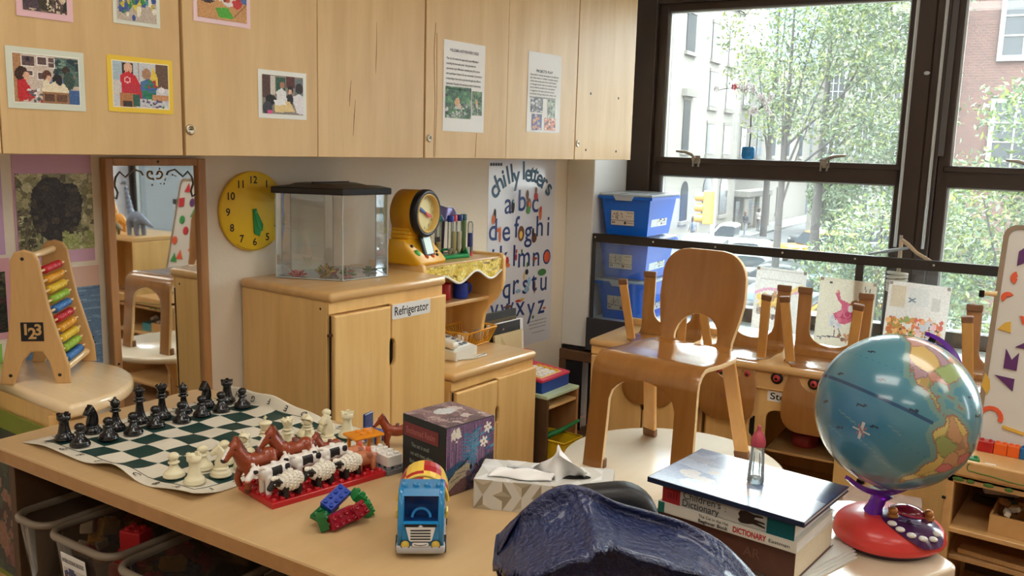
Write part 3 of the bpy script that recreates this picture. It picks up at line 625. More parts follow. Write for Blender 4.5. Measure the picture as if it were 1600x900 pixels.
# leaning mirror in a wooden frame, painted scrolls along the top
tilt = 0.010
t = thing('framed_mirror', 'tall wood-framed mirror with painted scrolls, leaning on the wall', 'mirror', (1.366, 2.188, 0.0), 0, None, rot=(-tilt, 0, 0))
W2, H = 0.148, 1.262
m = MB()
for a, b in (((-W2, -.012, 0), (-W2+.022, .016, H)), ((W2-.026, -.012, 0), (W2, .016, H))): m.ab(a, b, 0.003, 2)
m.ab((-W2+.022, -.012, H-.02), (W2-.026, .016, H), 0.003, 2); m.ab((-W2+.022, -.012, 0), (W2-.026, .016, .03), 0.003, 2)
m.build('frame', BROWNW, t)
m = MB(); m.ab((-W2+.02, .0, .028), (W2-.024, .004, H-.018)); m.build('mirror_glass', mat('silvered_glass', (236, 238, 236), 0.02, metal=1.0), t)
m = MB(); m.ab((-W2+.004, .0045, .01), (W2-.004, .013, H-.008)); m.build('backing', DARKW, t)
PAINTL = mat('painted_line', (120, 116, 112), .6); PAINTD = mat('painted_dark_line', (84, 60, 44), .6)
def scroll(pts, r=0.0018): 
    q = MB(); q.tube([(x, -0.0012, z) for x, z in pts], r, 6); return q
def spiral(cx, cz, r0, r1, a0, a1, n=18): return [(cx+(r0+(r1-r0)*i/n)*math.cos(R(a0+(a1-a0)*i/n)), cz+(r0+(r1-r0)*i/n)*math.sin(R(a0+(a1-a0)*i/n))) for i in range(n+1)]
m = MB()
for s_ in (-1, 1):
    cx = -0.003
    pts = [(cx+s_*.122, H-.10), (cx+s_*.112, H-.106), (cx+s_*.108, H-.09), (cx+s_*.116, H-.07), (cx+s_*.112, H-.05), (cx+s_*.1, H-.036), (cx+s_*.085, H-.05), (cx+s_*.06, H-.03), (cx+s_*.04, H-.036), (cx+s_*.035, H-.045)]
    m = MB(); m.tube([(x, -.0012, z) for x, z in pts], .0022, 6); m.build('painted_scroll', PAINTL, t)
m = MB()
for s_ in (-1, 1): m.tube([(x*1.0-.003, -.0012, z) for x, z in [(s_*q[0], q[1]) for q in spiral(.012, H-.042, .003, .014, 200, -120)]], .0022, 6)
m.build('painted_heart', mat('painted_gold_line', (150, 110, 50), .6), t)
m = MB()
gd = random.Random(3)
for i in range(14): m.lathe([(gd.uniform(.0015, .003), 0), (0, .0006)], 8, T(gd.uniform(-.07, .06), -.0006, H-gd.uniform(.025, .075)) @ RX(PI/2))
m.build('painted_dots', PAINTD, t)
m = MB(); m.lathe([(.004, 0), (.003, .001), (0, .001)], 8, T(0, -.012, H-.009) @ RX(PI/2)); m.lathe([(.004, 0), (.003, .001), (0, .001)], 8, T(-W2+.011, -.012, .72) @ RX(PI/2)); m.build('screw', DARKMETAL, t)
# ================================================================== play kitchen against the back wall
LATCH = mat('brown_latch', (84, 48, 28), .5)
def kitchen_body(t, w, d, h, top_over=0.006):
    """carcass with plinth and a slab top; local x 0..w, front at y=0, back at y=d"""
    b = MB(); b.ab((0.004, 0.02, 0.04), (w-0.004, d, h-0.028), 0.002, 1); b.ab((0.02, 0.05, 0.0), (w-0.02, d-0.02, 0.04))
    b.ab((0.004, 0.0105, h-0.062), (w-0.004, 0.02, h-0.028), 0.001, 1)
    b.build('body', MAPLE, t)
    s = MB(); s.box((w/2, d/2, h-0.0145), (w+2*top_over-.008, d+0.004, 0.029), 0.011, 3); s.build('top', MAPLE_X, t)
def notch_door(x0, x1, z0, z1, nz, nh, side, depth=0.014):
    """door outline with a hand hole scooped out of one edge"""
    p = [(x0, z0), (x1, z0)]; arc = []
    for i in range(13):
        a = -1+2*i/12; k = max(0.0, 1-abs(a)**5); arc.append((depth*k, nz+nh*a))
    if side > 0: p += [(x1-dx, z) for dx, z in arc]+[(x1, z1), (x0, z1)]
    else: p += [(x1, z1), (x0, z1)]+[(x0+dx, z) for dx, z in reversed(arc)]
    return p
FM = lambda: Matrix(((1, 0, 0, 0), (0, 0, -1, 0), (0, 1, 0, 0), (0, 0, 0, 1)))    # XY drawing -> XZ, thickness towards -Y
# refrigerator
FX, FY, FW, FD, FH = 1.638, 1.815, 0.487, 0.395, 0.9075
t = thing('play_refrigerator', 'wooden play refrigerator cabinet carrying the clear tank', 'cabinet', (FX, FY, 0))
kitchen_body(t, FW, FD, FH)
split = 0.237
m = MB(); m.prism(notch_door(0.012, split-0.003, 0.045, FH-0.066, 0.70, 0.045, 1, 0.004), 0.0, 0.016, FM(), bev=0.004); d1 = m.build('door', MAPLE, t, (0, 0.0105, 0))
m = MB(); m.prism(notch_door(split+0.002, FW-0.002, 0.045, FH-0.060, 0.70, 0.045, -1, 0.016), 0.0, 0.016, FM(), bev=0.004); d2 = m.build('door', MAPLE, t, (0, 0.0105, 0))
m = MB(); m.ab((split-0.006, 0.0107, 0.64), (split+0.02, 0.0118, 0.76)); m.ab((split-0.003, 0.0107, 0.045), (split+0.002, 0.0118, FH-0.066)); m.ab((0.0065, .0107, .045), (.012, .0118, FH-.066)); m.build('door_gap', HOLE, t)
m = MB(); m.ab((-0.002, -0.007, 0.783), (0.014, 0.002, 0.790), 0.001, 1); m.build('latch', LATCH, d1, (0, 0, 0))
m = MB(); m.lathe([(.004, 0), (.003, .0006), (0, .0006)], 10, T(0.004, 0.045, FH-.05) @ RY(-PI/2)); m.build('screw', DARKMETAL, t)
m = MB(); m.prism([(x*.085, z*.0225) for x, z in [(-1, -.8), (-.95, -1), (.95, -1), (1, -.8), (1, .8), (.95, 1), (-.95, 1), (-1, .8)]], 0, 0.0012, T(0.322, -0.0165, 0.8225) @ FM()); lb = m.build('name_plate', mat('label_white', (240, 240, 238), .35), d2, (0, 0, 0))
m = MB(); m.text('Refrigerator', 0.037, T(0.322, -0.0180, 0.8225) @ FM(), 0, 0.012, 0.150); m.build('lettering', BLACK, lb)
m = MB(); m.text('VCS', 0.02, T(0.07, -0.0158, 0.80) @ FM(), 0, 0, .03); m.build('scratched_letters', mat('faint_scratch', (176, 130, 76), .6), d1)

# sink cabinet with hutch
SX, SY, SW, SD, SH = 2.166, 1.81, 0.476, 0.40, 0.575
t = thing('play_sink_cabinet', 'low wooden play sink cabinet right of the refrigerator', 'cabinet', (SX, SY, 0))
kitchen_body(t, SW, SD, SH)
m = MB(); m.prism(notch_door(0.014, 0.236, 0.045, SH-0.066, 0.385, 0.032, 1, 0.008), 0, 0.016, FM(), bev=0.004); d1 = m.build('door', MAPLE, t, (0, 0.0105, 0))
m = MB(); m.prism(notch_door(0.241, SW-0.002, 0.045, SH-0.060, 0.385, 0.032, -1, 0.008), 0, 0.016, FM(), bev=0.004); d2 = m.build('door', MAPLE, t, (0, 0.0105, 0))
m = MB(); m.ab((.228, .0107, .34), (.25, .0118, .43)); m.ab((.236, .0107, .045), (.241, .0118, SH-.066)); m.ab((.008, .0107, .045), (.014, .0118, SH-.066)); m.build('door_gap', HOLE, t)
m = MB(); m.ab((0.0, -0.007, 0.428), (0.016, 0.002, 0.434), 0.001, 1); m.build('latch', LATCH, d1)
# hutch (shelf unit standing on the sink cabinet)
HX0, HX1 = 2.168, 2.628
t = thing('play_hutch', 'wooden shelf hutch with yellow frilled edge, standing on the sink cabinet', 'shelf', (HX0, 1.95, SH))
hw = HX1-HX0
prof = [(0.255, 0), (0.255, 0.345), (0.02, 0.352), (0.004, 0.345), (0.0, 0.328), (0.0, 0.25), (0.008, 0.215), (0.03, 0.18), (0.062, 0.15), (0.085, 0.115), (0.095, 0.07), (0.097, 0.0)]
SIDEM = Matrix(((0, 0, 1, 0), (1, 0, 0, 0), (0, 1, 0, 0), (0, 0, 0, 1)))
for x in (0.0, hw-0.018):
    m = MB(); m.prism(prof, x, x+0.018, SIDEM, bev=0.004); m.build('side_panel', MAPLE, t)
m = MB(); m.ab((0.018, 0.014, 0.322), (hw-0.018, 0.25, 0.341), 0.003, 2); m.build('shelf', MAPLE_X, t)
m = MB(); m.ab((0.018, 0.062, 0.172), (hw-0.018, 0.25, 0.187), 0.004, 2); m.build('shelf', MAPLE_X, t)
m = MB(); m.ab((0.018, 0.244, 0.0), (hw-0.018, 0.254, 0.322)); m.build('back_panel', MAPLE, t)
VAL = Canvas(90, 16, (232, 206, 96)).blobs(170, [(244, 224, 130), (206, 176, 70), (236, 196, 90), (150, 116, 60), (250, 236, 170), (190, 170, 90)], .008, .05, 81).noise(22, 3)
def vz(a): return 0.052+0.014*math.cos(a*2*PI*2.2+0.6)+0.004*math.sin(a*17)
v, f, cl = [], [], []
N = 90
for i in range(N+1):
    a = i/N
    for j in range(9):
        v.append((0.018+a*(hw-0.04), 0.006+0.003*math.sin(a*40)*j/8, 0.336-vz(a)*j/8))
for i in range(N):
    for j in range(8):
        f.append((i*9+j, i*9+j+1, (i+1)*9+j+1, (i+1)*9+j)); cl.append(VAL.a[min(15, j*2), i])
me = bpy.data.meshes.new('valance'); me.from_pydata(v, [], f); paint(me, cl); me.materials.append(PRINT); va = link('fabric_edging', me, t)
m = MB(); m.tube([(0.018+i/N*(hw-0.04), 0.005, 0.336-vz(i/N)) for i in range(N+1)], 0.0042, 6); m.build('white_trim', WHITEP, va)

# mugs on the hutch shelf
def mug(lab, x, y, col, rz):
    t = thing('mug', lab, 'mug', (x, y, SH+0.187), rz, 'mugs on the hutch shelf')
    mt = mat('mug_glaze', col, .35)
    m = MB(); m.lathe([(0.024, 0.001), (0.026, 0.0), (0.029, 0.006), (0.030, 0.058), (0.0285, 0.060), (0.027, 0.058), (0.026, 0.006), (0, 0.005)], 24); m.build('cup', mt, t)
    m = MB(); m.tube([(0.029, 0, 0.05), (0.04, 0, 0.05), (0.046, 0, 0.04), (0.044, 0, 0.022), (0.029, 0, 0.014)], 0.0045, 8); m.build('handle', mt, t)
mug('blue mug on the hutch shelf, handle to the right', 2.49, 2.055, (32, 62, 176), R(-20))
mug('red mug on the hutch shelf, beside the refrigerator', 2.415, 2.075, (190, 34, 44), R(160))

# clear hexagonal tank
TKZ = FH
t = thing('display_tank', 'clear empty fish tank with black hood, on the play refrigerator', 'tank', (1.86, 2.06, TKZ))
hexp = [(-.146, .077), (-.054, -.114), (.117, -.131), (.196, .0), (.13, .13), (-.04, .136)]
TANKM = glass('tank_acrylic', (252, 254, 253), 0.02, 0.09, 0.8)
EDGEM = glass('acrylic_edge', (226, 232, 230), .1, .55, 1.0)
m = MB()
for i in range(6):
    a, b = hexp[i], hexp[(i+1) % 6]; m.add([(a[0], a[1], .003), (b[0], b[1], .003), (b[0], b[1], .262), (a[0], a[1], .262)], [(0, 1, 2, 3)])
m.build('glass_wall', TANKM, t)
m = MB(); m.prism(hexp, .0005, .003); m.build('floor_panel', glass('tank_floor', (236, 238, 238), .05, .22, .8), t)
m = MB()
for i in range(6):
    a, b = hexp[i], hexp[(i+1) % 6]; m.cyl((a[0], a[1], .002), (a[0], a[1], .262), .0022, None, 6); m.cyl((a[0], a[1], .003), (b[0], b[1], .003), .002, None, 6)
m.build('glued_edges', EDGEM, t)
LID = mat('black_hood', (26, 24, 26), .35, coat=.2); LID2 = mat('hood_flap', (52, 38, 36), .3)
m = MB(); sc = 1.07
lp = [(x*sc-.002, y*sc) for x, y in hexp]
m.prism(lp, .256, .276, bev=.003); hd = m.build('hood', LID, t)
m = MB(); ip = [(x*.86, y*.86) for x, y in hexp]; v = [(p[0], p[1], .276) for p in ip]+[(p[0]*.70+.012, p[1]*.6+.03, .286) for p in ip]; m.add(v, [(i, (i+1) % 6, 6+(i+1) % 6, 6+i) for i in range(6)]+[(6, 7, 8, 9, 10, 11)]); m.build('raised_flap', LID2, hd)
m = MB(); m.ab((-.05, .02, .285), (.1, .028, .290), .002, 2); m.build('flap_hinge', LID, hd)
# decorations in the tank
def sprig(lab, x, y, cols, n, sp, hgt, seed, name='aquarium_plant', base=None, cat='aquarium plant'):
    t = thing(name, lab, cat, (x, y, TKZ+.003), 0, 'decorations in the tank')
    g = random.Random(seed); ms = [mat('plastic_leaf', c_, .5) for c_ in cols]
    m = MB()
    for i in range(n):
        a = g.uniform(0, 2*PI); r = g.uniform(.1, 1)*sp; z = g.uniform(.2, 1)*hgt; M0 = T(r*.5*math.cos(a), r*.5*math.sin(a), z*.6) @ RZ(a) @ RY(g.uniform(.3, 1.5))
        m.ell((0, 0, .006), (.0035, .002, g.uniform(.008, .013)), M0, g.randrange(len(cols)), 6, 5)
    for i in range(5): a = g.uniform(0, 6.28); m.tube([(0, 0, 0), (sp*.3*math.cos(a), sp*.3*math.sin(a), hgt*.6)], .0014, 5, None, 0)
    m.ell((0, 0, .003), (sp*.5, sp*.35, .004), None, 0, 10, 6)
    m.build('leaves', ms, t)
sprig('small pink coral at the left corner of the tank', 1.765, 2.10, [(206, 74, 92), (226, 120, 130)], 22, .03, .012, 1)
sprig('yellow-brown plant with green leaf, tallest piece in the tank', 1.833, 2.055, [(196, 150, 60), (150, 110, 40), (70, 110, 40), (220, 180, 90)], 46, .036, .042, 2)
sprig('pink and green plant in the middle of the tank', 1.872, 1.995, [(220, 96, 116), (70, 110, 50), (90, 130, 60)], 34, .03, .034, 3)
sprig('small green sprig at the right side of the tank', 2.0, 2.03, [(110, 140, 50), (70, 110, 40)], 16, .024, .008, 4)
sprig('dark red sprig behind the yellow-brown plant in the tank', 1.885, 2.075, [(160, 60, 70), (120, 50, 50)], 16, .024, .02, 5)

# toy talking clock on the hutch
HZ = SH+0.341
t = thing('toy_clock', 'yellow toy clock with black-rimmed dial, on the hutch', 'toy clock', (2.238, 2.055, HZ), R(9))
TY = mat('toy_yellow', (236, 176, 28), .35, coat=.3); TYD = mat('toy_ochre', (206, 146, 24), .4)
m = MB()
# base with sloping front, neck with ribs, drum head
m.prism([(-.062, 0), (-.075, 0), (-.078, .012), (-.02, .07), (-.018, .085), (.05, .085), (.062, .0)], -.085, .085, Matrix(((0, 0, 1, 0), (1, 0, 0, 0), (0, 1, 0, 0), (0, 0, 0, 1))), bev=.008, seg=3, smooth=True)
for i in range(4): m.box((0, .018, .092+.014*i), (.128-.004*i, .078, .015), .006, 3)
m.build('base', TY, t)
m = MB(); DM = T(0, .055, .172) @ RX(PI/2); m.lathe([(0, -.001), (.07, 0), (.078, .006), (.079, .05), (.079, .088), (.074, .0935)], 48, DM); hd = m.build('drum', TYD, t)
m = MB(); m.lathe([(.079, .086), (.081, .088), (.081, .106), (.076, .112), (.068, .112), (.066, .106)], 48, DM, cap=False); m.build('black_rim', mat('toy_black', (28, 28, 32), .35), hd)
m = MB(); m.lathe([(.068, .108), (.066, .113), (.062, .113), (.060, .094)], 48, DM, cap=False); m.build('yellow_rim', mat('dial_rim', (224, 190, 110), .4), hd)
m = MB(); m.lathe([(.066, .094), (0, .094)], 40, DM, cap=False); m.build('dial', mat('dial_cream', (232, 220, 160), .45), hd)
FMc = T(0, .055-.0945, .172) @ Matrix(((1, 0, 0, 0), (0, 0, -1, 0), (0, 1, 0, 0), (0, 0, 0, 1)))
m = MB()
for h in range(1, 13): a = PI/2-h*PI/6; m.text(str(h), .014, FMc @ T(.05*math.cos(a), .05*math.sin(a), .0006), 0, .004)
m.build('numerals', mat('dial_ink', (96, 100, 84), .6), hd)
m = MB(); m.prism([(-.003, -.005), (.003, -.005), (.005, .035), (0, .052), (-.005, .035)], .002, .006, FMc @ RZ(R(62))); m.build('minute_hand', mat('hand_blue', (44, 74, 170), .4), hd)
m = MB(); m.prism([(-.003, -.005), (.003, -.005), (.006, .024), (0, .036), (-.006, .024)], .006, .009, FMc @ RZ(R(-116))); m.build('hour_hand', mat('hand_red', (224, 70, 84), .4), hd)
SL = T(0, -.049, .042) @ RX(R(45))
m = MB(); M1 = T(.006, -.046, .062) @ RX(R(72)); m.box((0, 0, 0), (.064, .078, .01), .004, 3, M1); pn = m.build('display_frame', mat('display_black', (34, 40, 48), .35), t)
m = MB(); m.box((.002, 0, .0055), (.044, .062, .002), .001, 1, M1); m.build('display', mat('display_screen', (206, 226, 222), .3), pn)
BT = [mat('btn_orange', (206, 84, 34), .35), mat('btn_black', (40, 30, 26), .4), mat('btn_green', (80, 180, 70), .35)]
for i, (bx, by, mi, r) in enumerate([(-.055, .0, 2, .013), (-.02, -.022, 0, .0075), (.016, -.022, 0, .0075), (.045, -.02, 1, .006), (.056, -.006, 1, .005), (.052, .018, 1, .006), (-.06, .03, 1, .006)]):
    m = MB(); m.ell((bx, by, .0), (r, r, .006), SL, 0, 12, 8); m.build('button', BT[mi], t)

# rack of test tubes
t = thing('tube_rack', 'green plastic rack holding test tubes, right of the toy clock', 'rack', (2.435, 2.055, HZ), R(-8))
GR = mat('rack_green', (30, 150, 84), .35)
m = MB(); m.box((0, 0, .007), (.13, .06, .014), .004, 2); m.box((0, .012, .03), (.13, .012, .008), .002, 2)
for sx in (-1, 1): m.prism([(-.03, 0), (.03, 0), (.012, .045), (0, .045)], -.003, .003, T(sx*.063, 0, 0) @ Matrix(((0, 0, 1, 0), (1, 0, 0, 0), (0, 1, 0, 0), (0, 0, 0, 1))))
m.build('frame', GR, t)
m = MB(); m.box((.0665, -.016, .02), (.004, .014, .034), .001, 1); m.build('white_tag', WHITEP, t)
TUBEG = glass('tube_plastic', (248, 252, 250), .05, .03, .6)
def test_tube(lab, x, y, z, cap, fill, fh, flip=False, h=.135):
    t = thing('test_tube', lab, 'test tube', (x, y, z), 0, 'test tubes on the hutch')
    r = .0105
    if flip:
        m = MB(); m.lathe([(r, 0.012), (r, h-.012), (r*.8, h-.004), (r*.4, h-.0005), (0, h)], 16, cap=False); m.build('tube', TUBEG, t)
        m = MB(); m.lathe([(r*.86, .034), (r*.86, .034+fh)], 16); m.build('filling', mat('tube_fill', fill, .4), t)
        m = MB(); m.lathe([(r*1.08, 0), (r*1.08, .014)], 16); m.build('cap', mat('tube_cap', cap, .4), t)
        m = MB(); m.lathe([(r*.86, .014), (r*.86, .034)], 16); m.build('grey_layer', mat('tube_sand', (130, 120, 120), .6), t)
    else:
        m = MB(); m.lathe([(0, 0), (r*.5, .003), (r*.8, .012), (r, .022), (r, h)], 16, cap=False); m.build('tube', TUBEG, t)
        m = MB(); m.lathe([(0, .001), (r*.42, .004), (r*.7, .012), (r*.88, .022), (r*.88, fh)], 16); m.build('filling', mat('tube_fill', fill, .5), t)
        m = MB(); m.lathe([(r*1.12, h-.016), (r*1.16, h-.014), (r*1.16, h+.004), (r*1.0, h+.006)], 16); m.build('cap', mat('tube_cap', cap, .4), t)
for lab, x, y, cap, fill, fh, dz in [('test tube with teal cap, nearest the toy clock', 2.372, 2.062, (30, 130, 110), (206, 200, 170), .045, 0), ('test tube with dark purple filling behind the blue cap', 2.395, 2.088, (60, 40, 90), (70, 30, 70), .06, 0), ('empty test tube with bright blue cap', 2.398, 2.030, (34, 64, 160), (206, 206, 210), .02, 0), ('test tube with red cap and cream filling', 2.428, 2.040, (206, 50, 62), (224, 210, 150), .082, 0), ('test tube with navy cap and pale filling', 2.458, 2.040, (30, 50, 120), (232, 222, 206), .08, 0), ('test tube with dark teal cap and green filling', 2.487, 2.044, (28, 84, 92), (104, 140, 60), .118, 0)]:
    test_tube(lab, x, y, HZ+.0152, cap, fill, fh)
test_tube('upside-down test tube with deep blue filling, right of the rack', 2.535, 2.05, HZ, (206, 80, 90), (26, 40, 150), .05, True, .128)
t = thing('fan_shell', 'purple scalloped shell standing behind the test tubes', 'shell', (2.475, 2.135, HZ), R(-10))
m = MB()
def shell(u, v):
    a = PI*u; r = .075*(0.35+.65*v)*(1+.06*abs(math.sin(a*3.5)))*v if False else .078*v*(1+.07*math.cos(a*7))
    return (r*math.cos(a), .012*v*v+.004*math.cos(a*7)*v-.01, .125+r*math.sin(a)*.72)
m.grid(shell, 42, 10); 
me = modmesh(m.v, m.f, [('SOLIDIFY', dict(thickness=.003)), ]); me.materials.append(mat('shell_purple', (96, 84, 128), .3, metal=.3)); link('shell', me, t)
m = MB(); m.tube([(.078*(1+.07*math.cos(PI*i/42*7))*math.cos(PI*i/42), .002+.004*math.cos(PI*i/42*7), .125+.078*(1+.07*math.cos(PI*i/42*7))*math.sin(PI*i/42)*.72) for i in range(43)], .004, 6); m.build('white_edge', WHITEP, t)
m = MB(); m.ab((-.03, -.012, 0), (.03, .012, .008), .002, 2); m.cyl((0, 0, .006), (0, -.008, .13), .006, None, 8); m.build('stand', mat('shell_stand', (70, 70, 90), .5), t)

# things on the sink top: telephone, basket with balls
t = thing('telephone', 'white push-button telephone on the sink cabinet', 'telephone', (2.362, 2.025, SH), R(8))
TEL = mat('telephone_plastic', (226, 220, 206), .4)
m = MB(); m.prism([(-.10, 0), (.10, 0), (.10, .062), (.07, .066), (-.10, .032)], -.075, .075, Matrix(((0, 0, 1, 0), (1, 0, 0, 0), (0, 1, 0, 0), (0, 0, 0, 1))) , bev=.006, seg=3); m.build('base', TEL, t)
KM = T(0, -.02, .0475) @ RX(R(11.3))
m = MB(); m.box((.018, -.01, .0), (.085, .1, .004), .003, 2, KM); m.build('key_panel', mat('key_panel', (238, 236, 228), .4), t)
for i in range(4):
    for j in range(3):
        m = MB(); m.box((-.008+j*.026, -.044+i*.024, .004), (.017, .013, .006), .002, 2, KM); k = m.build('key', mat('key_grey', (120, 120, 124), .5) if (i+j) % 3 else mat('key_pale', (196, 196, 196), .5), t)
m = MB(); m.box((-.053, 0, .022), (.04, .17, .026), .01, 3, T(0, 0, .045) @ RX(R(11))); m.build('handset', TEL, t)
m = MB(); m.tube([(-.05, -.10, .006), (.0, -.135, .004), (.07, -.14, .004), (.085, -.128, .004), (.05, -.12, .004), (-.02, -.118, .004), (-.06, -.10, .006)], .003, 6); m.build('cord', mat('cord_white', (216, 210, 196), .5), t)
t = thing('wire_basket', 'yellow slatted plastic basket on the sink cabinet', 'basket', (2.545, 2.07, SH), R(6))
BY = mat('basket_yellow', (226, 160, 40), .4)
m = MB()
def br(z, k=0): 
    q = .052+.022*z/.06; w_ = .085+.02*z/.06
    return [(-w_, -q, z), (w_*.9, -q, z), (w_, -q*.9, z), (w_, q*.9, z), (w_*.9, q, z), (-w_, q, z)]
m.tube(br(.064), .004, 6, closed=True); m.tube(br(.004), .003, 6, closed=True)
for i in range(15):
    a = -.085+.17*i/14
    for s_ in (-1, 1): m.cyl((a, s_*.052, .004), (a*1.23, s_*.074, .064), .0022, None, 5)
for i in range(8):
    a = -.05+.1*i/7
    for s_ in (-1, 1): m.cyl((s_*.085, a, .004), (s_*.105, a*1.4, .064), .0022, None, 5)
for i in range(9): m.cyl((-.08+.02*i, -.05, .003), (-.08+.02*i, .05, .003), .002, None, 5)
m.build('slats', BY, t)
for lab, x, y, r, c_ in [('pale blue ball in the yellow basket', .055, -.015, .022, (150, 170, 196)), ('cream ball at the left end of the yellow basket', -.055, -.01, .021, (222, 206, 180)), ('pinkish ball in the middle of the yellow basket', -.01, .0, .02, (214, 176, 150)), ('tan ball at the back of the yellow basket', .02, .022, .019, (206, 180, 140))]:
    b = thing('toy_ball', lab, 'ball', (2.545+x, 2.07+y, SH+.006+r), 0, 'balls in the yellow basket')
    m = MB(); m.ell((0, 0, 0), (r, r, r), None, 0, 18, 12); m.build('ball', mat('ball', c_, .5, noise=.1, nscale=60), b)
    m = MB(); m.tube([(r*1.002*math.cos(2*PI*i/20), r*1.002*math.sin(2*PI*i/20)*.6, r*1.002*math.sin(2*PI*i/20)*.8) for i in range(20)], .0008, 4, closed=True); m.build('seam', INK, b)

# low shelf in the corner, with cash register, bin, books behind
t = thing('low_shelf', 'low wooden shelf with pale green top in the corner', 'shelf', (2.665, 1.768, 0))
m = MB(); m.ab((0, 0, .386), (.224, .43, .4), .003, 2); m.build('top', mat('pale_green_top', (196, 214, 180), .5, noise=.05), t)
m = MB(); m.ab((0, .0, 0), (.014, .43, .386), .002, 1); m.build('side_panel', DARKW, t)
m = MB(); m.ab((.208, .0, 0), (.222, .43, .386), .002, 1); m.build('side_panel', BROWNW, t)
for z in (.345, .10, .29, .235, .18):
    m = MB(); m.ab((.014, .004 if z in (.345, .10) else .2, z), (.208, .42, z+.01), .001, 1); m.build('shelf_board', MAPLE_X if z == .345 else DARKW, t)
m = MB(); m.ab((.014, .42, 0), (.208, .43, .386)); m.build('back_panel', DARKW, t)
t = thing('toy_cash_register', 'blue and pink toy cash register on the green-topped shelf', 'cash register', (2.775, 1.897, .4), R(2))
m = MB(); m.prism([(-.09, 0), (.11, 0), (.11, .062), (-.09, .046)], -.1, .1, Matrix(((0, 0, 1, 0), (1, 0, 0, 0), (0, 1, 0, 0), (0, 0, 0, 1))), bev=.004, seg=2); m.build('body', mat('register_blue', (32, 70, 150), .4), t)
RP = mat('register_pink', (216, 50, 84), .4)
RM = T(0, .01, .0545) @ RX(R(4.6))
m = MB(); m.box((0, 0, .002), (.204, .206, .012), .004, 2, RM); m.box((0, .075, .03), (.15, .05, .06), .01, 3, RM); m.build('top_cover', RP, t)
m = MB(); m.box((-.01, -.03, .0085), (.15, .11, .003), .001, 1, RM); m.build('key_plate', mat('register_plate', (232, 206, 130), .45), t)
for i in range(4):
    for j in range(5): m = MB(); m.box((-.066+j*.028, -.07+i*.027, .0125), (.02, .018, .008), .003, 2, RM); m.build('key', mat('register_key', (240, 240, 244), .4) if j < 4 else TY, t)
t = thing('storage_bin', 'small yellow plastic bin under the green-topped shelf', 'bin', (2.72, 1.80, .1105), R(0))
m = MB(); m.add([], [])
def tub(mb, x0, y0, x1, y1, z0, z1, fl, th=.003):
    xo, yo = (x1-x0)*fl, (y1-y0)*fl
    lo = [(x0+xo, y0+yo), (x1-xo, y0+yo), (x1-xo, y1-yo), (x0+xo, y1-yo)]; hi = [(x0, y0), (x1, y0), (x1, y1), (x0, y1)]
    li = [(a+(th if a < (x0+x1)/2 else -th), b+(th if b < (y0+y1)/2 else -th)) for a, b in lo]; hi2 = [(a+(th if a < (x0+x1)/2 else -th), b+(th if b < (y0+y1)/2 else -th)) for a, b in hi]
    v = [(*p, z0) for p in lo]+[(*p, z1) for p in hi]+[(*p, z1) for p in hi2]+[(*p, z0+th) for p in li]
    f = [(3, 2, 1, 0)]
    for i in range(4):
        j = (i+1) % 4; f += [(i, j, 4+j, 4+i), (4+i, 4+j, 8+j, 8+i), (8+i, 8+j, 12+j, 12+i)]
    f.append((12, 13, 14, 15)); mb.add(v, f); return mb
m = MB(); tub(m, -.037, -.10, .085, .12, 0, .115, .08); m.build('tub', mat('bin_yellow', (222, 186, 30), .4), t)
m = MB(); m.tube([(-.037, -.102, .115), (.086, -.102, .115), (.086, .122, .115), (-.037, .122, .115)], .005, 6, closed=True); m.build('rim', bpy.data.materials['bin_yellow'], t)
t = thing('green_scoop', 'long green plastic toy sticking out of the yellow bin', 'toy', (2.735, 1.80, .20))
m = MB(); m.tube([(-.04, .02, .0), (.0, .0, .028), (.05, -.03, .045), (.13, -.05, .066)], [.01, .012, .009, .006], 8); m.box((-.03, .02, .01), (.06, .04, .012), .004, 2); m.build('handle', mat('scoop_green', (30, 120, 60), .45), t)
# books and record sleeves standing behind the sink cabinet
def standing_book(lab, x0, x1, y, z0, z1, th, cov, lean, pic=None, pages=False):
    t = thing('standing_book', lab, 'book', ((x0+x1)/2, y, z0), 0, 'books behind the sink cabinet', rot=(lean, 0, 0))
    w, h = x1-x0, z1-z0
    m = MB(); m.ab((-w/2, -th/2, 0), (w/2, -th/2+.0015, h)); m.ab((-w/2, th/2-.0015, 0), (w/2, th/2, h)); m.ab((-w/2, -th/2, 0), (-w/2+.0015, th/2, h)); m.build('cover', cov, t)
    m = MB(); m.ab((-w/2+.0015, -th/2+.0015, .002), (w/2-.003, th/2-.0015, h-.002)); m.build('pages', WHITEP, t)
    if pic: pic.mesh('cover_picture', w*.98, h*.98, PRINT, t, T(0, -th/2-.0006, h/2) @ FM())
    return t
c = Canvas(50, 40, (40, 34, 30)).rect(0, .1, 1, .16, (110, 90, 60)).blobs(40, [(150, 120, 70), (90, 70, 50), (196, 170, 110)], .01, .03, 91, (.3, .2, 1, .4)).ell(.92, .2, .05, .06, (190, 150, 70))
standing_book('dark brown book with gold lettering, tallest behind the sink cabinet', 2.67, 2.885, 2.075, .4005, .668, .012, mat('book_brown', (52, 42, 36), .5), -.06, c)
c = Canvas(50, 40, (46, 42, 42)).ell(.42, .18, .05, .08, (206, 150, 140)).ell(.42, .22, .03, .04, (230, 200, 180)).blobs(10, [(60, 54, 52), (36, 34, 34)], .04, .1, 93).rect(.93, 0, 1, 1, (236, 236, 232))
standing_book('black-fronted white record sleeve behind the sink cabinet', 2.655, 2.885, 2.04, .4005, .632, .010, WHITEP, -.06, c)
c = Canvas(50, 40, (214, 196, 150)).poly([(.2, 0), (.6, .55), (.2, .7)], (196, 176, 130)).blobs(12, [(150, 140, 90), (120, 130, 100), (230, 216, 180)], .02, .05, 95, (.6, .5, .95, 1)).rect(.95, 0, 1, 1, (232, 226, 210))
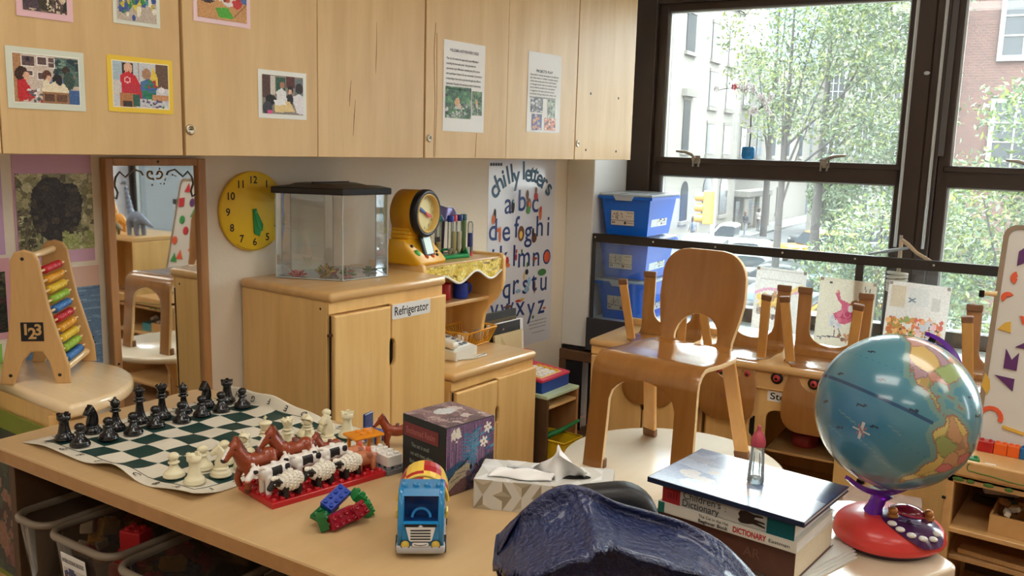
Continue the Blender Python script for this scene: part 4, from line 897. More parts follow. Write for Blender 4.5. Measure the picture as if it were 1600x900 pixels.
standing_book('tan landscape booklet in front of the record sleeve', 2.66, 2.85, 2.012, .4005, .595, .008, mat('book_tan', (206, 186, 140), .6), -.06, c)
# ================================================================== long table with bins underneath
TZ = 0.737
TA = math.atan2(-.9977, .0685)
TO = Vector((.712, 1.750, 0))
TM = T(*TO) @ RZ(TA)
TL, TW = 1.11, 0.500
t = thing('storage_table', 'long birch table with open bin shelves underneath, holding the chessboard', 'table', TO, TA)
m = MB(); m.prism([(.012, 0), (TL, 0), (TL, TW), (.03, TW), (.0, TW-.03), (0, .012)], TZ-.030, TZ, None, 0, .004, 2); m.build('tabletop', TABLEW, t)
m = MB(); m.ab((.006, -.0005, TZ-.0265), (TL-.006, .0015, TZ-.004)); m.build('front_edge', TABLEE, t)
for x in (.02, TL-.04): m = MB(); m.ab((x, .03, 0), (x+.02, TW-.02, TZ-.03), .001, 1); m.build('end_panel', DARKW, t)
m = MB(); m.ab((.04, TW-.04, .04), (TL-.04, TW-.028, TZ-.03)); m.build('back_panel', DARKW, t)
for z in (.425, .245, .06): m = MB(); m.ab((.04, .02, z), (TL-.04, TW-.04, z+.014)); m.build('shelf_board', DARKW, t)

BINM = glass('bin_plastic', (226, 214, 196), .1, .06, .5); RIMM = mat('bin_rim', (150, 136, 118), .25, trans=.3, coat=.3)
BLK = [mat('block_yellow', (206, 160, 40), .5), mat('block_red', (170, 30, 36), .5), mat('block_blue', (36, 60, 140), .5), mat('block_green', (40, 110, 60), .5), mat('block_white', (210, 206, 200), .5), mat('block_pink', (190, 60, 90), .5)]
def rrect(x0, y0, x1, y1, r, n=5):
    p = []
    for cx, cy, a0 in ((x1-r, y1-r, 0), (x0+r, y1-r, 90), (x0+r, y0+r, 180), (x1-r, y0+r, 270)):
        for i in range(n+1): a = R(a0+90*i/n); p.append((cx+r*math.cos(a), cy+r*math.sin(a)))
    return p
def tote(lab, s0, s1, y0, z0, h, seed, cols, labelled=None, n=22, fill=.6, clab=None):
    t = thing('clear_bin', lab, 'bin', TM @ Vector(((s0+s1)/2, y0, z0)), TA, 'clear bins under the long table')
    w = s1-s0; d = .36
    lo = rrect(-w/2+.02, .02, w/2-.02, d-.02, .03); hi = rrect(-w/2+.006, .006, w/2-.006, d-.006, .035)
    k = len(lo); m = MB(); v = [(*p, .003) for p in lo]+[(*p, h-.006) for p in hi]
    m.add(v, [(i, (i+1) % k, k+(i+1) % k, k+i) for i in range(k)]+[tuple(reversed(range(k)))], None, 0, True); m.build('tub', BINM, t)
    m = MB(); m.tube([(p[0], p[1], h-.007) for p in rrect(-w/2+.006, .006, w/2-.006, d-.006, .035)], .0075, 8, closed=True); m.build('rim', RIMM, t)
    if labelled:
        cv = Canvas(26, 34, (210, 206, 200)).blobs(60, [(50, 60, 110), (40, 50, 90), (200, 160, 80), (90, 50, 80), (60, 90, 140), (30, 30, 50)], .04, .12, seed)
        lw = .074
        m = MB(); m.ab((-lw/2, 0, 0), (lw/2, .0006, .128), 0, 1, T(-.004, .0105, .012) @ RX(R(5))); lb = m.build('label_card', WHITEP, t)
        cv.mesh('label_picture', lw*.86, .094, PRINT, lb, T(-.004, .0105, .012) @ RX(R(5)) @ T(0, -.0006, .054) @ FM())
        m = MB(); m.text(labelled, .011, T(-.004, .0105, .012) @ RX(R(5)) @ T(0, -.0008, .114) @ FM(), 0, .02, lw*.88); m.build('label_lettering', BLACK, lb)
    g = random.Random(seed); k = 0
    for i in range(n):
        b = MB(); bw, bh = g.uniform(.026, .05), g.uniform(.018, .03); mi = g.choice(cols)
        F = T(g.uniform(-w/2+.05, w/2-.05), g.uniform(.06, d-.07), .02+(h*fill-.02)*(i/n)**.8) @ Euler((g.uniform(-.6, .6), g.uniform(-.6, .6), g.uniform(0, 3)), 'XYZ').to_matrix().to_4x4()
        b.box((0, 0, 0), (bw, .024, bh), .002, 1, F)
        for sx in (-.25, .25): b.cyl((bw*sx, 0, bh/2), (bw*sx, 0, bh/2+.005), .0048, None, 8, F)
        o = b.build('toy_block', BLK[mi], None); o.matrix_world = T(*t.location) @ RZ(TA)
        cn = ['yellow', 'red', 'blue', 'green', 'white', 'pink'][mi]; label(o, cn+' toy block heaped '+clab, 'block', cn+' blocks '+clab)
    return t
BZ = .44
tote('clear bin of yellow and red blocks at the left end under the table', .044, .162, .008, BZ, .165, 5, [0, 0, 0, 1, 1, 4], None, 20, .66, 'in the leftmost clear bin under the long table')
tote('clear bin with a picture label for interlocking blocks', .168, .372, .004, BZ, .165, 6, [1, 1, 5, 0, 2], 'INTERLOCKING BLOCKS', 22, .62, 'in the clear bin with the picture label')
tote('clear bin third from the left under the table', .378, .600, .0, BZ, .160, 7, [3, 2, 5, 4], None, 18, .42, 'in the third clear bin from the left')
tote('clear bin fourth from the left under the table, dark inside', .606, .82, .0, BZ, .150, 8, [2, 3], None, 10, .4, 'in the fourth clear bin from the left')
tote('clear bin on the lower shelf, below the bin of yellow blocks', .044, .172, .004, .26, .155, 9, [1, 3, 0], None, 10, .5, 'in the clear bin at the lower left')
tote('clear bin on the lower shelf, below the picture-labelled bin', .178, .38, .004, .26, .155, 10, [1, 2, 4], None, 10, .5, 'in the lower clear bin beneath the picture-labelled one')
t = thing('red_brick', 'dark red toy brick lying on top in the picture-labelled bin', 'brick', TM @ Vector((.31, .10, BZ+.132)), TA+.25)
m = MB(); m.box((0, 0, .018), (.045, .034, .036), .002, 2); m.build('brick', BLK[1], t)
m = MB()
for a in (-.011, .011):
    for b in (-.008, .008): m.cyl((a, b, .036), (a, b, .041), .005, None, 10)
m.build('studs', BLK[1], t)
t = thing('name_strip', 'white name strip on the third clear bin', 'label', TM @ Vector((.515, .012, BZ+.118)), TA)
m = MB(); m.ab((-.055, -.001, 0), (.055, 0, .014)); m.build('strip', mat('grey_strip', (170, 170, 164), .5), t)
t = thing('name_strip', 'white name strip on the lower clear bin at the left edge', 'label', TM @ Vector((.085, .014, .26+.115)), TA)
m = MB(); m.ab((-.055, -.001, 0), (.055, 0, .02)); m.build('strip', bpy.data.materials['grey_strip'], t)
m = MB(); m.text('BLOCKS', .012, T(-.01, -.0014, .01) @ FM(), 0, .01, .05); m.build('strip_lettering', INK, t)

# ---- half-round side table with the abacus
SZ = 0.773
t = thing('half_round_table', 'half-round maple side table against the back wall, holding the abacus', 'table', (.872, 1.99, 0))
rim = [(0.0, -.238), (.008, -.243)]+[(.02+.222*math.cos(R(a)), -.005+.238*math.sin(R(a))) for a in range(-86, 88, 6)]+[(.008, .222), (0, .22)]
m = MB(); m.prism(rim, SZ-.03, SZ, None, 0, .011, 3, True); m.build('tabletop', wood('side_table_maple', (250, 228, 188), (228, 196, 146), 'Y', 7, 8, .25, .5, coat=.9, rings=False), t)
m = MB(); m.ab((.006, -.222, SZ-.075), (.024, .2, SZ-.03), .002, 1); m.build('apron', MAPLE, t)
for x, y in ((.012, -.222), (.02, .185)): m = MB(); m.box((x+.018, y+.02, (SZ-.03)/2), (.034, .036, SZ-.03), .005, 2); m.build('leg', MAPLE, t)
m = MB(); m.cyl((.0, -.178, .3), (.0, -.178, SZ-.035), .011, None, 12); m.build('round_post', MAPLE, t)
m = MB(); m.lathe([(.003, 0), (0, .0006)], 8, T(-.011, -.178, SZ-.07) @ RY(-PI/2)); m.build('screw', DARKMETAL, t)
t = thing('poster', 'dark picture with olive green border on the side of the half-round table', 'picture', (.868, 1.985, .50), 0, None, rot=(PI/2, 0, -PI/2))
m = MB(); m.ab((-.2, -.2, -.004), (.165, .205, .0)); m.build('mount', mat('olive_mount', (128, 140, 50), .6, noise=.1, nscale=10), t)
c = Canvas(46, 46, (40, 46, 34)).blobs(80, [(50, 58, 40), (30, 34, 30), (64, 70, 48)], .03, .1, 101).blobs(26, [(120, 70, 54), (140, 96, 76), (60, 34, 30), (90, 50, 44)], .03, .09, 102, (.1, .35, .6, .9)).noise(10, 10)
c.mesh('picture', .31, .35, PRINT, t, T(-.022, -.012, .001))

# abacus
AW = wood('abacus_wood', (208, 166, 108), (180, 136, 80), 'Z', 12, 10, .45, .5)
t = thing('abacus', 'wooden abacus with coloured beads and a 1 2 3 badge on its side', 'abacus', (.915, 1.957, SZ), math.atan2(-.68, .73))
ap = [(-.078, .0), (-.05, -.002), (-.03, .05), (-.012, .072), (.012, .072), (.024, .05), (.036, -.002), (.066, 0), (.064, .04), (.046, .11), (.03, .17), (.02, .23), (.014, .275), (.004, .292), (-.016, .298), (-.034, .292), (-.044, .275), (-.046, .20), (-.056, .11), (-.074, .03)]
def panel(th): 
    q = MB(); q.prism(ap, -th/2, th/2, Matrix(((1, 0, 0, 0), (0, 0, 1, 0), (0, 1, 0, 0), (0, 0, 0, 1))), bev=.0035, seg=2); return q
AD = .205
panel(.013).build('end_panel', AW, t); panel(.013).build('end_panel', AW, t, (0, AD, 0))
for x, z, r in ((-.018, .276, .008), (.046, .025, .008)): m = MB(); m.cyl((x, 0, z), (x, AD, z), r, None, 12); m.build('dowel', MAPLE_EDGE, t)
BCOL = [(196, 36, 50), (226, 160, 40), (232, 196, 50), (150, 190, 60), (50, 116, 186)]*2
for i in range(10):
    z = .245-.0225*i; x = .004+.0042*i
    q = MB(); q.cyl((x, .004, z), (x, AD-.004, z), .003, None, 8); rod = q.build('rod', MAPLE_EDGE, t)
    q = MB(); pr = []
    for b in range(10): y0 = .06+b*.0105; pr += [(.004, y0), (.0095, y0+.002), (.0095, y0+.008), (.004, y0+.010)]
    q.lathe(pr, 14, T(x, 0, z) @ RX(-PI/2)); q.build('beads', mat('bead_colour', BCOL[i], .35), rod)
m = MB(); m.box((0, 0, 0), (.046, .001, .042), 0, 1, T(-.006, -.0069, .118)); bd = m.build('badge', BLACK, t)
m = MB()
for s_, x, z in (('1', -.013, .004), ('2', .0, -.005), ('3', .012, .003)): m.text(s_, .034, T(-.006+x, -.0078, .118+z) @ FM(), 0, .03)
m.build('badge_numbers', mat('badge_tan', (196, 156, 100), .5), bd)
for x, z in ((-.055, .02), (.045, .02), (-.018, .278)): m = MB(); m.lathe([(.004, 0), (.0, .0007)], 10, T(x, -.0065, z) @ RX(PI/2)); m.build('plug', DARKMETAL, t)

# ================================================================== chessboard and pieces
ca8, ch8, ca1, ch1 = Vector((.809, 1.638)), Vector((1.159, 1.621)), Vector((.838, 1.263)), Vector((1.175, 1.259))
def sq(i, j):
    a, b = i/7, j/7
    return ca8*(1-a)*(1-b)+ch8*a*(1-b)+ca1*(1-a)*b+ch1*a*b
def matz(i, j):
    w_ = .0022+.0016*math.sin(i*2.3+j*1.1)+.0016*math.sin(j*2.9-i*.7+1)
    inner = w_
    left = max(0, (.25-i)/1.25)
    w_ += left**2*(.007+.007*math.sin(j*1.75+.6))*(0.3+0.7*min(1, max(0, (j+.8)/3)))
    right = max(0, (i-7.45)/.65)
    lift = .034*max(0, min(1, (5.6-j)/3.4))
    w_ += right*lift
    return max(.0006, w_)
BRD = 0.50
def matp(i, j):
    ii = i
    if i > 7.5: # the edge curls upright
        k = (i-7.5)/BRD; up = max(0, min(1, (5.6-j)/3.4)); ii = 7.5+(i-7.5)*(1-.6*up)
    p = sq(ii, j); return (p.x, p.y, TZ+matz(i, j))
SUB = 5
is_ = [-.5-BRD+BRD*k/4 for k in range(4)]+[-.5+k/SUB for k in range(8*SUB)]+[7.5+BRD*k/6 for k in range(7)]
js_ = [-.5-BRD+BRD*k/4 for k in range(4)]+[-.5+k/SUB for k in range(8*SUB)]+[7.5+BRD*k/4 for k in range(5)]
v = [matp(i, j) for j in js_ for i in is_]; f = []; mi = []
n = len(is_)
for b in range(len(js_)-1):
    for a in range(n-1):
        f.append((b*n+a, (b+1)*n+a, (b+1)*n+a+1, b*n+a+1))
        ci, cj = (is_[a]+is_[a+1])/2, (js_[b]+js_[b+1])/2
        mi.append(1 if (-.5 < ci < 7.5 and -.5 < cj < 7.5 and (round(ci)+round(cj)) % 2 == 0) else 0)
VINW = mat('vinyl_cream', (222, 216, 200), .42, noise=.03); VING = mat('vinyl_green', (26, 62, 58), .42)
me = bpy.data.meshes.new('chess_mat'); me.from_pydata(v, [], f); me.materials.append(VINW); me.materials.append(VING)
me.polygons.foreach_set('material_index', mi); me.polygons.foreach_set('use_smooth', [True]*len(f))
t = thing('chess_mat', 'roll-up green and cream chess mat with a curled edge', 'chessboard', (0, 0, 0))
mo = link('mat', me, t)
md = mo.modifiers.new('thickness', 'SOLIDIFY'); md.thickness = .0012; md.offset = 1.0
m = MB()
def matline(pts, r=.0007): m.tube([Vector(matp(i, j))+Vector((0, 0, .0014)) for i, j in pts], r, 4)
for e in (-.5, 7.5):
    matline([(e, -.5+k/5) for k in range(41)]); matline([(-.5+k/5, e) for k in range(41)])
m.build('border_line', mat('mat_line', (30, 50, 48), .6), t)
m = MB()
for k, ch in enumerate('HGFEDCBA'):
    for i0 in (7.5+BRD*.5, -.5-BRD*.5):
        p = Vector(matp(i0, k)); du = (Vector(matp(i0, k+.3))-Vector(matp(i0, k-.3))).normalized(); dv = (Vector(matp(i0+.12, k))-Vector(matp(i0-.12, k))).normalized()
        nn = dv.cross(du)*-1
        F = frame(p, -du if i0 > 5 else du, -dv if i0 > 5 else dv, du.cross(dv))
        m.text(ch, .018, F @ T(0, 0, .0026), 0, .01)
for k in range(8):
    for j0 in (7.5+BRD*.5, -.5-BRD*.5):
        p = Vector(matp(k, j0)); m.text(str(k+1), .016, T(p.x, p.y, p.z+.0026), 0, .01)
m.build('mat_lettering', mat('mat_ink', (36, 44, 44), .6), t)

BLKP = mat('black_chess_plastic', (20, 20, 24), .22, coat=.4); IVO = mat('ivory_chess_plastic', (232, 224, 190), .34, coat=.2, sss=.1)
BASE = [(0, 0), (.0165, 0), (.0185, .0015), (.0185, .004), (.017, .006), (.0172, .0075), (.0155, .0105), (.0125, .013)]
def collar(r, z): return [(r*.62, z-.003), (r, z-.001), (r, z+.001), (r*.6, z+.0025)]
def p_pawn(): return BASE+[(.009, .018), (.0065, .025)]+collar(.0098, .029)+[(.0056, .033), (.0082, .0365), (.0094, .0405), (.0084, .0445), (.005, .0478), (0, .049)]
def p_rook(): return BASE+[(.011, .019), (.0092, .03), (.0086, .038), (.0094, .042), (.0118, .0445), (.0122, .046), (.0122, .0555), (.0092, .0555), (.0088, .050), (0, .050)]
def p_bish(): return BASE+[(.0095, .019), (.0072, .028), (.0058, .038)]+collar(.0106, .043)+[(.006, .047)]+collar(.0088, .0495)+[(.0056, .052), (.0086, .056), (.0094, .0605), (.0082, .0655), (.005, .0695), (.0028, .071), (.003, .073), (.0018, .0752), (0, .0757)]
def p_quee(): return BASE+[(.0105, .019), (.008, .03), (.0064, .043)]+collar(.0118, .050)+[(.0068, .054)]+collar(.0098, .057)+[(.0066, .060), (.0086, .066), (.0112, .0735), (.0118, .076), (.0096, .0772), (.006, .0785), (.0035, .0795), (.0034, .0815), (.002, .0835), (0, .0838)]
def p_king(): return BASE+[(.0108, .019), (.0084, .03), (.0068, .046)]+collar(.0122, .0535)+[(.007, .0575)]+collar(.0102, .0605)+[(.0072, .0635), (.0088, .069), (.0112, .0765), (.0118, .0785), (.0104, .0805), (.005, .0825), (.003, .0835), (0, .0836)]
def chess_mesh(kind, m_):
    q = MB()
    if kind == 'pawn': q.lathe(p_pawn(), 28)
    elif kind == 'rook':
        q.lathe(p_rook(), 28)
        for k in range(4): q.box((0, 0, 0), (.0046, .0066, .0042), .0004, 1, RZ(PI/4+k*PI/2) @ T(.0105, 0, .0562))
    elif kind == 'bishop': q.lathe(p_bish(), 28); 
    elif kind == 'queen':
        q.lathe(p_quee(), 28)
        for k in range(8): q.ell((.0104*math.cos(k*PI/4), .0104*math.sin(k*PI/4), .0775), (.0022, .0022, .0028), None, 0, 8, 6)
    elif kind == 'king':
        q.lathe(p_king(), 28); q.box((0, 0, .0885), (.003, .0026, .0105), .0008, 1); q.box((0, 0, .0892), (.0085, .0026, .003), .0008, 1)
    elif kind == 'knight':
        q.lathe(BASE+[(.0128, .0145), (.0132, .016), (.011, .018), (0, .018)], 28)
        out = [(.011, .017), (.0122, .026), (.0112, .036), (.008, .046), (.003, .055), (-.0005, .0605), (-.0035, .0645), (-.005, .060), (-.0085, .0585), (-.0125, .053), (-.0165, .0475), (-.0168, .0445), (-.014, .0418), (-.0105, .0435), (-.0065, .0445), (-.0045, .041), (-.0065, .034), (-.0095, .026), (-.0105, .017)]
        q.prism(out, -.0068, .0068, RX(PI/2), 0, .0028, 3, True)
        q.ell((-.0075, -.0062, .052), (.0016, .0016, .0016), None, 0, 8, 6); q.ell((-.0075, .0062, .052), (.0016, .0016, .0016), None, 0, 8, 6)
    q.v = [(x*1.0, y*1.0, z*.89) for x, y, z in q.v]
    return q
PM = {}
def piece(kind, dark, i, j, rz, lab, dx=0, dy=0):
    key = (kind, dark)
    p = sq(i, j)
    z = max(matz(i+a, j+b) for a in (-.35, 0, .35) for b in (-.35, 0, .35))
    loc = (p.x+dx, p.y+dy, TZ+z+.0013)
    if key not in PM:
        o = chess_mesh(kind, None).build('chess_'+kind, BLKP if dark else IVO, None, loc, (0, 0, rz))
        PM[key] = o
        if kind == 'bishop': 
            s_ = MB(); s_.box((0, 0, 0), (.012, .02, .0009), 0, 1, T(-.006, 0, .0556) @ RY(R(38))); s_.build('mitre_slit', mat('slit_dark', (10, 10, 12) if dark else (150, 140, 110), .6), o)
    else:
        o = copy_tree(PM[key]); o.location = loc; o.rotation_euler = (0, 0, rz)
    label(o, lab, 'chess piece', 'black chess pieces' if dark else 'ivory chess pieces'); return o
g = random.Random(4)
ORD = ['rook', 'knight', 'bishop', 'king', 'queen', 'bishop', 'knight', 'rook']
SIDE = ['at the left end of the back row', 'second from the left in the back row', 'third from the left in the back row', '', '', 'third from the right in the back row', 'second from the right in the back row', 'at the right end of the back row']
NTH = ['leftmost', 'second from the left', 'third from the left', 'fourth from the left', 'fourth from the right', 'third from the right', 'second from the right', 'rightmost']
for i, k in enumerate(ORD):
    lab = 'black chess %s %s' % (k, SIDE[i]) if SIDE[i] else 'tall black chess %s on the green and cream mat' % k
    piece(k, True, i, 0, R(g.uniform(-25, 25)), lab, g.uniform(-.003, .003), g.uniform(-.003, .003))
    lab = 'ivory chess %s %s nearest the toy animals' % (k, SIDE[i].replace('back row', 'row')) if SIDE[i] else 'tall ivory chess %s behind the toy animals' % k
    piece(k, False, i, 7, R(g.uniform(-25, 25)) + (R(-20) if k == 'knight' else 0), lab, g.uniform(-.003, .003), g.uniform(-.003, .003))
for i in range(8):
    piece('pawn', True, i, 1, 0, 'black chess pawn, %s of the eight black pawns' % NTH[i], g.uniform(-.004, .004), g.uniform(-.004, .004))
    piece('pawn', False, i, 6, 0, 'ivory chess pawn, %s of the eight ivory pawns' % NTH[i], g.uniform(-.004, .004), g.uniform(-.004, .004))
# ================================================================== toy animals on a red brick plate
PIT = 0.016
PO = Vector((.857, 1.087, TZ)); PA = R(-9.0)
def pl(x, y, z=0.0): return T(*PO) @ RZ(PA) @ Vector((x, y, z))
REDP = mat('brick_red', (186, 24, 34), .28, coat=.3); GREYP = mat('brick_grey', (110, 110, 112), .35); WHB = mat('brick_white', (232, 228, 222), .3, coat=.2)
BLUEB = mat('brick_blue', (28, 66, 172), .28, coat=.3); GREENB = mat('brick_green', (20, 128, 62), .28, coat=.3); ORB = mat('brick_orange', (228, 142, 26), .3, coat=.3)
def stud(m, x, y, z, M=None, mi=0, r=.0047, h=.0045): m.lathe([(r, 0), (r, h-.0006), (r-.0006, h), (r*.62, h), (r*.58, h-.0015), (0, h-.0015)], 14, (M if M else Matrix()) @ T(x, y, z), mi)
def brick(nx, ny, h=.0192, studs=True, M=None, m=None):
    m = m or MB(); m.box((0, 0, h/2), (nx*PIT-.0003, ny*PIT-.0003, h), .0007, 1, M)
    return m
def add_studs(nx, ny, h, M=None, m=None):
    m = m or MB()
    for i in range(nx):
        for j in range(ny): stud(m, (i-(nx-1)/2)*PIT, (j-(ny-1)/2)*PIT, h, M)
    return m
def plate_thing(name, lab, cat, nx, ny, h, mt, loc, rz, mat_studs=None, skip=()):
    t = thing(name, lab, cat, loc, rz)
    brick(nx, ny, h).build('plate', mt, t)
    k = 0
    for i in range(nx):
        for j in range(ny):
            m = MB(); stud(m, (i-(nx-1)/2)*PIT, (j-(ny-1)/2)*PIT, h); m.build('stud', mt, t)
    return t
NX, NY = 14, 7
PH = .0096
t = plate_thing('brick_plate', 'red studded toy brick plate carrying the toy animals', 'brick plate', NX, NY, PH, REDP, pl(NX*PIT/2, NY*PIT/2), PA)
t = plate_thing('brick_plate', 'small grey studded brick plate at the right end of the red plate', 'brick plate', 3, 6, PH*.9, GREYP, pl(NX*PIT+.0245, .045), PA)
t = thing('white_brick', 'white toy brick with eight studs, on the grey plate', 'brick', pl(NX*PIT+.022, .035, PH*.9+.0047), PA)
brick(2, 4).build('brick', WHB, t)
for i in range(2):
    for j in range(4): m = MB(); stud(m, (i-.5)*PIT, (j-1.5)*PIT, .0192); m.build('stud', WHB, t)

def capsule(m, p, q, r0, r1, n=7):
    p, q = Vector(p), Vector(q)
    for i in range(n+1):
        a = i/n; m.ell(p.lerp(q, a), r0*(1-a)+r1*a, None, 0, 12, 8)
def creature(shapes, colf, mats, voxel=.0013, smooth=4):
    """one continuous body grown from overlapping rounded masses"""
    m = MB()
    for s in shapes:
        if s[0] == 'e': m.ell(s[1], s[2], None, 0, 16, 12, s[3] if len(s) > 3 else None)
        elif s[0] == 'c': capsule(m, s[1], s[2], s[3], s[4])
        elif s[0] == 'b': m.box(s[1], s[2], s[3] if len(s) > 3 else .001, 2)
    me = modmesh(m.v, m.f, [('REMESH', dict(mode='VOXEL', voxel_size=voxel)), ('SMOOTH', dict(factor=.5, iterations=smooth))], mats)
    idx = [colf(p.center) for p in me.polygons]
    me.polygons.foreach_set('material_index', idx); me.polygons.foreach_set('use_smooth', [True]*len(idx)); me.update()
    return me
# all animals face -X locally, standing at z = 0
HBR = mat('horse_brown', (142, 62, 32), .3, coat=.3); HDK = mat('mane_brown', (104, 40, 22), .32, coat=.2); HWH = mat('toy_white', (236, 232, 226), .3, coat=.2); EYE_ = mat('toy_eye', (16, 14, 14), .3)
HOOF = mat('hoof_brown', (92, 44, 26), .4)
def horse_mesh(foal=False):
    L = [('e', (0, 0, .040), (.026, .0125, .0135)), ('e', (-.018, 0, .042), (.014, .012, .015)), ('e', (.018, 0, .042), (.014, .0125, .014)),
         ('c', (-.024, 0, .046), (-.037, 0, .068), .0105, .0078), ('c', (-.037, 0, .071), (-.050, 0, .058), .0082, .0056), ('e', (-.052, 0, .0555), (.0056, .0058, .0052)),
         ('c', (-.034, -.0045, .076), (-.0335, -.005, .083), .003, .0016), ('c', (-.034, .0045, .076), (-.0335, .005, .083), .003, .0016),
         ('c', (-.019, -.0075, .036), (-.022, -.008, .018), .0068, .0046), ('c', (-.022, -.008, .018), (-.022, -.008, .004), .0042, .0054),
         ('c', (-.021, .0075, .036), (-.029, .008, .02), .0068, .0046), ('c', (-.029, .008, .02), (-.025, .008, .010), .0044, .005),
         ('c', (.020, -.0075, .038), (.0245, -.008, .020), .0078, .0048), ('c', (.0245, -.008, .020), (.022, -.008, .004), .0042, .0056),
         ('c', (.020, .0075, .038), (.0255, .008, .020), .0078, .0048), ('c', (.0255, .008, .020), (.023, .008, .004), .0042, .0056),
         ('c', (.030, 0, .046), (.037, 0, .034), .0045, .005), ('c', (.037, 0, .034), (.036, 0, .014), .005, .003)]
    for i in range(6): a = i/5; L.append(('e', (-.0285+.0135*0-.0055*a+.008*(1-a), 0, .054+.024*a), (.0062, .0042, .0062)))
    def colf(c):
        if c.z < .0065: return 3
        if c.x > .0315 and c.z < .052: return 1
        if c.z > .05 and abs(c.y) < .0045 and c.x > -.0305-.2*(c.z-.05)+.002 and c.x < -.012: return 1
        if c.x < -.046 and c.z > .056 and abs(c.y) < .0028: return 2
        return 0
    return creature(L, colf, [HBR, HDK, HWH, HOOF])
HORSE = horse_mesh()
def eyes(t, pts, r=.0017, mt=None):
    for p in pts: m = MB(); m.ell(p, (r, r*.7, r), None, 0, 10, 7); m.build('eye', mt or EYE_, t)
def horse(lab, loc, rz, st=True):
    t = thing('toy_horse', lab, 'toy animal', loc, rz, 'toy horses'); link('body', HORSE, t)
    eyes(t, [(-.0405, -.0068, .068), (-.0405, .0068, .068)], .0016)
    t.scale = (1.16, 1.16, 1.16)
    if st: m = MB(); m.lathe([(.0055, .0), (.0047, .001), (.0047, .0055), (.003, .0058), (.003, .004), (0, .004)], 14, T(.002, 0, .0525)); m.build('stud', HDK, t)
    m = MB(); m.ell((-.0545, 0, .054), (.004, .0052, .0036), None, 0, 12, 8); m.build('muzzle', mat('muzzle_dark', (60, 34, 30), .4), t)
    return t
ZP = PH+.0003
horse('brown toy horse at the left end of the red plate, beside the cow', pl(.018, .078, ZP+.0), PA+R(6))
horse('brown toy horse second from the left, behind the middle cow', pl(.092, .087, ZP), PA+R(-4))
hh = horse('brown toy horse mostly hidden behind the right-hand cow', pl(.166, .092, ZP), PA+R(4)); hh.scale = (.8, .8, .8)
COWW = HWH; COWB = mat('cow_black', (30, 28, 32), .32, coat=.2); COWP = mat('cow_pink', (222, 160, 150), .4)
def cow_mesh():
    L = [('b', (.004, 0, .0355), (.050, .025, .021), .006), ('e', (.004, 0, .033), (.028, .0125, .0125)), ('e', (-.020, 0, .037), (.011, .0115, .012)),
         ('c', (-.026, 0, .040), (-.034, 0, .0445), .0085, .0075), ('e', (-.0375, 0, .045), (.0085, .0085, .0082)), ('c', (-.041, 0, .043), (-.0515, 0, .0355), .0066, .0056), ('e', (-.0525, 0, .0345), (.0052, .0068, .0052)),
         ('c', (-.033, -.008, .0495), (-.031, -.0155, .051), .0032, .0026), ('c', (-.033, .008, .0495), (-.031, .0155, .051), .0032, .0026),
         ('c', (-.035, -.0045, .052), (-.035, -.0055, .0565), .002, .0012), ('c', (-.035, .0045, .052), (-.035, .0055, .0565), .002, .0012)]
    for x in (-.017, .024):
        for y in (-.008, .008): L += [('c', (x, y, .03), (x, y, .006), .0064, .0052), ('c', (x, y, .006), (x, y, .0035), .0056, .0058)]
    L += [('c', (.030, 0, .042), (.033, 0, .024), .0022, .0018)]
    def colf(c):
        if c.x < -.050 and c.z < .034: return 2
        if abs(c.y) > .0085 and -.012 < c.x < .008 and .032 < c.z+.25*abs(c.x) < .049: return 1
        if abs(c.y) > .008 and .014 < c.x < .026 and .034 < c.z < .0445 and (c.x-.02)**2/.00004+(c.z-.040)**2/.00003 < 1: return 1
        if c.x < -.034 and (c.x+.041)**2+(c.z-.0455)**2 < .0000135 and abs(c.y) > .004: return 1
        return 0
    return creature(L, colf, [COWW, COWB, COWP])
COW = cow_mesh()
def cow(lab, loc, rz):
    t = thing('toy_cow', lab, 'toy animal', loc, rz, 'toy cows'); link('body', COW, t)
    m = MB(); m.lathe([(.0055, 0), (.0047, .001), (.0047, .0055), (.003, .0058), (.003, .004), (0, .004)], 14, T(.0, 0, .0452)); m.build('stud', COWW, t)
    eyes(t, [(-.0435, -.0075, .0445), (-.0435, .0075, .0445)], .0014)
    return t
cow('black and white toy cow at the left front, one foot near the plate corner', pl(.030, .047, ZP), PA+R(10))
cow('black and white toy cow in the middle, between two horses and two sheep', pl(.097, .060, ZP), PA+R(2))
cow('black and white toy cow on the right, partly behind the right-hand sheep', pl(.152, .062, ZP), PA+R(4))
SHB = mat('sheep_black', (28, 25, 27), .4); WOOL = mat('wool_white', (236, 232, 220), .45)
def sheep_mesh():
    L = [('e', (.004, 0, .022), (.022, .0105, .0105)), ('c', (-.016, 0, .027), (-.024, 0, .031), .0075, .0078), ('c', (-.025, 0, .031), (-.0335, 0, .023), .0068, .0052), ('e', (-.0345, 0, .0215), (.0052, .0062, .0048)),
         ('c', (-.023, -.007, .034), (-.021, -.0135, .032), .0028, .0024), ('c', (-.023, .007, .034), (-.021, .0135, .032), .0028, .0024)]
    for x in (-.009, .0165):
        for y in (-.0065, .0065): L.append(('c', (x, y, .018), (x, y, .0045), .0052, .005))
    return creature(L, lambda c: 0, [SHB])
SHEEP = sheep_mesh()
wm = MB(); wm.ell((.004, 0, .0255), (.0225, .0135, .0145), None, 0, 20, 14)
for i in range(9):
    th = -PI*.42+PI*.84*i/8
    for k in range(18):
        ph = 2*PI*(k+.5*(i % 2))/18
        c = Vector((.004+.0228*math.sin(th), .0138*math.cos(th)*math.cos(ph), .0255+.0148*math.cos(th)*math.sin(ph)))
        wm.ell(c, .0024, None, 0, 8, 5)
for k in range(12): a = 2*PI*k/12; wm.ell((-.0175, .0085*math.cos(a), .0275+.0085*math.sin(a)), .0026, None, 0, 8, 5)
WOOLM = None
